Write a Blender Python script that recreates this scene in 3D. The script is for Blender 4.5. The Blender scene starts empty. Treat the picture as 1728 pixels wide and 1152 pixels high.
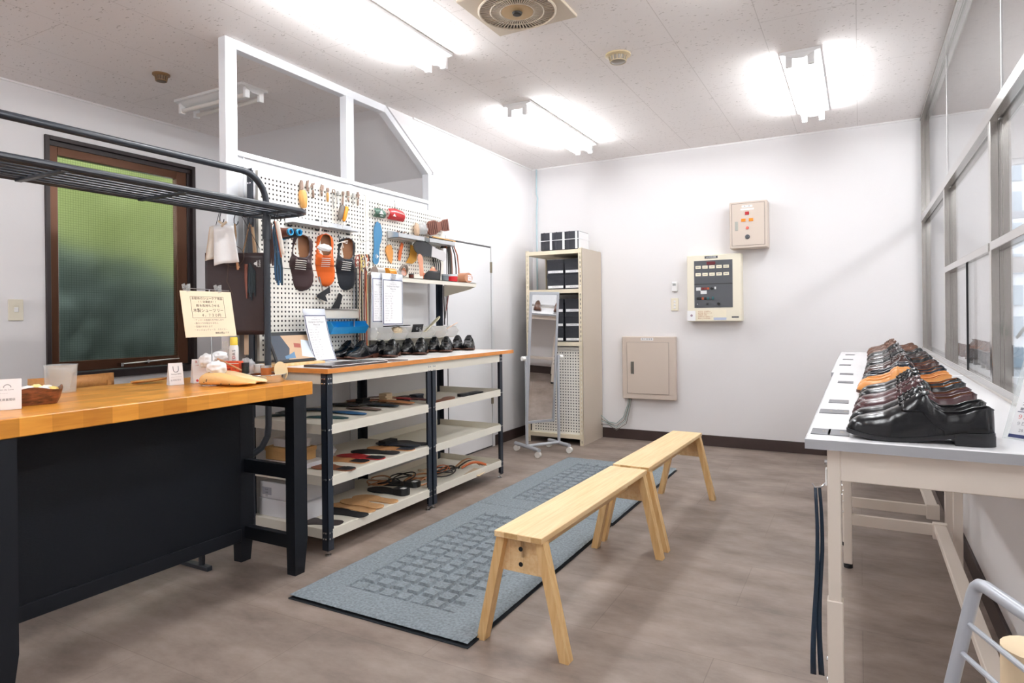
import bpy, bmesh, math, random
from mathutils import Vector as V, Matrix, Euler, noise
random.seed(7)
C = bpy.context.scene.collection
PI = math.pi
# ---------------------------------------------------------------- camera geometry
CF, CA, CR, CCY, CH = 1079.4, 0.49753, -0.010651, 535.86, 1.2
_R0 = V((math.cos(CA), math.sin(CA), 0)); FW = V((-math.sin(CA), math.cos(CA), 0)); _U0 = V((0, 0, 1))
RT = math.cos(CR) * _R0 + math.sin(CR) * _U0
UP = -math.sin(CR) * _R0 + math.cos(CR) * _U0
CAM = V((0, 0, CH))
def at(px, py, axis, val):
    """point of a known real plane (axis 'x','y','z' = val) seen at a photo pixel"""
    d = FW + (px - 864) / CF * RT - (py - CCY) / CF * UP
    i = 'xyz'.index(axis)
    return CAM + d * ((val - CAM[i]) / d[i])
cd = bpy.data.cameras.new('camera'); cam = bpy.data.objects.new('camera', cd); C.objects.link(cam)
cd.sensor_width = 36; cd.lens = 36 * CF / 1728; cd.shift_y = -(576 - CCY) / 1728; cd.clip_start = 0.02
cam.matrix_world = Matrix.Translation(CAM) @ Matrix((RT, UP, -FW)).transposed().to_4x4()
bpy.context.scene.camera = cam
# ---------------------------------------------------------------- materials
def lin(h):
    if isinstance(h, str):
        h = h.lstrip('#'); c = [int(h[i:i + 2], 16) / 255 for i in (0, 2, 4)]
    else: c = h
    return tuple((x / 12.92 if x <= 0.04045 else ((x + 0.055) / 1.055) ** 2.4) for x in c) + (1,)
MATS = {}
def mat(name, col, rough=0.5, metal=0.0, var=0.0, vscale=20, bump=0.0, bscale=200, spec=None, trans=0, ior=1.45, emit=0, coat=0, stretch=None):
    if name in MATS: return MATS[name]
    m = bpy.data.materials.new(name); m.use_nodes = True; nt = m.node_tree; b = nt.nodes['Principled BSDF']
    c = lin(col); b.inputs['Base Color'].default_value = c
    b.inputs['Roughness'].default_value = rough; b.inputs['Metallic'].default_value = metal
    if spec is not None: b.inputs['Specular IOR Level'].default_value = spec
    if trans: b.inputs['Transmission Weight'].default_value = trans; b.inputs['IOR'].default_value = ior
    if coat: b.inputs['Coat Weight'].default_value = coat; b.inputs['Coat Roughness'].default_value = 0.1
    if emit:
        b.inputs['Emission Color'].default_value = c; b.inputs['Emission Strength'].default_value = emit
    if var or bump:
        tc = nt.nodes.new('ShaderNodeTexCoord'); mp = nt.nodes.new('ShaderNodeMapping')
        if stretch: mp.inputs['Scale'].default_value = stretch
        nt.links.new(tc.outputs['Object'], mp.inputs[0])
    if var:
        n = nt.nodes.new('ShaderNodeTexNoise'); n.inputs['Scale'].default_value = vscale; n.inputs['Detail'].default_value = 5
        nt.links.new(mp.outputs[0], n.inputs['Vector'])
        r = nt.nodes.new('ShaderNodeValToRGB'); e = r.color_ramp.elements
        e[0].position = 0.3; e[1].position = 0.7
        e[0].color = tuple(max(0, x * (1 - var)) for x in c[:3]) + (1,); e[1].color = tuple(min(1, x * (1 + var)) for x in c[:3]) + (1,)
        nt.links.new(n.outputs['Fac'], r.inputs[0]); nt.links.new(r.outputs[0], b.inputs['Base Color'])
    if bump:
        n2 = nt.nodes.new('ShaderNodeTexNoise'); n2.inputs['Scale'].default_value = bscale; n2.inputs['Detail'].default_value = 3
        nt.links.new(mp.outputs[0], n2.inputs['Vector'])
        bp = nt.nodes.new('ShaderNodeBump'); bp.inputs['Strength'].default_value = bump; bp.inputs['Distance'].default_value = 0.002
        nt.links.new(n2.outputs['Fac'], bp.inputs['Height']); nt.links.new(bp.outputs[0], b.inputs['Normal'])
    MATS[name] = m
    return m
def nodes(m): return m.node_tree.nodes, m.node_tree.links, m.node_tree.nodes['Principled BSDF']
def mnode(nt_nodes, links, op, a, b=None, c=None):
    n = nt_nodes.new('ShaderNodeMath'); n.operation = op
    for i, x in enumerate((a, b, c)):
        if x is None: continue
        if isinstance(x, (int, float)): n.inputs[i].default_value = x
        else: links.new(x, n.inputs[i])
    return n.outputs[0]
# ---------------------------------------------------------------- mesh builder
class MB:
    def __init__(s): s.bm = bmesh.new()
    def _add(s, vs, fs):
        v = [s.bm.verts.new(p) for p in vs]
        for f in fs:
            try: s.bm.faces.new([v[i] for i in f])
            except ValueError: pass
        return v
    def box(s, lo, hi, bev=0.0, M=None, seg=1):
        lo = V(lo); hi = V(hi)
        ps = [V((x, y, z)) for x in (lo.x, hi.x) for y in (lo.y, hi.y) for z in (lo.z, hi.z)]
        t = bmesh.new(); v = [t.verts.new(p) for p in ps]
        for f in ((0, 1, 3, 2), (4, 6, 7, 5), (0, 4, 5, 1), (2, 3, 7, 6), (0, 2, 6, 4), (1, 5, 7, 3)): t.faces.new([v[i] for i in f])
        if bev: bmesh.ops.bevel(t, geom=t.edges[:], offset=bev, segments=seg, affect='EDGES', profile=0.5)
        s._merge(t, M); return s
    def _merge(s, t, M=None):
        t.verts.index_update()
        v = [s.bm.verts.new((M @ x.co) if M else x.co) for x in t.verts]
        for f in t.faces:
            try: s.bm.faces.new([v[x.index] for x in f.verts])
            except ValueError: pass
        t.free()
    def obox(s, c, ax, size, bev=0.0):
        """oriented box: centre, matrix of axes (3 vectors), size"""
        M = Matrix((V(ax[0]).normalized(), V(ax[1]).normalized(), V(ax[2]).normalized())).transposed().to_4x4()
        M = Matrix.Translation(V(c)) @ M; h = V(size) / 2
        return s.box(-h, h, bev, M)
    def bar(s, p, q, w, d, side=(0, 0, 1), bev=0.0):
        """rectangular bar from p to q, w along side-ish axis, d the other"""
        p, q = V(p), V(q); z = (q - p).normalized(); x = V(side); x = (x - z * x.dot(z)).normalized(); y = z.cross(x)
        return s.obox((p + q) / 2, (x, y, z), (w, d, (q - p).length), bev)
    def tube(s, pts, r, n=8, closed=False, cap=True, flat=1.0):
        pts = [V(p) for p in pts]; N = len(pts)
        rs = r if isinstance(r, (list, tuple)) else [r] * N
        tang = []
        for i in range(N):
            a = pts[(i - 1) % N] if (closed or i > 0) else pts[i]; b = pts[(i + 1) % N] if (closed or i < N - 1) else pts[i]
            t = (b - a); tang.append(t.normalized() if t.length > 1e-9 else V((0, 0, 1)))
        up = V((0, 0, 1)) if abs(tang[0].z) < 0.9 else V((1, 0, 0))
        x = (up - tang[0] * up.dot(tang[0])).normalized(); rings = []
        for i in range(N):
            x = (x - tang[i] * x.dot(tang[i]))
            x = x.normalized() if x.length > 1e-6 else tang[i].orthogonal().normalized()
            y = tang[i].cross(x)
            rings.append([s.bm.verts.new(pts[i] + (x * math.cos(2 * PI * k / n) * flat + y * math.sin(2 * PI * k / n)) * rs[i]) for k in range(n)])
        for i in range(N if closed else N - 1):
            a, b = rings[i], rings[(i + 1) % N]
            for k in range(n):
                s.bm.faces.new((a[k], a[(k + 1) % n], b[(k + 1) % n], b[k]))
        if cap and not closed:
            s.bm.faces.new(rings[0][::-1]); s.bm.faces.new(rings[-1])
        return s
    def cyl(s, p, q, r, r2=None, n=16, cap=True): return s.tube([p, q], [r, r if r2 is None else r2], n, cap=cap)
    def lathe(s, prof, c=(0, 0, 0), n=24, M=None):
        c = V(c); M = M or Matrix.Identity(4); rings = []
        for r, z in prof:
            if r < 1e-6: rings.append([s.bm.verts.new(c + M @ V((0, 0, z)))])
            else: rings.append([s.bm.verts.new(c + M @ V((r * math.cos(2 * PI * k / n), r * math.sin(2 * PI * k / n), z))) for k in range(n)])
        for a, b in zip(rings, rings[1:]):
            for k in range(n):
                f = [a[k % len(a)], a[(k + 1) % len(a)], b[(k + 1) % len(b)], b[k % len(b)]]
                g = []
                for x in f:
                    if x not in g: g.append(x)
                if len(g) > 2: s.bm.faces.new(g)
        return s
    def prism(s, poly, o, u, v, th):
        """polygon (2D list) in plane o + x*u + y*v, extruded th along u x v (both ends capped)"""
        o, u, v = V(o), V(u).normalized(), V(v).normalized(); nn = u.cross(v)
        a = [s.bm.verts.new(o + u * x + v * y) for x, y in poly]; b = [s.bm.verts.new(o + u * x + v * y + nn * th) for x, y in poly]
        N = len(poly); s.bm.faces.new(a[::-1]); s.bm.faces.new(b)
        for i in range(N): s.bm.faces.new((a[i], a[(i + 1) % N], b[(i + 1) % N], b[i]))
        return s
    def grid(s, fn, nu, nv, wrap_u=False):
        g = [[s.bm.verts.new(fn(i / (nu if wrap_u else nu - 1), j / (nv - 1))) for j in range(nv)] for i in range(nu)]
        for i in range(nu if wrap_u else nu - 1):
            for j in range(nv - 1):
                s.bm.faces.new((g[i][j], g[(i + 1) % nu][j], g[(i + 1) % nu][j + 1], g[i][j + 1]))
        return s
    def build(s, name, m, parent=None, smooth=35, loc=None, solid=0, sub=0, recalc=True):
        if recalc: bmesh.ops.recalc_face_normals(s.bm, faces=s.bm.faces[:])
        if parent is not None:
            s.bm.transform(WM[parent.name].inverted())
        elif loc is not None: s.bm.transform(Matrix.Translation(-V(loc)))
        me = bpy.data.meshes.new(name); s.bm.to_mesh(me); s.bm.free()
        if smooth:
            for p in me.polygons: p.use_smooth = True
            me.set_sharp_from_angle(angle=math.radians(smooth))
        o = bpy.data.objects.new(name, me); C.objects.link(o); me.materials.append(m)
        if parent is not None: o.parent = parent; WM[o.name] = WM[parent.name]
        else:
            if loc is not None: o.location = loc
            WM[o.name] = Matrix.Translation(V(loc)) if loc is not None else Matrix.Identity(4)
        if solid:
            q = o.modifiers.new('solid', 'SOLIDIFY'); q.thickness = solid; q.offset = 0
        if sub:
            q = o.modifiers.new('sub', 'SUBSURF'); q.levels = sub; q.render_levels = sub
        return o
WM = {}
def tag(o, label, cat=None, group=None, kind=None):
    if label: o['label'] = label
    if cat: o['category'] = cat
    if group: o['group'] = group
    if kind: o['kind'] = kind
    return o
def thing(name, label, cat, loc=(0, 0, 0), rz=0, group=None, M=None):
    o = bpy.data.objects.new(name, None); C.objects.link(o); o.empty_display_size = 0.05
    mw = M if M is not None else Matrix.Translation(V(loc)) @ Matrix.Rotation(rz, 4, 'Z')
    o.matrix_world = mw; WM[o.name] = mw.copy(); tag(o, label, cat, group)
    return o
def structure(o): o['kind'] = 'structure'; return o
def copy_tree(o, parent=None):
    c = o.copy(); C.objects.link(c); c.parent = parent
    WM[c.name] = WM[o.name]
    for ch in list(o.children): copy_tree(ch, c)
    return c
def place(o, loc, rz=0, tilt=0, M=None, label=None, group=None, scale=1):
    mw = M if M is not None else Matrix.Translation(V(loc)) @ Matrix.Rotation(rz, 4, 'Z') @ Matrix.Rotation(tilt, 4, 'Y')
    if scale != 1: mw = mw @ Matrix.Scale(scale, 4)
    o.matrix_world = mw; WM[o.name] = mw
    if label: o['label'] = label
    if group: o['group'] = group
    return o
def recolour(o, mp):
    """swap materials on a copied thing's own copies of the mesh"""
    for ch in o.children:
        k = ch.name.split('.')[0]
        if k in mp:
            ch.data = ch.data.copy(); ch.data.materials[0] = mp[k]
        recolour(ch, mp)
def text(s, size, o, u, v, m, parent, name='lettering', align='CENTER', off=0.0006, ext=0.0):
    cu = bpy.data.curves.new('t', 'FONT'); cu.body = s; cu.size = size; cu.align_x = align; cu.align_y = 'CENTER'; cu.resolution_u = 2; cu.extrude = ext
    t = bpy.data.objects.new('t', cu); C.objects.link(t)
    bpy.context.view_layer.update()
    me = bpy.data.meshes.new_from_object(t.evaluated_get(bpy.context.evaluated_depsgraph_get()))
    bpy.data.objects.remove(t); bpy.data.curves.remove(cu)
    u, v = V(u).normalized(), V(v).normalized(); w = u.cross(v)
    Mx = Matrix((u, v, w)).transposed().to_4x4(); Mx = Matrix.Translation(V(o) + w * off) @ Mx
    me.transform(WM[parent.name].inverted() @ Mx); me.materials.clear(); me.materials.append(m); me.name = name
    ob = bpy.data.objects.new(name, me); C.objects.link(ob); ob.parent = parent; WM[ob.name] = WM[parent.name]
    return ob
def merge_into(name, obs, parent, m):
    """join several helper meshes of one printed surface into one part"""
    bm = bmesh.new()
    for o in obs: bm.from_mesh(o.data)
    for o in obs: bpy.data.objects.remove(o)
    me = bpy.data.meshes.new(name); bm.to_mesh(me); bm.free(); me.materials.append(m)
    ob = bpy.data.objects.new(name, me); C.objects.link(ob); ob.parent = parent; WM[ob.name] = WM[parent.name]
    return ob
def arc(c, r, a0, a1, n, u=(1, 0, 0), v=(0, 0, 1)):
    c, u, v = V(c), V(u), V(v)
    return [c + u * (r * math.cos(a0 + (a1 - a0) * i / n)) + v * (r * math.sin(a0 + (a1 - a0) * i / n)) for i in range(n + 1)]
def interp(t, x):
    if x <= t[0][0]: return t[0][1]
    for (a, b), (c, d) in zip(t, t[1:]):
        if x <= c:
            k = (x - a) / (c - a); k = k * k * (3 - 2 * k) * 0.5 + k * 0.5
            return b + (d - b) * k
    return t[-1][1]
# palette
WHITE = mat('white_wallpaper', '#e9e7e8', 0.85, bump=0.25, bscale=350)
PANEL = mat('white_partition_panel', '#e6e6e8', 0.45)
ALU = mat('white_aluminium', '#e8eaee', 0.35, 0.0)
BASEB = mat('dark_brown_vinyl', '#352724', 0.5, var=0.1)
STEEL = mat('brushed_stainless', '#c9c6c2', 0.2, 1.0, bump=0.03, bscale=30, stretch=(40, 40, 1))
CHROME = mat('chrome', '#d0d2d6', 0.18, 1.0)
BLACKM = mat('blue_black_painted_steel', '#0f131a', 0.5, spec=0.3)
NAVYM = mat('dark_navy_painted_steel', '#1f2733', 0.42)
RACKM = mat('charcoal_tube', '#262b33', 0.35)
IVORY = mat('ivory_painted_steel', '#e4dfd2', 0.45)
BEIGE = mat('beige_steel', '#c9bdae', 0.5)
PAPER = mat('white_paper', '#f0f0f2', 0.7)
CREAMP = mat('cream_paper', '#ecd9bb', 0.6)
INK = mat('black_ink', '#1c1a1a', 0.7)
GREYINK = mat('grey_ink', '#8b8a90', 0.7)
NAVYINK = mat('navy_ink', '#2c3560', 0.6)
REDINK = mat('red_ink', '#c23a3c', 0.6)
BLACKL = mat('black_polished_leather', '#191c21', 0.24, bump=0.05, bscale=500, spec=0.6)
BLACKS = mat('black_rubber', '#15171b', 0.55)
# ---------------------------------------------------------------- shell
HC, XL, YB, XR, XW, YF = 2.76, -3.03, 6.05, 0.45, -4.78, -1.8
XE = 2.3
# floor material: warm grey stone vinyl with faint plank joints
fm = mat('stone_vinyl_floor', '#8d8078', 0.42)
n, l, b = nodes(fm)
tc = n.new('ShaderNodeTexCoord')
n1 = n.new('ShaderNodeTexNoise'); n1.inputs['Scale'].default_value = 2.2; n1.inputs['Detail'].default_value = 9; n1.inputs['Roughness'].default_value = 0.66
mp = n.new('ShaderNodeMapping'); mp.inputs['Scale'].default_value = (1.0, 1.9, 1); l.new(tc.outputs['Object'], mp.inputs[0]); l.new(mp.outputs[0], n1.inputs['Vector'])
r = n.new('ShaderNodeValToRGB'); e = r.color_ramp.elements
e[0].position = 0.32; e[0].color = lin('#685b53'); e[1].position = 0.68; e[1].color = lin('#978980')
l.new(n1.outputs['Fac'], r.inputs[0])
bk = n.new('ShaderNodeTexBrick'); bk.inputs['Scale'].default_value = 1.0; bk.inputs['Mortar Size'].default_value = 0.0016; bk.inputs['Brick Width'].default_value = 0.92; bk.inputs['Row Height'].default_value = 0.46; bk.offset = 0.5
bk.inputs['Color1'].default_value = (0.95, 0.95, 0.95, 1); bk.inputs['Color2'].default_value = (1.06, 1.05, 1.04, 1); bk.inputs['Mortar'].default_value = (0.78, 0.76, 0.75, 1)
l.new(tc.outputs['Object'], bk.inputs['Vector'])
mx = n.new('ShaderNodeMix'); mx.data_type = 'RGBA'; mx.blend_type = 'MULTIPLY'; mx.inputs[0].default_value = 1
l.new(r.outputs[0], mx.inputs[6]); l.new(bk.outputs[0], mx.inputs[7]); l.new(mx.outputs[2], b.inputs['Base Color'])
n3 = n.new('ShaderNodeTexNoise'); n3.inputs['Scale'].default_value = 9; n3.inputs['Detail'].default_value = 6; l.new(mp.outputs[0], n3.inputs['Vector'])
rr = n.new('ShaderNodeMapRange'); rr.inputs[3].default_value = 0.38; rr.inputs[4].default_value = 0.6; l.new(n3.outputs['Fac'], rr.inputs[0]); l.new(rr.outputs[0], b.inputs['Roughness'])
# ceiling: rock wool board with fissures and joints
cm = mat('mineral_fibre_ceiling', '#dcd5d3', 0.9)
n, l, b = nodes(cm)
tc = n.new('ShaderNodeTexCoord')
vo = n.new('ShaderNodeTexNoise'); vo.inputs['Scale'].default_value = 60; vo.inputs['Detail'].default_value = 2
mp = n.new('ShaderNodeMapping'); mp.inputs['Scale'].default_value = (0.7, 1.5, 1); l.new(tc.outputs['Object'], mp.inputs[0]); l.new(mp.outputs[0], vo.inputs['Vector'])
r = n.new('ShaderNodeValToRGB'); e = r.color_ramp.elements; e[0].position = 0.29; e[0].color = (0.62, 0.6, 0.58, 1); e[1].position = 0.34; e[1].color = (1, 1, 1, 1)
l.new(vo.outputs['Fac'], r.inputs[0])
bk = n.new('ShaderNodeTexBrick'); bk.inputs['Scale'].default_value = 1.0; bk.inputs['Mortar Size'].default_value = 0.0022; bk.inputs['Brick Width'].default_value = 1.82; bk.inputs['Row Height'].default_value = 0.455
bk.inputs['Color1'].default_value = bk.inputs['Color2'].default_value = (1, 1, 1, 1); bk.inputs['Mortar'].default_value = (0.8, 0.79, 0.78, 1)
mp2 = n.new('ShaderNodeMapping'); mp2.inputs['Rotation'].default_value = (0, 0, PI / 2); l.new(tc.outputs['Object'], mp2.inputs[0]); l.new(mp2.outputs[0], bk.inputs['Vector'])
mx = n.new('ShaderNodeMix'); mx.data_type = 'RGBA'; mx.blend_type = 'MULTIPLY'; mx.inputs[0].default_value = 1
mx2 = n.new('ShaderNodeMix'); mx2.data_type = 'RGBA'; mx2.blend_type = 'MULTIPLY'; mx2.inputs[0].default_value = 1
mx.inputs[6].default_value = lin('#eee9e7'); l.new(r.outputs[0], mx.inputs[7]); l.new(mx.outputs[2], mx2.inputs[6]); l.new(bk.outputs[0], mx2.inputs[7]); l.new(mx2.outputs[2], b.inputs['Base Color'])
bp = n.new('ShaderNodeBump'); bp.inputs['Strength'].default_value = 0.35; bp.inputs['Distance'].default_value = 0.004; l.new(r.outputs[0], bp.inputs['Height']); l.new(bp.outputs[0], b.inputs['Normal'])

structure(MB().box((XW - 0.1, YF, -0.1), (XE, YB + 0.1, 0)).build('floor', fm, smooth=0))
structure(MB().box((XW - 0.1, YF, HC), (XE, YB + 0.1, HC + 0.1)).build('ceiling', cm, smooth=0))
# back wall; beyond x=0.98 it carries the street window
wb = MB().box((XL - 0.1, YB, 0), (0.98, YB + 0.1, HC)).box((0.98, YB, 2.36), (XE, YB + 0.1, HC)).box((0.98, YB, 0), (XE, YB + 0.1, 0.5))
structure(wb.build('wall_back', WHITE, smooth=0))
structure(MB().box((XE, YF, 0), (XE + 0.1, YB + 0.1, HC)).build('wall_corridor', WHITE, smooth=0))
structure(MB().box((XW - 0.1, YF - 0.1, 0), (XE + 0.1, YF, HC)).build('wall_front', WHITE, smooth=0))
# wall with the sash window
WY0, WY1, WZ0, WZ1 = 2.27, 3.37, 0.80, 2.46
w = MB().box((XW - 0.12, YF, 0), (XW, WY0, HC)).box((XW - 0.12, WY1, 0), (XW, 4.6, HC)).box((XW - 0.12, WY0, 0), (XW, WY1, WZ0)).box((XW - 0.12, WY0, WZ1), (XW, WY1, HC))
structure(w.build('wall_left', WHITE, smooth=0))
# sloping soffit under the stair and the workroom end wall
structure(MB().prism([(3.70, HC), (4.30, 2.365), (4.30, 0), (4.6, 0), (4.6, HC)], (XW, 0, 0), (0, 1, 0), (0, 0, 1), XL - 0.06 - XW).build('wall_workroom', WHITE, smooth=0))
# showroom part of the left wall, cut along the sloped frame
structure(MB().prism([(4.27, 0), (YB, 0), (YB, HC), (3.70, HC), (4.27, 2.385)], (XL - 0.06, 0, 0), (0, 1, 0), (0, 0, 1), 0.06).build('wall_inner', WHITE, smooth=0))
# panelled partition
pt = MB().box((XL - 0.045, 2.40, 0.0), (XL - 0.012, 4.22, 2.13))
structure(pt.build('wall_partition', PANEL, smooth=0))
fr = MB()
fr.box((XL - 0.06, 2.33, 0), (XL + 0.0, 2.405, HC), 0.003)
fr.box((XL - 0.055, 3.262, 2.13), (XL + 0.006, 3.335, 2.712), 0.003).box((XL - 0.02, 3.285, 0), (XL - 0.006, 3.33, 2.13), 0.002)
fr.box((XL - 0.055, 2.40, 2.708), (XL + 0.002, 3.68, HC), 0.002)
fr.box((XL - 0.055, 2.40, 2.118), (XL + 0.003, 4.22, 2.146), 0.002)
fr.box((XL - 0.06, 4.195, 0), (XL + 0.004, 4.272, 2.36), 0.003)
fr.bar((XL - 0.027, 3.665, 2.735), (XL - 0.027, 4.235, 2.36), 0.06, 0.045, (1, 0, 0), 0.002)
fr.box((XL - 0.012, 2.445, 0), (XL - 0.006, 2.452, 2.12))
structure(fr.build('trim_1', ALU))
gl = mat('clear_glass', '#ffffff', 0.0, trans=1.0, ior=1.45)
GLASS = bpy.data.materials.new('window_glass'); GLASS.use_nodes = True; nt = GLASS.node_tree
for x in list(nt.nodes): nt.nodes.remove(x)
o_ = nt.nodes.new('ShaderNodeOutputMaterial'); mi = nt.nodes.new('ShaderNodeMixShader'); tr = nt.nodes.new('ShaderNodeBsdfTransparent'); gs = nt.nodes.new('ShaderNodeBsdfGlossy'); fz = nt.nodes.new('ShaderNodeLayerWeight'); fz.inputs['Blend'].default_value = 0.5
pw = nt.nodes.new('ShaderNodeMath'); pw.operation = 'POWER'; pw.inputs[1].default_value = 5.0; nt.links.new(fz.outputs['Facing'], pw.inputs[0])
ma = nt.nodes.new('ShaderNodeMath'); ma.operation = 'MULTIPLY_ADD'; ma.inputs[1].default_value = 0.96; ma.inputs[2].default_value = 0.04; nt.links.new(pw.outputs[0], ma.inputs[0])
gs.inputs['Roughness'].default_value = 0.0; tr.inputs['Color'].default_value = (0.975, 0.98, 0.98, 1)
nt.links.new(ma.outputs[0], mi.inputs[0]); nt.links.new(tr.outputs[0], mi.inputs[1]); nt.links.new(gs.outputs[0], mi.inputs[2]); nt.links.new(mi.outputs[0], o_.inputs[0])
# baseboards, thin ceiling beads
structure(MB().box((-2.98, YB - 0.012, 0), (XR, YB, 0.098), 0.002).build('baseboard_back', BASEB))
structure(MB().box((XL, 5.2, 0), (XL + 0.012, YB - 0.012, 0.098), 0.002).build('baseboard_left', BASEB))
structure(MB().box((XR - 0.012, -1.0, 0), (XR, YB - 0.012, 0.098), 0.002).build('baseboard_right', BASEB))
bead = mat('white_bead', '#f2f1f1', 0.5)
structure(MB().box((XL, YB - 0.012, HC - 0.012), (XR + 0.9, YB, HC)).box((XL, 4.0, HC - 0.012), (XL + 0.012, YB, HC)).box((XW, -1.5, HC - 0.012), (XW + 0.012, 3.4, HC)).build('trim_2', bead, smooth=0))
# flush door in the left wall
DM = mat('white_painted_door', '#e4e4e6', 0.4); GAP = mat('door_gap', '#3b3a3c', 0.8); HING = mat('brass_grey_hinge', '#8f8676', 0.4, 0.8)
dr = thing('door_1', None, None, (XL, 4.8, 0)); structure(dr)
structure(MB().box((XL - 0.001, 4.44, 0), (XL + 0.002, 5.165, 1.862)).build('door_seam', GAP, dr, 0))
structure(MB().box((XL, 4.446, 0.012), (XL + 0.006, 5.158, 1.852), 0.001).build('door_leaf', DM, dr))
structure(MB().box((XL, 5.166, 0), (XL + 0.012, 5.2, 1.868), 0.001).box((XL, 4.42, 1.866), (XL + 0.01, 5.2, 1.892), 0.001).build('door_frame', DM, dr))
for z in (1.62, 0.40): structure(MB().box((XL, 5.146, z), (XL + 0.016, 5.176, z + 0.10), 0.002).cyl((XL + 0.017, 5.161, z), (XL + 0.017, 5.161, z + 0.1), 0.005, n=10).build('door_hinge', HING, dr))
# right: low wall, sill, stainless glazing
structure(MB().box((XR, -1.0, 0), (XR + 0.14, YB, 0.885)).build('wall_right', WHITE, smooth=0))
SILL = mat('pale_marble_sill', '#e4dfd9', 0.12, var=0.06, vscale=6)
structure(MB().box((XR - 0.012, -1.0, 0.885), (XR + 0.16, YB, 0.908), 0.003).build('trim_3', SILL))
sg = MB(); X0, X1 = 0.441, 0.506
def post(y, z0, z1, wd=0.045):
    sg.box((X0, y, z0), (X0 + 0.026, y + wd, z1), 0.0015); sg.box((X0 + 0.038, y, z0), (X1, y + wd, z1), 0.0015); sg.box((X0 + 0.024, y + 0.012, z0), (X0 + 0.040, y + wd, z1))
post(YB - 0.045, 0.908, 2.745)
for y in (4.49, 3.0, 1.5): post(y, 0.908, 1.93)
def rail(z0, z1, y0=-1.0, y1=YB):
    sg.box((X0 - 0.004, y0, z0), (X0 + 0.024, y1, z1), 0.0015); sg.box((X0 + 0.040, y0, z0), (X1 + 0.004, y1, z1), 0.0015); sg.box((X0 + 0.022, y0, z0 + 0.012), (X0 + 0.042, y1, z1))
rail(1.925, 1.97); rail(2.735, 2.762)
rail(0.908, 0.935)
sg.box((X0 - 0.003, 3.045, 1.435), (X0 + 0.045, 4.49, 1.468), 0.002)
sg.box((X0 - 0.003, 1.545, 1.435), (X0 + 0.045, 3.0, 1.468), 0.002)
structure(sg.build('trim_4', STEEL))
pn = MB()
for y0, y1 in ((4.6, 6.0), (2.95, 4.594), (1.2, 2.944)): pn.box((X0 + 0.029, y0, 1.97), (X0 + 0.033, y1, 2.74))
for y0, y1 in ((4.54, 6.0),): pn.box((X0 + 0.029, y0, 0.935), (X0 + 0.033, y1, 1.93))
for y0, y1 in ((3.045, 4.49), (1.545, 3.0), (-0.9, 1.5)): pn.box((X0 + 0.029, y0, 1.468 if y0 > 0 else 0.935), (X0 + 0.033, y1, 1.93))
structure(pn.build('window_1', GLASS, smooth=0))
jn = MB().box((X0 + 0.027, 4.594, 1.97), (X0 + 0.035, 4.6, 2.74)).box((X0 + 0.027, 2.944, 1.97), (X0 + 0.035, 2.95, 2.74))
structure(jn.build('trim_5', bead, smooth=0))
# sliding panes of the show window
SEAL = mat('black_seal', '#17181a', 0.5)
for k, (y0, y1) in enumerate(((3.045, 4.49), (1.545, 3.0))):
    ym = (y0 + y1) / 2 - 0.05
    s_ = thing('window_%d' % (2 + k), None, None, (X0, y0, 0.935)); structure(s_)
    structure(MB().box((X0 + 0.012, y0, 0.935), (X0 + 0.017, ym, 1.435)).build('sliding_pane', GLASS, s_, 0))
    structure(MB().box((X0 + 0.030, ym - 0.09, 0.935), (X0 + 0.035, y1, 1.435)).build('sliding_pane', GLASS, s_, 0))
    structure(MB().box((X0 + 0.008, ym - 0.004, 0.935), (X0 + 0.02, ym + 0.005, 1.435)).build('seal_strip', SEAL, s_, 0))
    structure(MB().box((X0 + 0.028, ym - 0.1, 0.935), (X0 + 0.037, ym - 0.088, 1.435)).build('edge_strip', STEEL, s_, 0))
# street window in the corridor end and the street beyond
sw = MB().box((0.98, YB + 0.02, 0.5), (1.02, YB + 0.08, 2.36)).box((0.98, YB + 0.02, 1.50), (XE, YB + 0.08, 1.62)).box((0.98, YB + 0.02, 2.32), (XE, YB + 0.08, 2.36)).box((1.62, YB + 0.02, 0.5), (1.66, YB + 0.08, 2.36))
structure(sw.build('window_4', ALU))
BLD = mat('pale_facade', '#d8dade', 0.7); BWIN = mat('facade_glass', '#9aa8b4', 0.2)
bd = thing('building', 'pale office building with gridded windows seen through the street window', 'building', (2.2, 16, 0))
MB().box((0.5, 16, -0.5), (9, 17, 7)).build('wall', BLD, bd, 0)
wn = MB()
for i in range(14):
    for j in range(7): wn.box((0.8 + i * 0.55, 15.96, 0.1 + j * 0.62), (1.2 + i * 0.55, 16.02, 0.5 + j * 0.62))
tag(wn.build('window', BWIN, bd, 0), None, kind='stuff')
aw = MB()
for i in range(10): aw.bar((0.6 + i * 0.35, 7.0, 2.05), (0.2 + i * 0.35 + 0.9, 9.5, 2.9), 0.03, 0.03)
aw.box((0.6, 6.98, 2.02), (5, 7.04, 2.08)); 
tag(aw.build('canopy_frame', mat('grey_canopy', '#a9adb6', 0.5)), 'grey slatted street canopy outside the corridor window', 'canopy')
structure(MB().box((-9, YB + 0.1, -0.2), (12, 18, -0.1)).box((-9, -4, -0.2), (XW - 0.12, YB + 0.1, -0.1)).build('ground', mat('asphalt', '#8b8b8b', 0.9), smooth=0))
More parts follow.
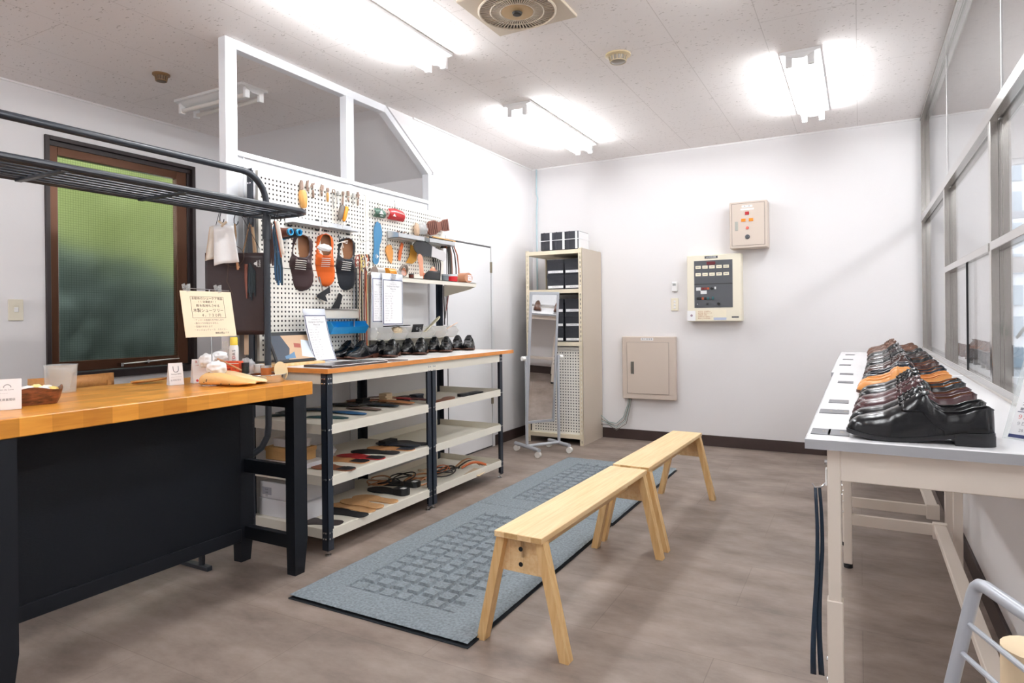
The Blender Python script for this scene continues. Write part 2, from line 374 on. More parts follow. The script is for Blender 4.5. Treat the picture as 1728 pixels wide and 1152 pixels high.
# sash window with wired glass
BR1 = mat('dark_bronze_frame', '#2a1f1f', 0.45); BR2 = mat('bronze_sash', '#5a3a28', 0.3, 0.6)
wd = thing('window_5', None, None, (XW, WY0, WZ0)); structure(wd)
f = MB(); t = 0.028
for lo, hi in (((XW - 0.1, WY0 - 0.0, WZ0), (XW + 0.018, WY0 + t, WZ1)), ((XW - 0.1, WY1 - t, WZ0), (XW + 0.018, WY1, WZ1)), ((XW - 0.1, WY0 + t, WZ1 - t), (XW + 0.018, WY1 - t, WZ1)), ((XW - 0.1, WY0 + t, WZ0), (XW + 0.024, WY1 - t, WZ0 + 0.05))): f.box(lo, hi, 0.002)
f.box((XW - 0.099, WY0 + t, WZ1 - 0.06), (XW - 0.01, WY1 - t, WZ1 - t)).box((XW - 0.099, WY1 - 0.055, WZ0 + 0.05), (XW - 0.02, WY1 - t, WZ1 - 0.06))
structure(f.build('frame', BR1, wd))
f = MB(); a0, a1, b0, b1 = WY0 + 0.03, WY1 - 0.06, WZ0 + 0.06, WZ1 - 0.06
for lo, hi in (((XW - 0.07, a0, b0), (XW - 0.015, a0 + 0.06, b1)), ((XW - 0.07, a1 - 0.085, b0), (XW - 0.015, a1, b1)), ((XW - 0.07, a0 + 0.06, b1 - 0.06), (XW - 0.0155, a1 - 0.085, b1)), ((XW - 0.07, a0 + 0.06, b0), (XW - 0.0155, a1 - 0.085, b0 + 0.07))): f.box(lo, hi, 0.003)
structure(f.build('sash', BR2, wd))
wg = bpy.data.materials.new('wired_frosted_glass'); wg.use_nodes = True; n, l, b = nodes(wg)
b.inputs['Base Color'].default_value = (0.86, 0.9, 0.86, 1); b.inputs['Transmission Weight'].default_value = 1; b.inputs['IOR'].default_value = 1.12; b.inputs['Roughness'].default_value = 0.5; b.inputs['Specular IOR Level'].default_value = 0.6
tc = n.new('ShaderNodeTexCoord'); sp = n.new('ShaderNodeSeparateXYZ'); l.new(tc.outputs['Object'], sp.inputs[0])
fy = mnode(n, l, 'FRACT', mnode(n, l, 'MULTIPLY', sp.outputs[1], 1 / 0.0165)); fz_ = mnode(n, l, 'FRACT', mnode(n, l, 'MULTIPLY', sp.outputs[2], 1 / 0.0165))
wi = mnode(n, l, 'MAXIMUM', mnode(n, l, 'LESS_THAN', fy, 0.14), mnode(n, l, 'LESS_THAN', fz_, 0.14))
mxw = n.new('ShaderNodeMix'); mxw.data_type = 'RGBA'; l.new(wi, mxw.inputs[0]); mxw.inputs[6].default_value = (0.86, 0.9, 0.86, 1); mxw.inputs[7].default_value = (0.42, 0.45, 0.42, 1); l.new(mxw.outputs[2], b.inputs['Base Color'])
nn = n.new('ShaderNodeTexNoise'); nn.inputs['Scale'].default_value = 130; bp = n.new('ShaderNodeBump'); bp.inputs['Strength'].default_value = 0.5; bp.inputs['Distance'].default_value = 0.002; l.new(nn.outputs['Fac'], bp.inputs['Height']); l.new(bp.outputs[0], b.inputs['Normal'])
structure(MB().box((XW - 0.046, a0 + 0.05, b0 + 0.06), (XW - 0.040, a1 - 0.075, b1 - 0.05)).build('pane', wg, wd, 0))
structure(MB().box((XW - 0.015, a1 - 0.05, 1.33), (XW + 0.012, a1 - 0.03, 1.37), 0.003).bar((XW + 0.02, a1 - 0.04, 1.39), (XW + 0.02, a1 - 0.03, 1.24), 0.014, 0.022, bev=0.003).build('handle', BLACKS, wd))
structure(MB().tube([(XW + 0.03, 2.75, 0.89), (XW + 0.03, 3.2, 0.905)], 0.006).cyl((XW + 0.0, 2.95, 0.89), (XW + 0.035, 2.95, 0.9), 0.012).box((XW - 0.01, 2.74, 0.875), (XW + 0.04, 2.76, 0.9)).build('stay_bar', STEEL, wd))
# planting outside the sash window
LEAF1 = mat('yellow_green_foliage', '#b6bd7c', 0.6, var=0.35, vscale=3); LEAF2 = mat('dark_green_foliage', '#6f7a72', 0.7, var=0.3, vscale=4)
def foliage(name, label, c, sz, m, seed, nleaf, ls):
    rnd = random.Random(seed); f = MB()
    for i in range(nleaf):
        while True:
            p = V((rnd.uniform(-1, 1), rnd.uniform(-1, 1), rnd.uniform(-1, 1)))
            if 0.3 < p.length < 1: break
        p = V((p.x * sz[0], p.y * sz[1], p.z * sz[2])) + V(c)
        a = V((rnd.gauss(0, 1), rnd.gauss(0, 1), rnd.gauss(0, 1))).normalized(); bb = a.orthogonal().normalized(); s_ = ls * rnd.uniform(0.6, 1.3)
        f._add([p - a * s_, p + bb * s_ * 0.5, p + a * s_, p - bb * s_ * 0.5], [(0, 1, 2, 3)])
    t = thing(name, label, 'tree', (c[0], c[1], -0.1)); f.build('foliage', m, t, 0, recalc=False)
    MB().cyl((c[0], c[1], -0.1), (c[0], c[1], c[2]), 0.05).build('trunk', mat('bark', '#4b3a2c', 0.9), t)
foliage('hedge', 'dark green hedge blurred behind the lower frosted window', (-6.2, 2.3, 0.80), (0.5, 2.6, 1.15), LEAF2, 3, 9000, 0.10)
foliage('tree', 'yellow green tree glowing behind the upper frosted window', (-8.3, 4.2, 3.0), (1.0, 3.2, 2.0), LEAF1, 4, 9000, 0.14)
# slender pipe in the corner
tag(MB().tube([(-2.965, YB - 0.02, 2.75), (-2.968, YB - 0.02, 2.5), (-2.955, YB - 0.02, 2.45), (-2.968, YB - 0.02, 2.3), (-2.968, YB - 0.02, 1.1)], 0.009, 8).build('conduit', mat('pale_blue_conduit', '#b9cdd3', 0.5)), 'thin pale blue cable conduit running down the back left corner', 'conduit')
# ---------------------------------------------------------------- ceiling things
TUBE = mat('fluorescent_tube', '#fbfdff', 0.4, emit=44.0)
TUBEOFF = mat('unlit_tube', '#e6e2dc', 0.3)
LAMPW = mat('lamp_white_enamel', '#eeeeee', 0.4)
def fixture(y0, y1, x0, x1, label, lit=True, along='y', grp='lit twin tube ceiling lights'):
    cx = (x0 + x1) / 2; cy = (y0 + y1) / 2
    t = thing('ceiling_light', label, 'ceiling light', (cx, cy, HC), group=grp if lit else None)
    M = Matrix.Translation((cx, cy, HC)) @ (Matrix.Identity(4) if along == 'y' else Matrix.Rotation(PI / 2, 4, 'Z'))
    L = (y1 - y0) if along == 'y' else (x1 - x0); W = (x1 - x0) if along == 'y' else (y1 - y0)
    f = MB().box((-W / 2, -L / 2, -0.018), (W / 2, L / 2, 0), 0.002, M)
    f.prism([(-W * 0.42, -0.016), (W * 0.42, -0.016), (W * 0.12, -0.05), (-W * 0.12, -0.05)], M @ V((0, -L / 2 + 0.002, 0)), M.to_3x3() @ V((1, 0, 0)), V((0, 0, 1)), -(L - 0.004))
    f.build('housing', LAMPW, t)
    for s in (-1, 1):
        x = s * W * 0.27
        o = MB().cyl(M @ V((x, -L / 2 + 0.035, -0.072)), M @ V((x, L / 2 - 0.035, -0.072)), 0.0145, n=12).build('tube', TUBE if lit else TUBEOFF, t)
        for e in (-1, 1):
            y = e * (L / 2 - 0.02)
            MB().box((x - 0.019, y - 0.014, -0.092), (x + 0.019, y + 0.014, -0.014), 0.006, M, 2).build('socket', LAMPW, t)
fixture(4.10, 5.42, -2.285, -2.06, 'lit twin tube light in front of the corner shelving')
fixture(4.12, 5.40, -0.405, -0.185, 'lit twin tube light above the fire alarm panel side, rightmost one seen')
fixture(1.87, 3.15, -2.30, -2.09, 'lit twin tube light beside the square ceiling vent')
fixture(1.87, 3.15, -0.405, -0.185, 'lit twin tube light overhead near the shoe table')
fixture(-0.6, 0.7, -2.30, -2.09, 'added unseen twin tube light over the left end of the counter')  # out of view, added to brighten the floor
fixture(-0.9, 0.3, -4.25, -4.03, 'added unseen twin tube light over the work area near the street end')  # out of view, added to lift the dim window wall on the left
fixture(-0.6, 0.7, -0.405, -0.185, 'added unseen twin tube light at the street end of the room')  # out of view behind the camera, added for more light on the floor
fixture(0.4, 1.6, 1.05, 1.27, 'added unseen twin tube light in the corridor beyond the glazing, nearest one')  # this and the next two are added out of view to brighten the corridor
fixture(2.2, 3.4, 1.35, 1.57, 'added unseen twin tube light in the corridor beyond the glazing, middle one')
fixture(4.1, 5.3, 1.45, 1.67, 'added unseen twin tube light in the corridor beyond the glazing, farther one')
fixture(2.83, 3.04, -4.23, -3.52, 'unlit twin tube light over the work area behind the white partition', lit=False, along='x')
# square ceiling vent with radial grille
VB = mat('beige_vent_plate', '#c9bba8', 0.45); VD = mat('vent_dark', '#35302b', 0.7); VG = mat('vent_gold_disc', '#b8996c', 0.35, 0.3)
t = thing('ceiling_vent', 'square beige ceiling vent with a round slotted grille', 'vent', (-1.5, 2.845, HC))
vx, vy = -1.497, 2.845
f = MB().box((vx - 0.225, vy - 0.215, HC - 0.016), (vx + 0.235, vy + 0.22, HC), 0.003); f.build('plate', VB, t)
MB().lathe([(0.0, 0), (0.192, 0), (0.192, 0.001), (0, 0.001)][:2], (vx, vy, HC - 0.018), 48).build('duct', VD, t)
g = MB()
for k in range(64):
    a = 2 * PI * k / 64
    g.bar((vx + 0.085 * math.cos(a), vy + 0.085 * math.sin(a), HC - 0.024), (vx + 0.190 * math.cos(a), vy + 0.190 * math.sin(a), HC - 0.022), 0.006, 0.0062 , (0, 0, 1))
for r_ in (0.085, 0.135, 0.193): g.tube(arc((vx, vy, HC - 0.024), r_, 0, 2 * PI * 47 / 48, 47, (1, 0, 0), (0, 1, 0)), 0.0045 if r_ != 0.193 else 0.006, 6, closed=True)
g.build('grille', VB, t)
MB().lathe([(0, 0), (0.082, 0), (0.08, -0.004), (0, -0.006)], (vx, vy, HC - 0.024), 32).build('disc', VG, t)
MB().lathe([(0.026, 0), (0.022, -0.01), (0, -0.012)], (vx, vy, HC - 0.029), 20).build('knob', VD, t)
# detectors
DT = mat('old_ivory_plastic', '#cdbb97', 0.4); DTG = mat('smoked_plastic', '#8d8478', 0.3)
def detector(x, y, label, m1, m2, k=1.0):
    t = thing('smoke_detector', label, 'smoke detector', (x, y, HC))
    MB().lathe([(0.075 * k, 0), (0.075 * k, -0.008), (0.058 * k, -0.014), (0, -0.014)], (x, y, HC), 28).build('base', m1, t)
    MB().lathe([(0.052 * k, -0.012), (0.046 * k, -0.04), (0.038 * k, -0.046), (0, -0.048)], (x, y, HC), 28).build('head', m2, t)
    f = MB()
    for i in range(14):
        a = 2 * PI * i / 14; f.bar((x + 0.054 * k * math.cos(a), y + 0.054 * k * math.sin(a), HC - 0.012), (x + 0.047 * k * math.cos(a), y + 0.047 * k * math.sin(a), HC - 0.041), 0.004, 0.004)
    f.tube(arc((x, y, HC - 0.042), 0.047 * k, 0, 2 * PI * 23 / 24, 23, (1, 0, 0), (0, 1, 0)), 0.003, 6, closed=True)
    f.build('cage', m1, t)
detector(-1.25, 3.66, 'ivory smoke detector on the ceiling beyond the square vent', DT, DTG)
detector(-3.86, 2.5, 'small brown smoke detector on the ceiling left of the partition', mat('brown_plastic', '#8a6a45', 0.4), mat('brown_plastic_dark', '#5c452e', 0.4), 0.68)
# ---------------------------------------------------------------- wood
def woodmat(name, c1, c2, scale=(1.5, 14, 14), rough=0.4, staves=None):
    m = mat(name, c1, rough); n, l, b = nodes(m)
    tc = n.new('ShaderNodeTexCoord'); mp = n.new('ShaderNodeMapping'); mp.inputs['Scale'].default_value = scale; l.new(tc.outputs['Object'], mp.inputs[0])
    no = n.new('ShaderNodeTexNoise'); no.inputs['Scale'].default_value = 3; no.inputs['Detail'].default_value = 8; no.inputs['Distortion'].default_value = 0.6; l.new(mp.outputs[0], no.inputs['Vector'])
    r = n.new('ShaderNodeValToRGB'); e = r.color_ramp.elements; e[0].position = 0.32; e[0].color = lin(c2); e[1].position = 0.66; e[1].color = lin(c1); l.new(no.outputs['Fac'], r.inputs[0])
    out = r.outputs[0]
    if staves:
        mp2 = n.new('ShaderNodeMapping'); mp2.inputs['Rotation'].default_value = staves[3]; l.new(tc.outputs['Object'], mp2.inputs[0])
        bk = n.new('ShaderNodeTexBrick'); bk.inputs['Scale'].default_value = 1; bk.inputs['Brick Width'].default_value = staves[0]; bk.inputs['Row Height'].default_value = staves[1]; bk.inputs['Mortar Size'].default_value = 0.0004; bk.inputs['Bias'].default_value = 0.0
        k = staves[2]
        bk.inputs['Color1'].default_value = (1 - k, 1 - k * 1.3, 1 - k * 1.8, 1); bk.inputs['Color2'].default_value = (1 + k, 1 + k, 1 + k, 1); bk.inputs['Mortar'].default_value = (0.7, 0.62, 0.5, 1); l.new(mp2.outputs[0], bk.inputs['Vector'])
        mx = n.new('ShaderNodeMix'); mx.data_type = 'RGBA'; mx.blend_type = 'MULTIPLY'; mx.inputs[0].default_value = 1; l.new(out, mx.inputs[6]); l.new(bk.outputs[0], mx.inputs[7]); out = mx.outputs[2]
    l.new(out, b.inputs['Base Color']); return m
BENCHW = woodmat('pale_oak_lacquer', '#eed3a6', '#e3bf8a', (22, 1.2, 22), 0.38, (0.9, 0.055, 0.05, (0, 0, PI / 2)))
LEGW = woodmat('pale_oak_leg', '#e6c48f', '#d6ab70', (20, 20, 1.5), 0.42)
COUNTW = woodmat('honey_butcher_block', '#d9963c', '#c47f2c', (14, 1.6, 14), 0.3, (0.095, 0.05, 0.2, (0, 0, PI / 2)))
EDGEW = mat('orange_wood_edge', '#d3873f', 0.4, var=0.12, vscale=8)
# ---------------------------------------------------------------- counter
cx0, cx1, cy0, cy1 = -3.12, -2.322, 0.80, 2.254
t = thing('counter', 'long counter table with honey butcher block top on black frame', 'counter', (-2.72, 1.5, 0))
MB().box((cx0, cy0, 0.841), (cx1, cy1, 0.903), 0.003).build('countertop', COUNTW, t)
for x, y, tp in ((-2.39, 2.142, 1), (-2.765, 2.142, 0), (-2.39, 0.945, 1), (-2.765, 0.945, 0)):
    f = MB()
    def lp(z, k): return [V((x + (0.0 if tp else 0) + (1 - k) * 0.018, y + (1 - k) * 0.0, z)), V((x + 0.058, y, z)), V((x + 0.058, y + 0.078 * k + 0.0, z)), V((x + (1 - k) * 0.018, y + 0.078 * k, z))]
    rings = [lp(0, 0.72), lp(0.16, 1), lp(0.84, 1)]; vs = [[f.bm.verts.new(p) for p in r_] for r_ in rings]
    for a, b in zip(vs, vs[1:]):
        for k in range(4): f.bm.faces.new((a[k], a[(k + 1) % 4], b[(k + 1) % 4], b[k]))
    f.bm.faces.new(vs[0][::-1]); f.bm.faces.new(vs[-1]); f.build('leg', BLACKM, t, 25)
for y in (2.165, 0.968):
    for z0, z1 in ((0.782, 0.841), (0.443, 0.508), (0.112, 0.175)):
        MB().box((-2.71, y, z0), (-2.388, y + 0.035, z1), 0.002).build('rail', BLACKM, t)
MB().box((-2.725, 1.02, 0.165), (-2.708, 2.142, 0.841)).build('front_panel', mat('black_grained_board', '#0d1118', 0.55, spec=0.25, bump=0.4, bscale=60, stretch=(1, 1, 9)), t)
MB().box((-2.735, 1.02, 0.105), (-2.700, 2.142, 0.166), 0.002).build('bottom_rail', BLACKM, t)
MB().cyl((-2.50, 2.158, 0.806), (-2.50, 2.166, 0.806), 0.008).build('bolt', CHROME, t)
# ---------------------------------------------------------------- bolted shelf benches
def angle_post(x0, x1, y0, y1, z0, z1, sx, sy):
    """L section: flange on the x side face and on the y side face"""
    f = MB(); th = 0.003
    xs = x1 if sx > 0 else x0
    ys = y1 if sy > 0 else y0
    f.box((min(xs, xs - sx * th), y0, z0), (max(xs, xs - sx * th), y1, z1)); f.box((x0, min(ys, ys - sy * th), z0), (x1, max(ys, ys - sy * th), z1))
    return f
def bench_unit(y0, y1, label, trays, rear_top, flip):
    xF, xB = -2.366, -2.94
    t = thing('shelf_bench', label, 'shelf unit', ((xF + xB) / 2, (y0 + y1) / 2, 0), group=None)
    w = 0.04
    for sx in (1, -1):
        for sy in (-1, 1):
            xa, xb = (xF - w, xF) if sx > 0 else (xB, xB + w)
            ya, yb = (y0, y0 + w) if sy < 0 else (y1 - w, y1)
            top = 0.93 if sx > 0 else rear_top
            f = angle_post(xa, xb, ya, yb, 0.03, top, sx, sy)
            p_ = f.build('upright', NAVYM, t, 0)
            b_ = MB()
            zz = [0.12, 0.09, 0.39, 0.64, 0.90, 0.925 - 0.05] + ([1.3, 1.55, 1.8, 1.95] if sx < 0 else [])
            for z in zz:
                if z > top: continue
                for d in (0.012, 0.028):
                    if sx > 0: b_.lathe([(0.0055, 0), (0.005, 0.003), (0, 0.0045)], (xF, ya + d, z), 8, Matrix.Rotation(PI / 2, 4, 'Y'))
                    if sy < 0: b_.lathe([(0.0055, 0), (0.005, 0.003), (0, 0.0045)], (xa + d, y0, z), 8, Matrix.Rotation(PI / 2, 4, 'X'))
            b_.build('bolts', CHROME, p_)['kind'] = 'stuff'
            MB().cyl((xa + 0.02, ya + 0.02, 0.0), (xa + 0.02, ya + 0.02, 0.03), 0.006, n=8).lathe([(0.016, 0), (0.016, 0.006), (0.006, 0.01)], (xa + 0.02, ya + 0.02, 0), 14).build('foot', CHROME, p_)
    for z in trays:
        f = MB()
        f.box((xB + 0.004, y0 + 0.004, z - (0.0 if not flip else 0.045)), (xF - 0.004, y1 - 0.004, z + 0.002 - (0.0 if not flip else 0.045)))
        lo, hi = z - 0.047, z + 0.001
        yi0, yi1 = y0 + 0.0035, y1 - 0.0035
        f.box((xF - 0.0055, yi0 + 0.03, lo), (xF + 0.0012, yi1 - 0.03, hi)); f.box((xB, yi0, lo), (xB + 0.002, yi1, hi))
        f.box((xB, yi0 - 0.002, lo), (xF - 0.004, yi0 + 0.0002, hi)); f.box((xB, yi1 - 0.0002, lo), (xF - 0.004, yi1 + 0.002, hi))
        f.build('shelf', IVORY, t, 0)
    return t
A = bench_unit(2.388, 3.285, 'left shelf bench with three flat ivory shelves of insoles and leather pieces', (0.664, 0.402, 0.134), 2.03, False)
B = bench_unit(3.295, 4.195, 'right shelf bench with lipped ivory trays, nearest the door', (0.664, 0.402, 0.134), 2.03, True)
for t_, ya, yb in ((A, 2.375, 3.29), (B, 3.292, 4.33)):
    MB().box((-2.985, ya, 0.929), (-2.345, yb, 0.9525)).build('worktop', mat('white_laminate', '#e9e6e2', 0.35), t_, 0)
    MB().box((-2.345, ya, 0.9285), (-2.3425, yb, 0.953)).box((-2.985, ya - 0.002, 0.9285), (-2.3425, ya, 0.953)).box((-2.985, yb, 0.9285), (-2.3425, yb + (0.002 if yb > 4 else 0), 0.953)).build('wood_edge', EDGEW, t_, 0)
    MB().box((-2.372, max(ya, 2.43), 0.872), (-2.364, min(yb, 4.15), 0.928)).box((-2.94, ya + 0.016, 0.872), (-2.372, ya + 0.02, 0.928)).build('apron', IVORY, t_, 0)
# ---------------------------------------------------------------- perforated boards
PEG = bpy.data.materials.new('perforated_ivory_steel'); PEG.use_nodes = True; n, l, b = nodes(PEG)
b.inputs['Base Color'].default_value = lin('#efece3'); b.inputs['Roughness'].default_value = 0.45
tc = n.new('ShaderNodeTexCoord'); sp = n.new('ShaderNodeSeparateXYZ'); l.new(tc.outputs['Object'], sp.inputs[0])
def hole(o_): return mnode(n, l, 'LESS_THAN', mnode(n, l, 'ABSOLUTE', mnode(n, l, 'SUBTRACT', mnode(n, l, 'FRACT', mnode(n, l, 'MULTIPLY', o_, 1 / 0.0265)), 0.5)), 0.2)
hh = mnode(n, l, 'MULTIPLY', hole(sp.outputs[1]), hole(sp.outputs[2]))
tr = n.new('ShaderNodeBsdfTransparent'); mi = n.new('ShaderNodeMixShader'); l.new(hh, mi.inputs[0]); l.new(b.outputs[0], mi.inputs[1]); l.new(tr.outputs[0], mi.inputs[2])
l.new(mi.outputs[0], n['Material Output'].inputs[0])
def pegboard(y0, y1, z0, z1, label, x=-2.897):
    t = thing('pegboard', label, 'pegboard', (x, (y0 + y1) / 2, z0))
    cy, cz = (y0 + y1) / 2, (z0 + z1) / 2
    def snap(v): return round(v / 0.0265) * 0.0265
    m = snap((y1 - y0) / 2 - 0.022), snap((z1 - z0) / 2 - 0.022)
    t2 = MB().box((x, cy - m[0], cz - m[1]), (x + 0.0012, cy + m[0], cz + m[1]))
    o = t2.build('perforated_face', PEG, t, 0)
    # let the hole pattern be centred on the board
    o.location = (0, 0, cz - z0); o.data.transform(Matrix.Translation((0, 0, -(cz - z0))))
    f = MB().box((x, y0, z0), (x + 0.0012, cy - m[0], z1)).box((x, cy + m[0], z0), (x + 0.0012, y1, z1)).box((x, cy - m[0], z0), (x + 0.0012, cy + m[0], cz - m[1])).box((x, cy - m[0], cz + m[1]), (x + 0.0012, cy + m[0], z1))
    for a, b_ in (((x - 0.02, y0, z0), (x + 0.001, y0 + 0.0015, z1)), ((x - 0.02, y1 - 0.0015, z0), (x + 0.001, y1, z1)), ((x - 0.02, y0, z1 - 0.0015), (x + 0.001, y1, z1)), ((x - 0.02, y0, z0), (x + 0.001, y1, z0 + 0.0015))): f.box(a, b_)
    f.build('rim', mat('ivory_rim', '#efece3', 0.45), t, 0)
    MB().box((x - 0.0185, y0 + 0.003, z0 + 0.003), (x - 0.0175, y1 - 0.003, z1 - 0.003)).build('backing_sheet', mat('dark_backing', '#4c4a4a', 0.7), t, 0)  # dark colour stands in for the shade seen through the holes
    return t
pegboard(2.425, 3.294, 1.50, 2.026, 'upper left perforated board behind the tools and hanging shoe uppers')
pegboard(2.425, 3.294, 0.975, 1.495, 'lower left perforated board behind the blue tray')
pegboard(3.297, 4.20, 1.50, 2.028, 'right perforated board with leather samples and belts')
# ---------------------------------------------------------------- wall shelf of the right board
t = thing('wall_shelf', 'cream steel shelf with sloping brackets under the right perforated board', 'shelf', (-2.75, 3.77, 1.45))
MB().box((-2.893, 3.30, 1.466), (-2.60, 4.212, 1.470)).box((-2.604, 3.30, 1.440), (-2.60, 4.212, 1.470)).build('board', IVORY, t, 0)
for y in (3.304, 4.206):
    MB().prism([(-2.893, 1.466), (-2.604, 1.466), (-2.604, 1.44), (-2.66, 1.42), (-2.893, 1.372)], (0, y, 0), (1, 0, 0), (0, 0, 1), 0.003).build('bracket', IVORY, t, 0)
# ---------------------------------------------------------------- garment rack over the counter
t = thing('garment_rack', 'charcoal tubular rack with slatted top shelf over the counter', 'rack', (-2.7, 1.2, 0))
xc, yR, yL = -2.70, 2.312, 0.35
pts = [(xc, yL, 0.55), (xc, yL, 1.80)] + [tuple(p) for p in arc((xc, yL + 0.15, 1.80), 0.15, PI, PI / 2, 6, (0, 1, 0), (0, 0, 1))][1:] + [tuple(p) for p in arc((xc, yR - 0.15, 1.80), 0.15, PI / 2, 0, 8, (0, 1, 0), (0, 0, 1))] + [(xc, yR, 0.66), (xc, yR - 0.008, 0.60), (xc - 0.012, yR - 0.035, 0.545), (xc - 0.04, yR - 0.085, 0.505), (xc - 0.085, yR - 0.15, 0.49), (xc - 0.11, yR - 0.3, 0.49)]
MB().tube(pts, 0.0165, 12).build('frame', RACKM, t)
zs = 1.765; xa, xb = -2.535, -2.868; r_ = 0.10
lp = [V((xa, yL, zs))] + arc((xa - r_, yR + 0.055, zs), r_, 0, PI / 2, 6, (1, 0, 0), (0, 1, 0)) + arc((xb + r_, yR + 0.055, zs), r_, PI / 2, PI, 6, (1, 0, 0), (0, 1, 0)) + [V((xb, yL, zs))]
MB().tube(lp, 0.0135, 10).build('shelf_loop', RACKM, t)
f = MB()
for k in range(1, 7):
    x = xa + (xb - xa) * k / 7; f.cyl((x, yL, zs - 0.004), (x, yR + 0.14, zs - 0.004), 0.0055, n=8)
f.build('shelf_bars', RACKM, t)
for y in (1.27, 1.75, 2.312): MB().box((xb, y - 0.012, zs - 0.018), (xa, y + 0.012, zs - 0.006), 0.002).build('cross_bar', RACKM, t)
MB().cyl((xc, yR, 1.62), (xc, yR, 1.74), 0.021, n=14).build('socket', RACKM, t)
for y in (2.0, 0.45): MB().tube([(xc - 0.11, y + 0.02, 0.49), (xc - 0.11, y, 0.44), (xc - 0.11, y, 0.02)], 0.015, 10).box((xc - 0.3, y - 0.015, 0), (xc - 0.05, y + 0.015, 0.022), 0.003).build('leg', RACKM, t)
MB().tube([(xc - 0.11, yR - 0.3, 0.49), (xc - 0.11, yL + 0.1, 0.49)], 0.0165, 10).build('lower_rail', RACKM, t)
# ---------------------------------------------------------------- wooden chair behind the counter
t = thing('chair', 'wooden chair with plain curved backrest behind the counter', 'chair', (-3.6, 1.7, 0))
CHW = woodmat('beech', '#c98f52', '#b87d42', (3, 14, 14), 0.4)
MB().grid(lambda u, v: V((-3.45 + 0.03 * math.sin(u * PI), 1.56 + u * 0.39, 0.86 + 0.075 * v)), 12, 2).build('backrest', CHW, t, solid=0.018)
MB().box((-3.83, 1.55, 0.43), (-3.42, 1.95, 0.455), 0.008).build('seat', CHW, t)
for x, y, h in ((-3.44, 1.58, 0.9), (-3.44, 1.92, 0.9), (-3.80, 1.58, 0.43), (-3.80, 1.92, 0.43)): MB().cyl((x, y, 0), (x, y, h), 0.014, n=10).build('leg', CHW, t)
# ---------------------------------------------------------------- sitting benches
def sit_bench(name, label, y0, y1, xA, xB_, wd=0.195, zt=0.425):
    """xA / xB_: x of the left edge at the near and the far end"""
    ang = math.atan2(xA - xB_, y1 - y0)
    M = Matrix.Translation((xA + wd / 2, (y0), 0)) @ Matrix.Rotation(ang, 4, 'Z'); L = y1 - y0
    t = thing(name, label, 'bench', M=M, group='oak benches end to end')
    s_ = MB().box((-wd / 2, 0, zt - 0.022), (wd / 2, L, zt), 0.002, M); s_.build('seat', BENCHW, t)
    for ye, sg_ in ((0.035, 1), (L - 0.035, -1)):
        # trapezoid end board
        w0, w1 = 0.150 / 2, 0.215 / 2
        f = MB().prism([(-w0, zt - 0.022), (w0, zt - 0.022), (w1, zt - 0.155), (-w1, zt - 0.155)], M @ V((0, ye + 0.010, 0)), M.to_3x3() @ V((1, 0, 0)), (0, 0, 1), -0.02 * 1)
        f.build('end_board', BENCHW, t)
        for s in (-1, 1):
            f = MB(); th, dp = 0.034, 0.042
            xt, xb2 = s * (0.079), s * 0.172
            yb = ye - sg_ * -0.0
            vs = []
            for z, x, yy in ((zt - 0.022, xt, ye), (0.0, xb2, ye + sg_ * -0.0)):
                vs.append([f.bm.verts.new(M @ V((x + a * th / 2, yy + b_ * dp / 2, z))) for a, b_ in ((-1, -1), (1, -1), (1, 1), (-1, 1))])
            for k in range(4): f.bm.faces.new((vs[0][k], vs[0][(k + 1) % 4], vs[1][(k + 1) % 4], vs[1][k]))
            f.bm.faces.new(vs[0][::-1]); f.bm.faces.new(vs[1]); f.build('leg', LEGW, t, 0)
        f = MB()
        for z in (zt - 0.06, zt - 0.115):
            f = MB(); y_ = ye - sg_ * 0.0102; f.lathe([(0.0085, 0), (0.0085, 0.0015), (0, 0.0015)], M @ V((0, y_ - (0.0005 if sg_ > 0 else -0.0005), z)), 14, Matrix.Rotation(PI / 2 * (1 if sg_ > 0 else -1), 4, 'X'))
            f.build('screw_cap', BLACKS, t)
    MB().box((-0.012, 0.045, zt - 0.10), (0.012, L - 0.045, zt - 0.022), 0.001, M).build('stretcher', BENCHW, t)
sit_bench('bench', 'nearer oak bench, its full length and both end legs in the foreground', 2.015, 3.165, -1.180, -1.145)
sit_bench('bench', 'farther oak bench, standing end to end beyond the first one', 3.21, 4.32, -1.150, -1.118)
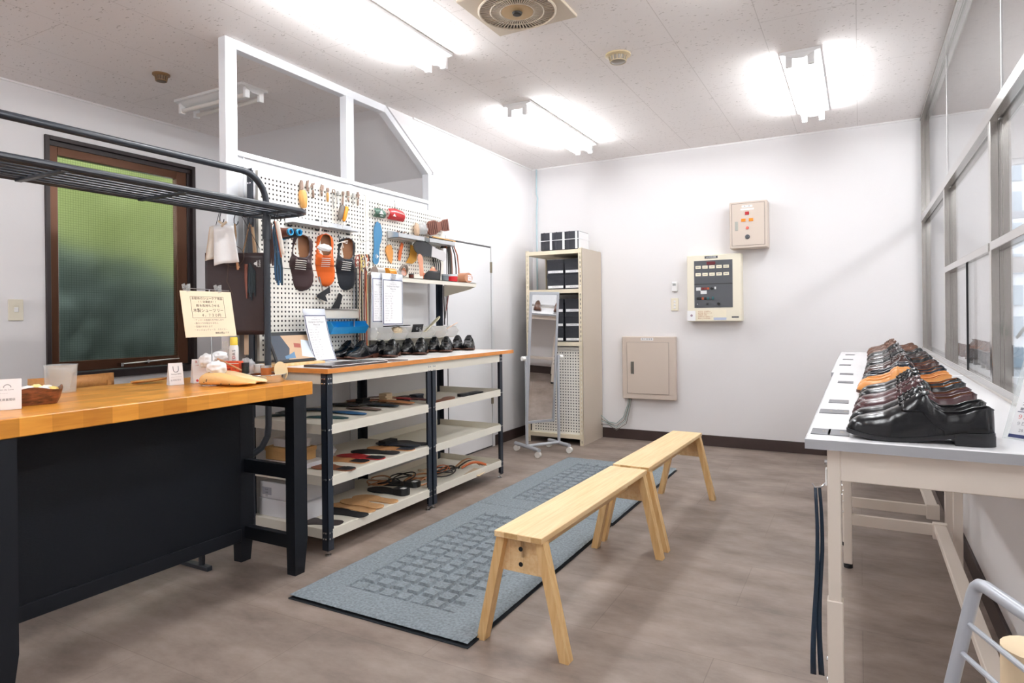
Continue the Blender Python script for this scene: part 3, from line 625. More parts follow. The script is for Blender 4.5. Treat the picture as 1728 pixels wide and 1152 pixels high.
# ---------------------------------------------------------------- rugs
RUGM = mat('slate_blue_pile', '#7c848a', 0.95, var=0.25, vscale=90, bump=0.6, bscale=260, spec=0.1)
def rug(x0, x1, y0, y1, label):
    t = thing('rug', label, 'rug', ((x0 + x1) / 2, (y0 + y1) / 2, 0), group='slate carved rugs')
    rn = random.Random(int(y0 * 10)); P_ = 0.082; bd = 0.17
    nx, ny = int((x1 - x0) / 0.0062), int((y1 - y0) / 0.0062)
    cells = {}
    def H(x, y):
        h = 0.024 + 0.0014 * noise.noise(V((x * 90, y * 90, 0))) + 0.0008 * noise.noise(V((x * 25, y * 25, 3)))
        ix, iy = (x - x0 - bd) / P_, (y - y0 - bd) / P_
        nX, nY = (x1 - x0 - 2 * bd) / P_, (y1 - y0 - 2 * bd) / P_
        if 0 <= ix < nX and 0 <= iy < nY:
            i, j = int(ix), int(iy); u, v = ix - i, iy - j
            k = (i + j) % 2
            cu = 0 < min(u, 1 - u) < 0.12; cv = min(v, 1 - v) < 0.12
            g = (cu and (0.12 < v < 0.88 or k)) or (cv and (k == 0 or 0.15 < u < 0.85))
            if g: h -= 0.013
            h += 0.0012 * (1 if k else -1)
        e = min(x - x0, x1 - x, y - y0, y1 - y)
        if e < 0.012: h -= 0.006 * (1 - e / 0.012)
        return max(0.003, h)
    MB().grid(lambda u, v: V((x0 + (x1 - x0) * u, y0 + (y1 - y0) * v, H(x0 + (x1 - x0) * u, y0 + (y1 - y0) * v))), nx, ny).build('pile', RUGM, t, 45)
    MB().box((x0 - 0.003, y0 - 0.003, 0.0005), (x1 + 0.003, y1 + 0.003, 0.0045)).build('backing', mat('rug_backing', '#2b3036', 0.9), t, 0)
rug(-2.17, -1.262, 1.958, 3.485, 'nearer slate blue carved rug reaching out in front of the benches')
rug(-2.17, -1.255, 3.49, 4.96, 'farther slate blue carved rug toward the back wall')
# ---------------------------------------------------------------- display tables on the right
TBW = mat('white_table_laminate', '#eeeef0', 0.22); TBE = mat('grey_table_edge', '#a9abb0', 0.45); TLEG = mat('cream_powder_coat', '#e3d9ce', 0.5)
def work_table(label, y0, y1, x0, x1, fy0, fy1, diag):
    t = thing('display_table', label, 'table', ((x0 + x1) / 2, (y0 + y1) / 2, 0), group='white topped shoe display tables')
    MB().box((x0, y0, 0.876), (x1, y1, 0.902), 0.003).build('tabletop', TBW, t)
    MB().box((x0 - 0.001, y0 - 0.001, 0.8765), (x1 + 0.001, y0 + 0.0, 0.8995)).box((x0 - 0.001, y0, 0.8765), (x0, y1, 0.8995)).build('edge_band', TBE, t, 0)
    for y in (fy0, fy1):
        MB().box((x0 + 0.075, y, 0.80), (x1 - 0.06, y + 0.028, 0.876), 0.002).build('end_beam', TLEG, t)
        for x in (x0 + 0.046, x1 - 0.075):
            lg = MB().box((x, y, 0.50), (x + 0.029, y + 0.03, 0.876), 0.002).build('leg', TLEG, t)
            MB().box((x - 0.003, y - 0.003, 0.02), (x + 0.032, y + 0.033, 0.51), 0.002).build('leg_sleeve', TLEG, lg)
            MB().lathe([(0.02, 0), (0.02, 0.016), (0.01, 0.02), (0, 0.02)], (x + 0.014, y + 0.015, 0), 14).build('foot', BLACKS, lg)
        MB().box((x0 + 0.075, y, 0.205), (x1 - 0.14, y + 0.022, 0.255), 0.002).build('cross_rail', TLEG, t)
        MB().box((x1 - 0.155, y - 0.004, 0.19), (x1 - 0.10, y + 0.026, 0.262), 0.002).build('joint_plate', TLEG, t)
    MB().box((x1 - 0.15, fy0 + 0.02, 0.225), (x1 - 0.105, fy1, 0.255), 0.002).build('stretcher', TLEG, t)
    MB().box((x0 + 0.05, fy0 + 0.03, 0.82), (x0 + 0.075, fy1, 0.876)).build('side_beam', TLEG, t, 0)
    f = MB()
    for z in (0.36, 0.31, 0.26, 0.84): f.cyl((x0 + 0.04, fy1 + 0.015, z), (x0 + 0.047, fy1 + 0.015, z), 0.006, n=8).cyl((x0 + 0.04, fy0 + 0.015, z), (x0 + 0.047, fy0 + 0.015, z), 0.006, n=8)
    f.build('bolts', CHROME, t)['kind'] = 'stuff'
    return t
work_table('nearer white topped table with grey edge carrying the first shoes', 1.697, 3.69, -0.118, 0.435, 1.72, 3.41, 1)
work_table('farther white topped table against the back wall under the last shoes', 3.70, 5.68, -0.130, 0.435, 3.73, 5.295, 1)
# ---------------------------------------------------------------- corner shelving, mirror
t = thing('storage_rack', 'tall beige slotted angle shelving in the back left corner', 'shelf unit', (-2.56, 5.78, 0))
SLOT = bpy.data.materials.new('slotted_beige_angle'); SLOT.use_nodes = True; n, l, b = nodes(SLOT); b.inputs['Roughness'].default_value = 0.5
tc = n.new('ShaderNodeTexCoord'); sp = n.new('ShaderNodeSeparateXYZ'); l.new(tc.outputs['Object'], sp.inputs[0]); fz_ = mnode(n, l, 'FRACT', mnode(n, l, 'MULTIPLY', sp.outputs[2], 1 / 0.043))
RB = mat('rack_ivory', '#dfd3bb', 0.5)
x0, x1, y0, y1 = -2.850, -2.262, 5.536, 6.02
for xa_, s in ((x0, -1), (x1, 1)):
    for ya_, q in ((y0, -1), (y1, 1)):
        f = MB(); th = 0.0025
        f.box((xa_ - (th if s > 0 else 0), min(ya_, ya_ - q * 0.036), 0), (xa_ + (0 if s > 0 else th), max(ya_, ya_ - q * 0.036), 1.845))
        if q < 0:   # slotted front flange
            a, b_ = sorted((xa_, xa_ - s * 0.036)); m_ = (a + b_) / 2
            f.box((a, ya_, 0), (m_ - 0.0035, ya_ + th, 1.845)).box((m_ + 0.0035, ya_, 0), (b_, ya_ + th, 1.845))
            z = 0.0
            while z < 1.82: f.box((m_ - 0.0035, ya_, z), (m_ + 0.0035, ya_ + th, z + 0.02)); z += 0.043
        f.build('upright', RB, t, 0)
for z in (1.80, 1.43, 0.93, 0.06):
    MB().box((x0 + 0.003, y0 + 0.001, z - 0.002), (x1 - 0.003, y1, z + 0.034)).build('shelf', RB, t, 0)
MB().box((x1 - 0.001, y0 + 0.002, 0.0), (x1 + 0.001, y1 + 0.015, 1.842)).build('side_panel', BEIGE, t, 0)
MB().box((x0 + 0.17, y1 - 0.004, 1.464), (x1 - 0.003, y1 - 0.002, 1.80)).build('back_panel', BEIGE, t, 0)
tp = thing('perforated_sheet', 'loose perforated ivory sheet leaning inside the bottom of the corner shelving', 'pegboard', (0, 0, 0))
o = MB().box((0.0, -0.245, 0.10), (0.0012, 0.245, 0.895)).build('sheet', PEG, None, 0)
o.parent = tp; o.matrix_world = Matrix.Translation((-2.55, 5.577, 0.0)) @ Matrix.Rotation(PI / 2, 4, 'Z')
MB().box((-2.82, 5.575, 0.095), (-2.795, 5.579, 0.9)).box((-2.305, 5.575, 0.095), (-2.28, 5.579, 0.9)).box((-2.82, 5.575, 0.895), (-2.28, 5.579, 0.915)).box((-2.82, 5.575, 0.092), (-2.28, 5.579, 0.1)).build('sheet_rim', mat('ivory_rim', '#efece3', 0.45), tp, 0)
BXB = mat('black_box_card', '#20222a', 0.6); BXW = mat('white_box_label', '#eeeef0', 0.6)
def shoebox(x0, x1, y0, y1, z0, z1, label, lab=(0.04, 0.17)):
    t = thing('shoe_box', label, 'box', ((x0 + x1) / 2, (y0 + y1) / 2, z0), group='black boxes in the corner shelving')
    MB().box((x0 + 0.002, y0 + 0.002, z0), (x1 - 0.002, y1, z1 - 0.03)).build('body', BXB, t, 0)
    MB().box((x0, y0, z1 - 0.036), (x1, y1 + 0.002, z1), 0.001).build('lid', BXB, t, 0)
    p_ = MB().box((x0 + 0.012, y0 - 0.0008, z0 + 0.012), (x1 - 0.008, y0 + 0.002, z0 + 0.036)).build('paper_label', BXW, t, 0)
    s_ = [text('SHOES 25.5', 0.013, ((x0 + x1) / 2, y0 - 0.0008, z0 + 0.024), (1, 0, 0), (0, 0, 1), GREYINK, t, 'label_print')]
bw = 0.178
for i, nm in ((0, 'left'), (1, 'right')):
    for j, h in ((0, 'lower'), (1, 'upper')):
        xx = -2.652 + i * (bw + 0.006)
        shoebox(xx, xx + bw, 5.60, 5.95, 1.466 + j * 0.145, 1.466 + j * 0.145 + 0.142, 'black lidded box, %s %s of four on the upper shelf of the corner rack' % (h, nm))
for i, nm in ((0, 'behind the mirror'), (1, 'right of the mirror')):
    for j, h in ((0, 'lowest'), (1, 'middle'), (2, 'topmost')):
        xx = -2.660 + i * (bw + 0.014)
        shoebox(xx, xx + bw, 5.60, 5.95, 0.966 + j * 0.137, 0.966 + j * 0.137 + 0.134, 'black lidded box, %s of three stacked %s' % (h, nm))
for j, h in ((0, 'lowest'), (1, 'middle'), (2, 'topmost')):
    shoebox(-2.845, -2.845 + 0.178, 5.60, 5.95, 0.966 + j * 0.137, 0.966 + j * 0.137 + 0.134, 'black lidded box, %s of three at the far left of the middle shelf' % h)
t = thing('storage_case', 'large black case behind the loose perforated sheet', 'box', (-2.55, 5.8, 0.1)); MB().box((-2.82, 5.64, 0.097), (-2.29, 5.98, 0.86), 0.004).build('case_body', BXB, t)
SPN = ('leftmost', 'middle', 'rightmost')
for i in range(3):
    xx = -2.715 + i * 0.132
    t = thing('storage_case', 'black upright case with white spine strip, %s of three tied on the corner rack' % SPN[i], 'box', (xx + 0.065, 5.75, 1.845), group='black cases on the corner rack')
    MB().box((xx, 5.60, 1.845), (xx + 0.13, 5.86, 2.015), 0.003).build('case_body', BXB, t)
    MB().box((xx + 0.03, 5.597, 1.845), (xx + 0.045, 5.602, 2.017), 0.002).build('ridge', BXB, t)
    MB().box((xx + 0.098, 5.5985, 1.848), (xx + 0.12, 5.601, 2.012)).build('spine_strip', BXW, t, 0)
    if i == 2: MB().box((xx + 0.129, 5.605, 1.85), (xx + 0.1315, 5.855, 2.01)).build('white_side', BXW, t, 0)
tag(MB().tube([(-2.722, 5.59, 1.935), (-2.318, 5.59, 1.94), (-2.312, 5.60, 1.94), (-2.312, 5.865, 1.94), (-2.722, 5.865, 1.935)], 0.003, 6, closed=True).build('string', mat('white_string', '#e8e8ea', 0.7)), 'white string tied around the three black cases', 'string')
# mirror on castors
SILV = mat('silver_painted_tube', '#b9bcc2', 0.35, 0.35); CAST = mat('white_castor', '#e9e7e2', 0.4)
t = thing('standing_mirror', 'tall swivel mirror in silver frame on white castors', 'mirror', (-2.6, 5.2, 0))
fl = at(872, 755, 'z', 0.026); fr_ = at(908, 767, 'z', 0.026); d1 = (fr_ - fl).normalized(); g0 = at(961, 759, 'z', 0.026)
cr = at(926.5, 749, 'z', 0.026)
def castor(p):
    f = MB().cyl((p.x, p.y - 0.016, 0.026), (p.x, p.y + 0.016, 0.026), 0.026, n=16); f.build('castor', CAST, t)
for p in (fl, fr_, g0, cr): castor(p)
lm, rm = fl.lerp(fr_, 0.5), cr.lerp(g0, 0.5); lm.z = rm.z = 0.07
def up(p, z): return V((p.x, p.y, z))
MB().tube([up(fl, 0.065) - d1 * 0.02, up(fr_, 0.065) + d1 * 0.02], 0.017, 12).build('foot_tube', SILV, t)
MB().tube([up(cr, 0.065), up(g0, 0.065)], 0.017, 12).build('foot_tube', SILV, t)
MB().tube([lm, rm], 0.014, 12).build('cross_tube', SILV, t)
pvz = 0.84
for p in (lm, rm):
    MB().tube([up(p, 0.07), up(p, pvz + 0.02)], 0.0135, 12).build('post', SILV, t)
hd = (rm - lm).normalized(); nv = V((hd.y, -hd.x, 0))
MB().cyl(up(lm, pvz) - hd * 0.045, up(lm, pvz) - hd * 0.012, 0.02, n=14).build('knob', CAST, t)
MB().cyl(up(rm, pvz) + hd * 0.045, up(rm, pvz) + hd * 0.012, 0.02, n=14).build('knob', CAST, t)
tl = math.radians(5.0); vv = (V((0, 0, 1)) * math.cos(tl) + nv * math.sin(tl)).normalized(); ww = hd.cross(vv)
mw_ = (rm - lm).length - 0.055; mc = up(lm.lerp(rm, 0.5), pvz); mh0, mh1 = -0.575, 0.575
q = lambda a, b_, c_=0: mc + hd * a + vv * b_ + ww * c_
for a, b_, c_, d_ in ((-mw_ / 2, mh0, -mw_ / 2, mh1), (mw_ / 2, mh0, mw_ / 2, mh1)): MB().bar(q(a, b_), q(c_, d_), 0.024, 0.016, hd, 0.002).build('side_frame', SILV, t)
for h_ in (mh0, mh1): MB().bar(q(-mw_ / 2 - 0.012, h_), q(mw_ / 2 + 0.012, h_), 0.016, 0.024, ww, 0.002).build('end_frame', SILV, t)
MIR = mat('mirror_silver', '#f4f4f4', 0.01, 1.0)
sgn = 1 if (CAM - mc).dot(ww) > 0 else -1
MB().obox(mc + ww * sgn * 0.002, (hd, vv, ww), (mw_, mh1 - mh0, 0.004)).build('mirror_glass', MIR, t, 0)
# ---------------------------------------------------------------- boxes on the back wall
DBOX = mat('beige_distribution_box', '#cdbfb3', 0.45); IVO = mat('ivory_enamel', '#e9e2cf', 0.45); DKGP = mat('dark_grey_panel', '#4b4d52', 0.5); LBL = mat('printed_label_cream', '#efe6cf', 0.6)
XU, ZU = (1, 0, 0), (0, 0, 1)
t = thing('electrical_box', 'large flat beige terminal box low on the back wall', 'electrical box', (-1.77, YB, 0.4))
MB().box((-2.035, 5.985, 0.405), (-1.515, YB, 1.005), 0.006).build('cabinet_body', DBOX, t)
MB().box((-1.985, 5.980, 0.458), (-1.578, 5.986, 0.952)).build('door_gap', mat('gap_brown', '#7d7068', 0.7), t, 0)
dd = MB().box((-1.983, 5.979, 0.460), (-1.580, 5.987, 0.950), 0.001).build('door', DBOX, t)
MB().box((-1.945, 5.974, 0.645), (-1.915, 5.98, 0.765), 0.002).cyl((-1.93, 5.97, 0.66), (-1.93, 5.978, 0.66), 0.007, n=10).build('handle', mat('nickel', '#a9aaa4', 0.3, 1.0), dd)
MB().box((-1.845, 5.984, 0.968), (-1.725, 5.9855, 0.994)).build('name_plate', PAPER, t, 0)
text('電 灯 弱 電 盤', 0.017, (-1.785, 5.984, 0.981), XU, ZU, INK, t, 'plate_lettering')
f = MB(); WIRES = mat('green_grey_wires', '#7f9a98', 0.5)
for k in range(6):
    o_ = k * 0.006
    tag(MB().tube([(-1.985 + o_, 6.02, 0.405), (-1.99 + o_, 6.0, 0.34), (-2.03 + o_, 5.99, 0.22 - o_ * 2), (-2.10, 5.985, 0.155 - o_ * 2.2), (-2.18, 5.985, 0.165 - o_), (-2.262, 5.99, 0.225 - o_ * 3)], 0.0032, 6).build('cable', [WIRES, mat('grey_wire', '#b5b3ae', 0.5), mat('brown_wire', '#6d6560', 0.5)][k % 3]),
        'thin cable sagging from the low beige box to the corner rack', 'cable', 'cables under the terminal box')
# fire alarm panel
t = thing('fire_alarm_panel', 'ivory fire alarm panel with dark grey control field on the back wall', 'alarm panel', (-1.16, YB, 1.14))
a0, a1, b0, b1, yf = -1.392, -0.915, 1.147, 1.752, 5.95
MB().box((a0, yf, b0), (a1, YB, b1), 0.006).build('housing', IVO, t)
MB().box((a0 + 0.065, yf - 0.002, b0 + 0.125), (a1 - 0.075, yf + 0.002, b1 - 0.052)).build('control_field', DKGP, t, 0)
MB().box((a0 + 0.065, yf - 0.003, 1.483), (a1 - 0.075, yf - 0.0005, 1.49)).build('seam', INK, t, 0)
MB().box((a0 + 0.16, yf - 0.0015, b1 - 0.035), (a0 + 0.275, yf, b1 - 0.013)).build('name_plate', DKGP, t, 0)
text('火災受信機', 0.017, (a0 + 0.2175, yf - 0.0015, b1 - 0.024), XU, ZU, PAPER, t, 'plate_lettering')
MB().box((a0 + 0.178, yf - 0.006, b1 - 0.092), (a0 + 0.255, yf, b1 - 0.064), 0.001).build('alarm_lamp', mat('dark_red_lens', '#5d1620', 0.25), t)
for r_ in range(2):
    for c_ in range(5):
        x = a0 + 0.078 + c_ * 0.0615; z = 1.640 - r_ * 0.066
        MB().box((x, yf - 0.005, z - 0.014), (x + 0.048, yf, z + 0.014), 0.001).build('zone_button', LBL, t)
        text('■■■■', 0.008, (x + 0.024, yf - 0.005, z), XU, ZU, GREYINK, t, 'zone_print')
swc = [mat('btn_black', '#17181a', 0.4), mat('btn_red', '#7c2420', 0.4), mat('btn_orange', '#b5562f', 0.4), mat('btn_teal', '#24636a', 0.4), mat('btn_white', '#dcdcdc', 0.4)]
def sw(x, z, w, h, m, nm='switch'): MB().box((a0 + x, yf - 0.008, z), (a0 + x + w, yf, z + h), 0.001).build(nm, swc[m], t)
sw(0.083, 1.428, 0.04, 0.03, 4, 'meter')
for i, m in enumerate((1, 1, 2)): sw(0.132 + i * 0.024, 1.436, 0.019, 0.02, m)
sw(0.122, 1.396, 0.055, 0.032, 4, 'memo')
for i, m in enumerate((0, 0, 2, 0, 3)): sw(0.086 + i * 0.0235, 1.345, 0.017, 0.022, m)
sw(0.222, 1.345, 0.017, 0.026, 3)
sw(0.175, 1.296, 0.016, 0.018, 0); sw(0.245, 1.438, 0.014, 0.022, 4)
for x, z in ((0.222, 1.445), (0.28, 1.306)): MB().cyl((a0 + x, yf - 0.014, z), (a0 + x, yf, z), 0.012, n=16).build('knob', swc[0], t)
MB().cyl((a0 + 0.093, yf - 0.006, 1.305), (a0 + 0.093, yf, 1.305), 0.006, n=12).build('jack', CHROME, t)
MB().box((a0 + 0.083, yf - 0.001, b0 + 0.012), (a0 + 0.345, yf, b0 + 0.105)).build('instruction_sheet', LBL, t, 0)
ln = [text(s_, 0.012, (a0 + 0.095, yf - 0.0015, b0 + 0.09 - i * 0.0155), XU, ZU, mat('rust_ink', '#b0794f', 0.7), t, 'x', 'LEFT') for i, s_ in enumerate(('火災表示  主音響停止', '地区音響  復旧スイッチ', '予備電源  試験', '点検時は必ず連絡のこと', '異常のときは管理者へ'))]
merge_into('sheet_print', ln, t, mat('rust_ink', '#b0794f', 0.7))
MB().box((a0 + 0.235, yf - 0.0018, b0 + 0.012), (a0 + 0.345, yf - 0.001, b0 + 0.035)).build('blue_label', mat('pale_blue_label', '#b9c2d8', 0.6), t, 0)
MB().box((a0 - 0.0, yf - 0.002, b0 + 0.006), (a0 + 0.072, yf, b0 + 0.098)).build('card_sticker', PAPER, t, 0)
MB().lathe([(0.011, 0), (0, 0.001)], (a0 + 0.038, yf - 0.002, b0 + 0.055), 16, Matrix.Rotation(PI / 2, 4, 'X')).build('card_mark', mat('mauve_ink', '#a58d9c', 0.6), t)
MB().box((a1 - 0.085, yf - 0.001, b0 + 0.032), (a1 - 0.025, yf, b0 + 0.044)).build('maker_plate', DKGP, t, 0)
# upper control box
t = thing('control_box', 'beige control box with red and orange lamps highest on the back wall', 'electrical box', (-0.85, YB, 1.78))
a0, a1, b0, b1, yf = -1.003, -0.690, 1.788, 2.195, 5.90
MB().box((a0, yf, b0), (a1, YB, b1), 0.005).build('housing', DBOX, t)
MB().box((a0 + 0.018, yf - 0.0012, b0 + 0.022), (a1 - 0.02, yf, b1 - 0.014)).build('door_gap', mat('gap_dark', '#4f4741', 0.7), t, 0)
MB().box((a0 + 0.021, yf - 0.002, b0 + 0.025), (a1 - 0.023, yf, b1 - 0.017)).build('door', DBOX, t, 0); dd = [x for x in t.children if x.name.startswith('door') and 'gap' not in x.name][0]
MB().box((a0 + 0.105, yf - 0.003, b1 - 0.052), (a0 + 0.192, yf - 0.001, b1 - 0.034)).box((a0 + 0.095, yf - 0.003, b1 - 0.075), (a0 + 0.205, yf - 0.001, b1 - 0.062)).build('name_plate', PAPER, t, 0)
text('動 力 盤', 0.014, (a0 + 0.148, yf - 0.003, b1 - 0.043), XU, ZU, INK, t, 'plate_lettering')
MB().box((a0 + 0.132, yf - 0.008, b1 - 0.118), (a0 + 0.165, yf, b1 - 0.09), 0.001).build('red_lamp', mat('red_lens', '#a5252a', 0.25), t)
for x in (0.1, 0.163): MB().box((a0 + x, yf - 0.008, b1 - 0.176), (a0 + x + 0.036, yf, b1 - 0.15), 0.001).build('orange_lamp', mat('orange_lens', '#e0811c', 0.25), t)
MB().lathe([(0.014, 0), (0.012, -0.01), (0, -0.012)], (a0 + 0.15, yf, b1 - 0.232), 16, Matrix.Rotation(-PI / 2, 4, 'X')).build('push_button', mat('pink_button', '#c0564a', 0.3), t)
MB().lathe([(0.021, 0), (0.020, -0.008), (0.012, -0.009), (0.012, -0.02), (0, -0.022)], (a0 + 0.15, yf, b1 - 0.31), 18, Matrix.Rotation(-PI / 2, 4, 'X')).build('selector', mat('dark_chrome', '#55565a', 0.3, 0.8), t)
MB().box((a0 + 0.046, yf - 0.005, b1 - 0.25), (a0 + 0.072, yf, b1 - 0.172), 0.002).build('handle', mat('nickel', '#a9aaa4', 0.3, 1.0), dd)
# thermostat and switches
t = thing('remote_control', 'small white remote holder on the back wall left of the alarm panel', 'switch', (-1.53, YB, 1.43))
MB().box((-1.556, 6.022, 1.43), (-1.502, YB, 1.522), 0.006).build('case', LAMPW, t); MB().box((-1.544, 6.0205, 1.485), (-1.514, 6.023, 1.505)).build('screen', mat('lcd_grey', '#a5a8a6', 0.3), t, 0)
t = thing('light_switch', 'ivory three gang switch plate below the white remote holder', 'switch', (-1.53, YB, 1.24))
MB().box((-1.567, 6.04, 1.248), (-1.497, YB, 1.368), 0.003).build('plate', IVO, t)
for k in range(3): MB().box((-1.541, 6.036, 1.268 + k * 0.029), (-1.522, 6.041, 1.288 + k * 0.029), 0.002).build('rocker', LAMPW, t)
t = thing('light_switch', 'ivory switch plate on the wall left of the bronze window', 'switch', (XW, 2.09, 1.28))
MB().box((XW, 2.055, 1.215), (XW + 0.008, 2.138, 1.352), 0.002).build('plate', IVO, t); MB().box((XW + 0.007, 2.085, 1.27), (XW + 0.012, 2.11, 1.3), 0.002).build('rocker', LAMPW, t)
t = thing('duct_cover', 'cream surface wiring box on the lower left perforated board', 'cable box', (-2.92, 3.0, 1.2))
MB().box((-2.895, 2.76, 1.205), (-2.868, 3.2, 1.262), 0.003).build('cover', IVORY, t); MB().box((-2.895, 2.78, 1.262), (-2.863, 3.17, 1.268)).build('lip', STEEL, t, 0)
# ---------------------------------------------------------------- shoes
L0 = 0.290
Wt = [(0, 0.010), (0.006, 0.021), (0.02, 0.030), (0.05, 0.0345), (0.09, 0.034), (0.13, 0.036), (0.17, 0.043), (0.20, 0.0475), (0.23, 0.045), (0.255, 0.039), (0.272, 0.030), (0.283, 0.019), (0.290, 0.004)]
Ht = [(0, 0.080), (0.01, 0.086), (0.03, 0.081), (0.06, 0.069), (0.09, 0.066), (0.112, 0.080), (0.132, 0.112), (0.145, 0.110), (0.165, 0.096), (0.19, 0.076), (0.215, 0.064), (0.24, 0.058), (0.265, 0.052), (0.28, 0.043), (0.290, 0.027)]
Zt = [(0, 0.029), (0.06, 0.027), (0.10, 0.019), (0.14, 0.012), (0.19, 0.009), (0.23, 0.0105), (0.29, 0.020)]
Tt = [(0, 0.001), (0.008, 0.014), (0.03, 0.021), (0.07, 0.026), (0.105, 0.025), (0.128, 0.020), (0.142, 0.0)]
def cen(x): return 0.004 * math.sin(PI * x / L0) * -1 + (0.006 * max(0, (x - 0.2) / 0.09) ** 1.5)
def shoe_profile(x, s, style):
    """half profile: s 0 at welt .. 1 at rim / ridge; returns (y,z)"""
    w, h, z0, tw = interp(Wt, x), interp(Ht, x), interp(Zt, x), interp(Tt, x)
    if style == 'loafer' and 0.11 < x < 0.2: h = min(h, 0.098)
    th = s * PI / 2
    yc, zc = w * max(0, math.cos(th)) ** 0.62, z0 + (h - z0) * math.sin(th) ** 0.95
    bulge = math.sin(min(1, s * 1.15) * PI) * 0.002
    yo, zo = w + (tw - w) * (s ** 1.7) + bulge, z0 + (h - z0) * s
    k = min(1, max(0, (x - 0.10) / 0.045)); k = k * k * (3 - 2 * k)
    return yo * (1 - k) + yc * k, zo * (1 - k) + zc * k
def make_shoe(name, label, group, mu, ml, ms, mlace, style='derby', lastsole=True):
    t = thing(name, label, 'shoe', (0, 0, 0), group=group)
    NS = 52; xs = [L0 * (0.5 - 0.5 * math.cos(PI * i / NS)) * 0.35 + L0 * i / NS * 0.65 for i in range(NS + 1)]
    NP = 12
    def P(x, s, side, off=0.0):
        y, z = shoe_profile(x, s, style)
        if off:
            y2, z2 = shoe_profile(x, min(1, s + 0.02), style); y1, z1 = shoe_profile(x, max(0, s - 0.02), style)
            d = V((0, y2 - y1, z2 - z1)); n_ = V((0, d.z, -d.y)).normalized() if d.length > 1e-7 else V((0, 0, 1)); y += n_.y * off; z += n_.z * off
        return V((x, side * y + cen(x), z))
    # upper
    f = MB(); rows = []
    for x in xs: rows.append([f.bm.verts.new(P(x, i / NP, 1)) for i in range(NP + 1)] + [f.bm.verts.new(P(x, 1 - i / NP, -1)) for i in range(NP + 1)])
    n_ = 2 * NP + 2
    for i in range(NS):
        for j in range(n_ - 1):
            if j == NP and xs[i + 1] < 0.142: continue   # collar opening
            f.bm.faces.new((rows[i][j], rows[i + 1][j], rows[i + 1][j + 1], rows[i][j + 1]))
    f.bm.faces.new(rows[0]) ; bmesh.ops.remove_doubles(f.bm, verts=f.bm.verts[:], dist=0.0004)
    if not lastsole: pass
    f.build('upper', mu, t, 60)
    # lining
    f = MB(); rows = []
    lx = [x for x in xs if x < 0.145]
    for x in lx:
        y, z = shoe_profile(x, 1, style); z0 = interp(Zt, x); w = interp(Wt, x)
        prof = [(y, z), (max(0.0, y - 0.001), z - 0.001), (min(y + 0.004, w - 0.003) , z - (z - z0) * 0.3), (w - 0.005 if w > 0.006 else 0, z0 + 0.02), (w * 0.6, z0 + 0.010), (0, z0 + 0.008)]
        xx = x + 0.0025 * max(0, 1 - x / 0.02)
        rows.append([f.bm.verts.new(V((xx, a_ + cen(x), b_))) for a_, b_ in prof] + [f.bm.verts.new(V((xx, -a_ + cen(x), b_))) for a_, b_ in prof[-2::-1]])
    for a_, b_ in zip(rows, rows[1:]):
        for j in range(len(a_) - 1): f.bm.faces.new((a_[j], b_[j], b_[j + 1], a_[j + 1]))
    f.bm.faces.new(rows[0]); f.build('lining', ml, t, 50)
    # rim bead around the collar
    pr = [P(x, 1, 1) for x in lx[::-1]] + [P(x, 1, -1) for x in lx]
    MB().tube(pr, 0.0016, 6).build('topline', mu, t)
    # quarters: a second leather layer
    sstep = lambda q: max(0, min(1, q)) ** 2 * (3 - 2 * max(0, min(1, q)))
    xf = (lambda s: 0.098 + 0.080 * sstep((s - 0.22) / 0.42)) if style != 'oxford' else (lambda s: 0.110 + 0.068 * sstep((s - 0.1) / 0.6))
    smax = 0.90
    if style in ('derby', 'oxford'):
        for side in (1, -1):
            f = MB(); f.grid(lambda u, v: P(0.012 + u * (xf(v) - 0.012), v * (0.985 - (0.985 - smax) * sstep((0.012 + u * (xf(v) - 0.012) - 0.118) / 0.03)), side, 0.0018), 26, 15)
            f.build('quarter', mu, t, 60, solid=0.0014)
        # tongue
        f = MB(); f.grid(lambda u, v: V((0.122 + 0.05 * u, (v - 0.5) * 0.034 * (1 - 0.2 * u), interp(Ht, 0.135 + 0.045 * u) + 0.003 * (1 - u) - 0.0005 - 0.006 * abs(v - 0.5) ** 2 * 4 + 0.0035)), 8, 6); f.build('tongue', mu, t, 60, solid=0.0015)
        # laces, five crossings and eyelets
        for k in range(5):
            x = 0.139 + 0.0105 * k; hw = 0.0165
            pts = []
            for j in range(9):
                yy = -hw + 2 * hw * j / 8; wq = interp(Wt, x); thq = math.acos(min(1, (abs(yy) / wq) ** (1 / 0.62))); zz = interp(Zt, x) + (interp(Ht, x) - interp(Zt, x)) * math.sin(thq) ** 0.95 + 0.0042 - (0.0028 if j in (0, 8) else 0)
                pts.append(V((x + 0.002 * (j % 2 == 0) * 0, yy + cen(x), zz)))
            f = MB().tube(pts, 0.0017, 6)
            f.build('lace', mlace, t)
    elif style == 'loafer':
        for side in (1,):
            f = MB(); f.grid(lambda u, v: P(0.158 + 0.024 * u, 0.15 + 0.85 * (v * 2) if v < 0.5 else 0.15 + 0.85 * (2 - 2 * v), 1 if v < 0.5 else -1, 0.0022), 3, 21); f.build('saddle_strap', mu, t, 60, solid=0.002)
        pr = []
        for k in range(21):
            a_ = PI * k / 20; x = 0.185 + 0.075 * math.sin(a_); y = 0.026 * math.cos(a_)
            s_ = 0.62; q_ = P(x, 0.55 + 0.1 * (1 - math.sin(a_)), 1 if y > 0 else -1, 0.001); 
            w_ = interp(Wt, x); yy = max(-w_ * 0.8, min(w_ * 0.8, y)); 
            # height of the ridge surface at that y
            th = math.acos(min(1, (abs(yy) / max(w_, 1e-4)) ** (1 / 0.62))); z = interp(Zt, x) + (interp(Ht, x) - interp(Zt, x)) * math.sin(th) ** 0.95
            pr.append(V((x, yy + cen(x), z + 0.001)))
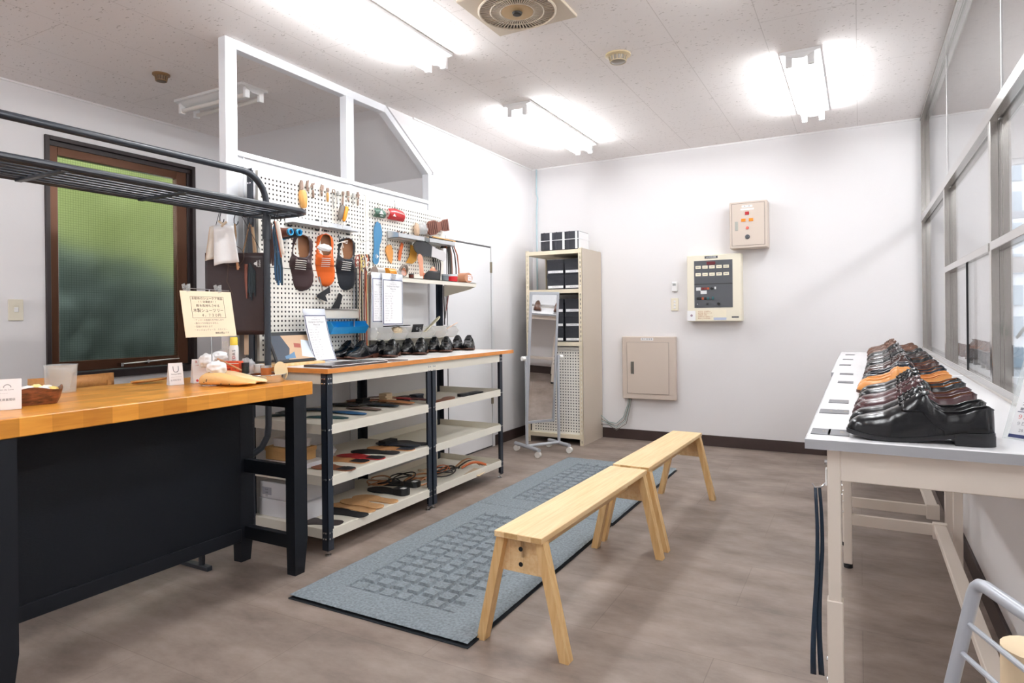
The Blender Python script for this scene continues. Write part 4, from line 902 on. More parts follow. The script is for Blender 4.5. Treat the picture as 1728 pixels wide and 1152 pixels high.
        MB().tube(pr, 0.0018, 6).build('apron_seam', mu, t)
    if lastsole:
        f = MB(); rows = []
        for x in xs:
            w = interp(Wt, x) + 0.0042; z = interp(Zt, x) + 0.0015; zb = max(0.0, interp(Zt, x) - 0.0085); xx = x * (1 + 0.012) - 0.001
            if x < 0.075: zb = interp(Zt, x) - 0.007
            rows.append([f.bm.verts.new(V((xx, cen(x) + y, q_))) for y, q_ in ((-w, z), (w, z), (w, zb), (-w, zb))])
        for a_, b_ in zip(rows, rows[1:]):
            for k in range(4): f.bm.faces.new((a_[k], a_[(k + 1) % 4], b_[(k + 1) % 4], b_[k]))
        f.bm.faces.new(rows[0][::-1]); f.bm.faces.new(rows[-1]); f.build('sole', ms, t, 40)
        f = MB(); pl = []
        hx = [0, 0.004, 0.012, 0.025, 0.045, 0.06, 0.078]
        pl = [(x - 0.002, -(interp(Wt, x) + 0.0038) * (1.0)) for x in hx] + [(x - 0.002, interp(Wt, x) + 0.0038) for x in hx[::-1]]
        f.prism(pl, (0, 0, 0), (1, 0, 0), (0, 1, 0), 0.023); f.build('heel', ms, t, 40)
    return t
def leather(nm, col, rough=0.26, var=0.0): return mat(nm, col, rough, bump=0.06, bscale=420, spec=0.38, var=var, vscale=8, coat=0.12)
TANL = mat('tan_lining', '#c07a35', 0.55); BLKL = mat('black_lining', '#1d1c20', 0.6); BRNL = mat('brown_lining', '#7c5236', 0.6)
SOLB = mat('black_sole_edge', '#16171b', 0.4); SOLBR = mat('brown_sole_edge', '#4a2b1f', 0.4)
LB = leather('black_calf', '#0d0f13', 0.22); LBU = leather('burgundy_calf', '#43272a'); LT = leather('tan_calf', '#cd8a48', 0.35); LN = leather('navy_black_calf', '#1a2029', 0.18); LCB = leather('dark_brown_calf', '#3a2522', 0.2); LBR = leather('brown_suede_calf', '#5a3a2a', 0.4); LG = leather('grey_brown_calf', '#3d3434', 0.2)
pairs = [ # y, x of heel, style, leather, lining, sole, lace, scale, words
    (1.77, 0.262, 'derby', LB, BLKL, SOLB, 'black plain toe derby shoe', 'nearest the table front edge'),
    (2.08, 0.272, 'derby', LBU, BRNL, SOLBR, 'burgundy brown derby shoe', 'in the second pair of the row'),
    (2.39, 0.285, 'oxford', LB, TANL, SOLB, 'black shoe with tan lining', 'between burgundy and tan'),
    (2.68, 0.280, 'loafer', LT, TANL, SOLBR, 'light tan slip on shoe', 'only tan pair'),
    (2.98, 0.295, 'loafer', LN, TANL, SOLB, 'navy black shoe with tan lining', 'behind the tan pair'),
    (3.36, 0.305, 'oxford', LCB, TANL, SOLBR, 'dark brown shoe', 'at the joint of the tables'),
    (3.75, 0.315, 'oxford', LB, TANL, SOLB, 'glossy black shoe', 'first on farther table'),
    (4.12, 0.325, 'derby', LG, BLKL, SOLB, 'grey brown shoe', 'second on farther table'),
    (4.50, 0.330, 'oxford', LB, TANL, SOLB, 'black laced shoe', 'mid farther table'),
    (4.92, 0.335, 'derby', LBR, TANL, SOLBR, 'brown laced shoe with tan lining', 'next to last in the row'),
    (5.30, 0.338, 'derby', LBR, BRNL, SOLBR, 'dull brown laced shoe', 'by the back wall')]
for y, xh, st, mu, ml, ms, w1, w2 in pairs:
    o = make_shoe('dress_shoe', w1 + ', front of its pair, ' + w2, 'dress shoes lined up on the right tables', mu, ml, ms, mu, st)
    # toe towards -x
    M1 = Matrix.Translation((xh, y, 0.9022)) @ Matrix.Rotation(PI, 4, 'Z')
    o.matrix_world = M1; WM[o.name] = M1
    c = copy_tree(o); M2 = Matrix.Translation((xh + 0.004, y + 0.128, 0.9022)) @ Matrix.Rotation(PI, 4, 'Z') @ Matrix.Scale(-1, 4, (0, 1, 0)); c.matrix_world = M2
    c['label'] = w1 + ', rear of its pair, ' + w2
# black oxfords on the left bench
ox = None
lp_ = [((2.872, -2.62, 118), (2.962, -2.63, 118), 'laid side on at the left end, nearest the standing clipboard'), ((3.215, -2.40, 38), (3.298, -2.395, 36), 'second pair from the left'), ((3.455, -2.40, 30), (3.545, -2.395, 30), 'middle pair of five'), ((3.755, -2.40, 28), (3.835, -2.395, 26), 'fourth pair from the left'), ((4.07, -2.40, 20), (4.155, -2.395, 20), 'at the right end of the row')]
# five black pairs on the left bench : right-foot toe point, heading
def put_shoe(o, toe, d, z, mir=False, sc=1.0):
    d = V((d[0], d[1], 0)).normalized(); heel = V((toe[0], toe[1], z)) - d * L0 * sc
    M = Matrix.Translation(heel) @ Matrix.Rotation(math.atan2(d.y, d.x), 4, 'Z') @ Matrix.Scale(sc, 4)
    if mir: M = M @ Matrix.Scale(-1, 4, (0, 1, 0))
    o.matrix_world = M; WM[o.name] = M
bench_pairs = [((-2.765, 2.955), (-2.862, 2.93), (0.0, -1), 'side on pair beside the standing clipboard'),
    ((-2.625, 3.18), (-2.745, 3.20), (0.46, -0.89), 'second pair from the left on the shelf bench'),
    ((-2.62, 3.495), (-2.722, 3.47), (0.48, -0.88), 'middle pair of five on the shelf bench'),
    ((-2.625, 3.815), (-2.724, 3.79), (0.48, -0.88), 'fourth pair from the left on the shelf bench'),
    ((-2.625, 4.12), (-2.722, 4.095), (0.46, -0.89), 'pair at the door end of the shelf bench')]
first = None
for a_, b_, d_, w_ in bench_pairs:
    for q_, mir, nm in ((a_, False, 'front'), (b_, True, 'rear')):
        if first is None: o = first = make_shoe('dress_shoe', '', 'black shoes on the left shelf bench', LB, BLKL, SOLBR, LB, 'oxford')
        else: o = copy_tree(first)
        put_shoe(o, q_, d_, 0.9528, mir, 0.98); o['label'] = 'black lace up shoe, %s of %s' % (nm, w_)
# ---------------------------------------------------------------- insoles and soles on the shelves
INS = [(-0.0, 0.0), (0.004, 0.018), (0.02, 0.029), (0.05, 0.031), (0.09, 0.029), (0.13, 0.031), (0.17, 0.040), (0.205, 0.044), (0.235, 0.040), (0.26, 0.030), (0.275, 0.017), (0.282, 0.0)]
def insole_mesh(f, M, th, L=0.282, k=1.0, x0=0.0, x1=1.0, z0=0.0):
    pts = []
    for i in range(29):
        x = (x0 + (x1 - x0) * (0.5 - 0.5 * math.cos(PI * i / 28))) * L; w = interp(INS, x * 0.282 / L) * k
        pts.append((x, w, cen(x * L0 / L)))
    poly = [(x, c_ + w) for x, w, c_ in pts] + [(x, c_ - w * (0.85 if 0.07 < x < 0.15 else 1)) for x, w, c_ in pts[::-1] if w > 1e-5]
    t_ = bmesh.new(); a = [t_.verts.new((x, y, z0)) for x, y in poly]; b_ = [t_.verts.new((x, y, z0 + th)) for x, y in poly]
    t_.faces.new(a[::-1]); t_.faces.new(b_)
    for i in range(len(a)): t_.faces.new((a[i], a[(i + 1) % len(a)], b_[(i + 1) % len(a)], b_[i]))
    f._merge(t_, M)
def flat_insole(name, label, p0, p1, z, m, th=0.005, pad=None, group='insoles laid out on the middle shelf', heelm=None, heel_h=0, wk=1.38, cat='insole', zoff=0.0):
    """p0,p1 photo pixels of toe and heel on the shelf plane"""
    a = at(p0[0], p0[1], 'z', z); b = at(p1[0], p1[1], 'z', z); d = (a - b); d.z = 0; L = min(0.31, max(0.26, d.length)); d.normalize()
    mid = (a + b) / 2; h = mid - d * L / 2
    M = Matrix.Translation((h.x, h.y, z + 0.003 + zoff)) @ Matrix.Rotation(math.atan2(d.y, d.x), 4, 'Z')
    t = thing(name, label, cat, M=M, group=group)
    f = MB(); insole_mesh(f, M, th, L, wk); f.build('sole_sheet', m, t, 30)
    if pad: f = MB(); insole_mesh(f, M, 0.002, L, wk * 0.9, 0.01, 0.34, th); f.build('heel_pad', pad, t, 30)
    if heelm: f = MB(); insole_mesh(f, M, heel_h, L, wk * 1.02, 0.0, 0.30, th); f.build('heel_block', heelm, t, 30); MB().box((0.02, -0.016, th + heel_h), (0.05, 0.016, th + heel_h + 0.001), 0, M).build('size_sticker', PAPER, t, 0)
    return t
CORK = mat('tan_cork', '#c79a6a', 0.7, var=0.08, vscale=60); BRNI = mat('brown_insole_leather', '#7e4a30', 0.55); REDI = mat('red_insole', '#a51d24', 0.5); NVI = mat('navy_insole', '#1d2636', 0.5); BKI = mat('black_insole', '#17181c', 0.6); TNI = mat('tan_insole', '#c78f5d', 0.55); DBI = mat('dark_brown_insole', '#3a2f30', 0.6)
Z2, Z1, Z3 = 0.402, 0.134, 0.664
flat_insole('insole', 'brown leather insole with black heel pad nearest the counter on the middle shelf', (536, 788), (590, 793), Z2, BRNI, pad=BKI)
flat_insole('insole', 'tan leather insole with black heel pad beside the brown one', (545, 774), (621, 781), Z2, TNI, pad=BKI)
flat_insole('insole', 'bright red leather insole with black heel pad', (566, 769), (652, 775), Z2, REDI, pad=BKI)
flat_insole('insole', 'plain black insole right behind the red one', (593, 762), (674, 766), Z2, BKI, pad=BKI)
flat_insole('insole', 'navy insole with tan edge, lower of the overlapping pair', (617, 756), (703, 760), Z2, TNI, pad=NVI)
flat_insole('insole', 'navy insole lying on the tan edged one', (634, 750), (710, 756), Z2, NVI, zoff=0.009)
flat_insole('insole', 'black insole at the right end of the middle shelf', (662, 746), (722, 751), Z2, BKI)
tag(MB().box((-2.66, 3.12, Z2 + 0.003), (-2.60, 3.24, Z2 + 0.035), 0.003).build('heel_block', BKI), 'small black rubber block at the back of the middle shelf', 'rubber block')
flat_insole('insole', 'dark brown flat insole nearest the counter on the bottom shelf', (490, 879), (578, 884), Z1, DBI, 0.003, group='insoles on the bottom shelf')
flat_insole('insole', 'black flat insole on the bottom shelf in front of the tan ones', (540, 860), (622, 872), Z1, BKI, 0.004, group='insoles on the bottom shelf')
flat_insole('insole', 'tan cork insole, lowest of the overlapping tan ones', (563, 850), (632, 865), Z1, CORK, 0.004, group='insoles on the bottom shelf')
flat_insole('insole', 'tan cork insole lying on top of the other tan one', (575, 845), (648, 860), Z1, CORK, 0.004, group='insoles on the bottom shelf', zoff=0.006)
flat_insole('insole', 'tan cork insole lying alone beside the black rubber soles', (594, 838), (673, 849), Z1, CORK, 0.005, group='insoles on the bottom shelf')
flat_insole('outsole', 'black rubber sole with thick heel and white sticker, nearer one', (620, 825), (692, 837), Z1, BLACKS, 0.010, heelm=BLACKS, heel_h=0.028, wk=1.3, group='black rubber soles on the bottom shelf', cat='shoe sole')
flat_insole('outsole', 'black rubber sole with thick heel and white sticker, farther one', (634, 814), (713, 823), Z1, BLACKS, 0.010, heelm=BLACKS, heel_h=0.022, wk=1.3, group='black rubber soles on the bottom shelf', cat='shoe sole')
# sandal uppers and leather pieces on the top shelf
def leather_piece(label, p0, p1, z, w, col, loop=False, zo=0.0, name='leather_piece', group='leather pieces on the top shelf'):
    a = at(p0[0], p0[1], 'z', z); b = at(p1[0], p1[1], 'z', z); d = b - a; d.z = 0; L = d.length; d.normalize(); n_ = V((-d.y, d.x, 0))
    rn = random.Random(int(p0[0] * 7 + p0[1])); zz = z + 0.004 + zo; f = MB()
    N = 14; w = w * 1.9
    def wid(u): return w * (0.55 + 0.45 * math.sin(u * PI * 0.9 + 0.3)) * (1 - max(0, (u - 0.93) / 0.07) ** 2 * 0.8)
    f.grid(lambda u, v: a + d * (L * u) + n_ * ((v - 0.5) * wid(u)) + V((0, 0, zz - z + 0.006 * math.sin(u * PI) * (0.5 + rn.random() * 0.1) + 0.003 * math.sin(v * PI))), N, 6)
    m = mat('leather_' + label.split(' ')[0] + '_' + label.split(' ')[1], col, 0.5)
    t = f.build(name, m, None, 50, solid=0.0025)
    tag(t, label, 'leather piece', group)
    return t
pcs = [('dark teal looped strap piece nearest the post on the top shelf', (521, 704), (588, 707), 0.045, '#27474a'), ('deep green strap piece at the counter end of the top shelf', (453, 703), (498, 700), 0.05, '#1f3235'), ('petrol green strap piece half hidden by the counter leg', (470, 699), (510, 693), 0.05, '#22363c'),
    ('bright blue leather tongue piece on the top shelf', (560, 696), (618, 701), 0.04, '#2d5a86'), ('slate blue leather piece behind the bright blue one', (498, 692), (560, 694), 0.05, '#2a3c50'), ('taupe leather piece beside the blue one', (588, 690), (643, 694), 0.035, '#6a5750'),
    ('navy looped strap piece in the middle of the top shelf', (618, 684), (673, 688), 0.045, '#1c2733'), ('black wide leather piece behind the first upright', (560, 684), (606, 687), 0.05, '#16191d'), ('charcoal leather piece crossing behind the taupe one', (590, 688), (640, 683), 0.03, '#2e2d32'),
    ('chestnut broad leather sheet at the back of the top shelf', (585, 680), (645, 677), 0.07, '#7d4c33'), ('caramel leather strip at the front of the top shelf', (643, 679), (699, 684), 0.045, '#b97c4c'), ('dark brown scalloped leather piece at the back', (622, 674), (661, 674), 0.04, '#4e2b22'),
    ('crimson leather piece near the right end of the top shelf', (666, 675), (700, 678), 0.04, '#a3262e'), ('maroon leather strip at the right end of the top shelf', (690, 676), (723, 680), 0.035, '#5f2a2a')]
for i, (lb, a_, b_, w_, c_) in enumerate(pcs): leather_piece(lb, a_, b_, Z3, w_, c_, zo=0.001 * i)
# heel lifts stacked on the right shelves
def stack(label, x, y, z, n, m, s=(0.06, 0.08, 0.012), name='heel_lift', grp=None, cat='heel lift'):
    names = ['lowest', 'second', 'third', 'fourth', 'top', 'upper']
    for k in range(n):
        rz = 0.1 * math.sin(k * 2.3)
        M = Matrix.Translation((x, y, z + k * (s[2] + 0.0015))) @ Matrix.Rotation(rz, 4, 'Z')
        pl = [(-s[0] / 2, -s[1] / 2), (s[0] / 2, -s[1] / 2)] + [(s[0] / 2 * math.cos(a), s[1] * 0.1 + s[1] * 0.4 * math.sin(a)) for a in [i * PI / 8 for i in range(9)]]
        tag(MB().prism(pl, M @ V((0, 0, 0)), M.to_3x3() @ V((1, 0, 0)), M.to_3x3() @ V((0, 1, 0)), s[2]).build(name, m), label + (', %s of the stack' % (names[k] if k < n - 1 else 'topmost')), cat, grp)
stack('cream heel lift stacked by the middle uprights', -2.70, 3.255, Z3 + 0.003, 4, mat('cream_lift', '#d8bf9a', 0.6), grp='cream heel lifts')
stack('black heel lift left of the cream stack', -2.78, 3.13, Z3 + 0.003, 2, BKI, (0.06, 0.09, 0.014), grp='black heel lifts')
zB3, zB2, zB1 = Z3 - 0.043, Z2 - 0.043, Z1 - 0.043
stack('cream heel lift in the right hand top tray', -2.80, 3.42, zB3, 4, mat('cream_lift', '#d8bf9a', 0.6), grp='cream heel lifts')
stack('black heel lift in the right hand top tray', -2.80, 3.56, zB3, 3, BKI, (0.07, 0.10, 0.012), grp='black heel lifts')
stack('dark heel lift at the back of the right hand top tray', -2.80, 3.72, zB3, 3, NVI, (0.07, 0.10, 0.011), grp='black heel lifts')
def lie_insole(label, x, y, z, rz, m, L=0.27, th=0.005, grp='insoles in the right hand top tray'):
    M = Matrix.Translation((x, y, z)) @ Matrix.Rotation(rz, 4, 'Z'); t = thing('insole', label, 'insole', M=M, group=grp); f = MB(); insole_mesh(f, M, th, L); f.build('sole_sheet', m, t, 30)
lie_insole('tan insole at the front of the right hand top tray', -2.42, 3.40, zB3, 2.6, TNI)
lie_insole('black insole leaning at the back right of the top tray', -2.60, 3.95, zB3, 1.4, BKI, th=0.02)
lie_insole('brown insole under the black ones in the top tray', -2.55, 3.62, zB3, 1.8, BRNI, th=0.012)
# strap coils in the bottom right tray and the mid tray strips
def coil(label, c, r, turns, rad, m, seed, flat=0.5, name='strap_coil', grp='leather strap coils in the bottom tray', cat='strap coil'):
    rn = random.Random(seed); pts = []; ph = rn.random() * 6
    for i in range(int(turns * 22)):
        a = 2 * PI * i / 22 + ph; rr = r * (0.82 + 0.22 * math.sin(a * 0.61 + seed) + 0.05 * math.sin(a * 2.3))
        pts.append(V((c[0] + rr * math.cos(a), c[1] + rr * 1.5 * math.sin(a), c[2] + 0.012 + 0.012 * (1 + math.sin(a * 1.37 + seed)) + 0.0025 * i / 22)))
    tag(MB().tube(pts, rad, 6).build(name, m), label, cat, grp)
TST = mat('tan_strap', '#b37b52', 0.5); DST = mat('dark_strap', '#23211f', 0.5); CST = mat('cream_strap', '#cfb79a', 0.55); OST = mat('orange_strap', '#c8693a', 0.5)
coil('black strap coil in the middle of the bottom tray', (-2.60, 3.75, zB1), 0.085, 3.2, 0.005, DST, 1)
coil('orange tan strap twisted inside the black coil', (-2.60, 3.74, zB1 + 0.02), 0.05, 1.7, 0.004, OST, 2)
coil('tan strap coil beside the middle uprights', (-2.62, 3.46, zB1), 0.09, 2.4, 0.005, TST, 3)
coil('dark strap coil behind the tan one', (-2.74, 3.45, zB1 + 0.01), 0.08, 2.2, 0.0045, DST, 4)
coil('cream strap coil at the back of the bottom tray', (-2.75, 3.72, zB1), 0.06, 1.6, 0.006, CST, 5)
coil('tan strap coil lying behind the black rubber soles', (-2.72, 3.18, Z1 + 0.003), 0.07, 1.8, 0.0045, TST, 6, grp='leather strap coils on the bottom shelf')
coil('dark strap loop at the right end of the bottom shelf', (-2.60, 3.20, Z1 + 0.003), 0.045, 1.4, 0.004, DST, 8, grp='leather strap coils on the bottom shelf')
for k in range(5):
    c_ = (TST, CST, DST, CST, OST)[k]
    tag(MB().grid(lambda u, v: V((-2.62 + 0.012 * k + 0.11 * u, 3.92 + 0.17 * u + 0.004 * k, zB1 + 0.012 + 0.05 * math.sin(u * PI) * (1 - 0.1 * k) + 0.0 + 0.018 * (v - 0.5))), 16, 2).build('leather_strap', c_, None, 60, solid=0.003),
        '%s strap of the arched bundle at the door end of the bottom tray' % ('tan', 'cream outer', 'dark', 'cream inner', 'orange brown')[k], 'strap', 'arched strap bundle')
tag(MB().obox((-2.44, 3.42, zB2 + 0.008), ((1, 0.6, 0), (-0.6, 1, 0), (0, 0, 1)), (0.02, 0.16, 0.008), 0.001).build('leather_strip', BRNI), 'thin brown strip alone in the empty middle right tray', 'leather strip')
tag(MB().obox((-2.42, 3.90, zB1 + 0.006), ((1, 0.2, 0), (-0.2, 1, 0), (0, 0, 1)), (0.12, 0.2, 0.006), 0.001).build('card_sheet', mat('beige_card', '#cdb79b', 0.7)), 'beige card lying at the front of the bottom tray', 'card')
# cartons on the left of the shelves
CART = mat('kraft_carton', '#c99e63', 0.6); WCART = mat('white_carton', '#e4e4e8', 0.55)
def carton(label, lo, hi, m, lid=0.0, rz=0, lab=None, grp=None):
    c = ((lo[0] + hi[0]) / 2, (lo[1] + hi[1]) / 2, lo[2]); t = thing('carton', label, 'box', c, group=grp)
    MB().box(lo, hi, 0.002).build('carton_body', m, t)
    if lid: MB().box((lo[0] - 0.003, lo[1] - 0.003, hi[2] - lid), (hi[0] + 0.003, hi[1] + 0.003, hi[2] + 0.002), 0.001).build('lid', m, t)
    if lab: MB().box((lo[0] + 0.02, lo[1] - (0.004 if lid else 0.001), lo[2] + 0.02), (lo[0] + 0.09, lo[1], hi[2] - 0.03)).build('printed_label', mat('grey_label', '#a9abb8', 0.6), t, 0); merge_into('label_print', [text(s_, 0.011, (lo[0] + 0.055, lo[1] - (0.0045 if lid else 0.0015), hi[2] - 0.042 - 0.016 * k), (1, 0, 0), (0, 0, 1), INK, t, 'x') for k, s_ in enumerate(('No.4', '24.5', '||||||'))], t, INK)
    return t
carton('flat white carton under the kraft one on the middle shelf', (-2.86, 2.44, Z2 + 0.003), (-2.60, 2.62, Z2 + 0.030), WCART)
carton('kraft brown carton with round tab on the middle shelf', (-2.90, 2.46, Z2 + 0.031), (-2.66, 2.60, Z2 + 0.098), CART, 0.02)
carton('small white carton on top of the kraft one', (-2.86, 2.48, Z2 + 0.101), (-2.68, 2.58, Z2 + 0.145), WCART)
carton('white carton with grey label, upper of two on the bottom shelf', (-2.90, 2.42, Z1 + 0.098), (-2.60, 2.60, Z1 + 0.188), WCART, 0.0, lab=True)
carton('white carton with rounded open flap, lower of two on the bottom shelf', (-2.91, 2.42, Z1 + 0.003), (-2.58, 2.62, Z1 + 0.096), WCART)
carton('long dark and white carton against the back of the bottom shelf', (-2.93, 2.66, Z1 + 0.003), (-2.80, 3.06, Z1 + 0.10), mat('grey_carton', '#8d8d92', 0.6))
def bag(name, label, c, s, m, seed=0, cat='plastic bag', flat=1, grp=None):
    rn = random.Random(seed)
    f = MB(); 
    def P(u, v):
        a = u * 2 * PI; b = (v - 0.5) * PI; p = V((math.cos(a) * math.cos(b), math.sin(a) * math.cos(b), math.sin(b)))
        k = 1 + 0.22 * noise.noise(p * 2.1 + V((seed, 0, 0))) + 0.14 * noise.noise(p * 5.3 + V((0, seed, 0)))
        return V((c[0] + p.x * s[0] * k, c[1] + p.y * s[1] * k, max(c[2] - s[2] * 0.9, c[2] + p.z * s[2] * k)))
    f.grid(P, 40, 24, True); bmesh.ops.remove_doubles(f.bm, verts=f.bm.verts[:], dist=0.0003)
    return tag(f.build(name, m, None, 75), label, cat, grp)
CLEARB = bpy.data.materials.new('clear_crinkled_plastic'); CLEARB.use_nodes = True; n, l, b = nodes(CLEARB)
b.inputs['Base Color'].default_value = lin('#e8ecef'); b.inputs['Roughness'].default_value = 0.18; b.inputs['Alpha'].default_value = 0.38; b.inputs['Specular IOR Level'].default_value = 0.8
bag('plastic_bag', 'crumpled clear plastic bag beside the cartons on the middle shelf', (-2.70, 2.70, Z2 + 0.045), (0.07, 0.06, 0.045), CLEARB, 3)
# ---------------------------------------------------------------- things on the counter
ZC = 0.9035
def card_stand(name, label, c, w, h, rz, lines, tilt=12, m=PAPER, tent=True, head=None):
    M = Matrix.Translation((c[0], c[1], ZC)) @ Matrix.Rotation(rz, 4, 'Z')
    t = thing(name, label, 'card stand', M=M); R3 = M.to_3x3(); k = math.radians(tilt); d = h * math.sin(k); hh = h * math.cos(k)
    # front panel faces local +x
    f = MB().prism([(-w / 2, 0), (w / 2, 0), (w / 2, h), (-w / 2, h)], M @ V((0, 0, 0.0005)), R3 @ V((0, 1, 0)), R3 @ V((-math.sin(k), 0, math.cos(k))), -0.0015)
    f.build('front_panel', m, t, 0)
    if tent:
        MB().prism([(-w / 2, 0), (w / 2, 0), (w / 2, h), (-w / 2, h)], M @ V((-2 * d, 0, 0.0005)), R3 @ V((0, 1, 0)), R3 @ V((math.sin(k), 0, math.cos(k))), -0.0015).build('rear_panel', m, t, 0)
        MB().box((-2 * d, -w / 2, 0), (0, w / 2, 0.001), 0, M).build('base_panel', m, t, 0)
    else: MB().box((-0.05, -w / 2, 0), (0.004, w / 2, 0.003), 0, M).build('clear_foot', GLASS, t, 0)
    u = R3 @ V((0, 1, 0)); v = R3 @ V((-math.sin(k), 0, math.cos(k)))
    bym = {}
    for (s_, sz, y, z, mm) in lines:
        bym.setdefault(mm.name, (mm, []))[1].append(text(s_, sz, M @ V((0, y, 0)) + v * (z * h), u, v, mm, t, 'x'))
    for mm, obs in bym.values(): merge_into('printing', obs, t, mm)
    return t
card_stand('card_stand', 'white folded tent card with ring drawing on the counter', (-2.795, 1.872), 0.062, 0.103, -0.25, [('∪', 0.045, 0, 0.70, GREYINK), ('Nonkyu BAG', 0.008, 0, 0.50, INK), ('ーーーーーーーー', 0.006, 0, 0.36, INK), ('@ 修理 受付', 0.008, -0.004, 0.22, GREYINK)])
card_stand('card_stand', 'leaning payment card with red letters behind the shoe lasts', (-2.775, 1.985), 0.075, 0.115, -0.25, [('R', 0.018, -0.018, 0.88, REDINK), ('Pay', 0.014, 0.008, 0.88, mat('mauve_ink', '#a58d9c', 0.6)), ('ご利用いただけます', 0.006, 0, 0.74, REDINK), ('●', 0.016, -0.02, 0.10, REDINK)], tent=True, tilt=10)
card_stand('card_stand', 'white shop card in clear holder at the left edge of the counter', (-2.56, 1.09), 0.088, 0.105, -0.45, [('⌒', 0.03, 0.005, 0.78, GREYINK), ('Salon du Lune', 0.008, 0, 0.66, GREYINK), ('ーーーーー', 0.006, -0.008, 0.54, GREYINK), ('靴工房直営店', 0.009, 0.0, 0.33, INK)], tent=False, tilt=8)

# carved wooden basket with sweets
BKT = mat('carved_dark_wood', '#6e3f24', 0.45, var=0.75, vscale=22, bump=1.0, bscale=25, stretch=(1, 1.5, 5))
bc = V((-2.66, 1.215, ZC)); Mb = Matrix.Translation(bc) @ Matrix.Rotation(-0.35, 4, 'Z')
t = thing('basket', 'carved brown wooden basket filled with wrapped sweets on the counter', 'basket', M=Mb)
f = MB()
prof = [(0.80, 0.0, 1), (0.90, 0.02, 1), (0.97, 0.042, 1), (1.0, 0.052, 1), (0.95, 0.053, 1), (0.90, 0.04, 1), (0.78, 0.010, 1), (0.0, 0.008, 1)]
def sq(u, k): 
    a = 2 * PI * u; c_, s_ = math.cos(a), math.sin(a); r_ = 1 / (abs(c_) ** 5 + abs(s_) ** 5) ** 0.2; return c_ * r_ * k * 0.062, s_ * r_ * k * 0.092
f.grid(lambda u, v: Mb @ V((*sq(u, prof[round(v * 7)][0]), prof[round(v * 7)][1] + (0.012 * math.cos(4 * PI * u) ** 2 if 2 <= round(v * 7) <= 5 else 0))), 40, 8, True)
f.grid(lambda u, v: Mb @ V((*sq(u, 0.80 * (1 - v)), 0.0)), 40, 2, True)
f.build('basket_body', BKT, t, 50)
cols = ['#f0e6d8', '#f3cf7a', '#e9b9a6', '#f2f0ee', '#8b4a2e', '#f4dc94', '#e8e8e6']
for k in range(9):
    rn = random.Random(k + 50); p = Mb @ V((rn.uniform(-0.035, 0.03), -0.06 + 0.015 * k, 0.046 + rn.uniform(0, 0.012)))
    bag('wrapped_sweet', ['white', 'yellow', 'pink', 'pale', 'brown', 'cream', 'clear'][k % 7] + ' wrapped sweet lying in the carved basket', p, (0.017, 0.022, 0.011), mat('sweet%d' % (k % 7), cols[k % 7], 0.25), k, 'sweet', grp='wrapped sweets in the basket')
# cup in plastic sleeve
t = thing('cup_sleeve', 'stack of clear plastic cups in a bag at the back of the counter', 'cups', (-2.98, 1.47, ZC))
CLR2 = CLEARB.copy(); CLR2.name = 'frosted_cups'; CLR2.node_tree.nodes['Principled BSDF'].inputs['Alpha'].default_value = 0.3; CLR2.node_tree.nodes['Principled BSDF'].inputs['Base Color'].default_value = lin('#dfe4e4')
MB().lathe([(0.055, 0), (0.06, 0.11), (0.063, 0.118), (0.058, 0.118), (0.052, 0.004), (0, 0.004)], (-2.98, 1.47, ZC), 28).build('sleeve', CLR2, t)
for k in range(3): MB().lathe([(0.03, 0.008), (0.046, 0.085 + 0.008 * k), (0.048, 0.087 + 0.008 * k), (0.044, 0.085 + 0.008 * k), (0.028, 0.012), (0, 0.012)], (-2.98, 1.47, ZC), 24).build('cup', CLR2, t)
tag(MB().grid(lambda u, v: V((-3.03 + 0.085 * (v - 0.5) * math.sin(PI * min(1, u + 0.08)) + 0.05 * u, 1.80 + 0.15 * u, ZC + 0.005 + 0.016 * abs(v - 0.5) + 0.012 * u * u)), 16, 7).build('leaf_dish', mat('dish_wood', '#b07d42', 0.4), None, 60, solid=0.004), 'leaf shaped wooden dish behind the tent card', 'dish')
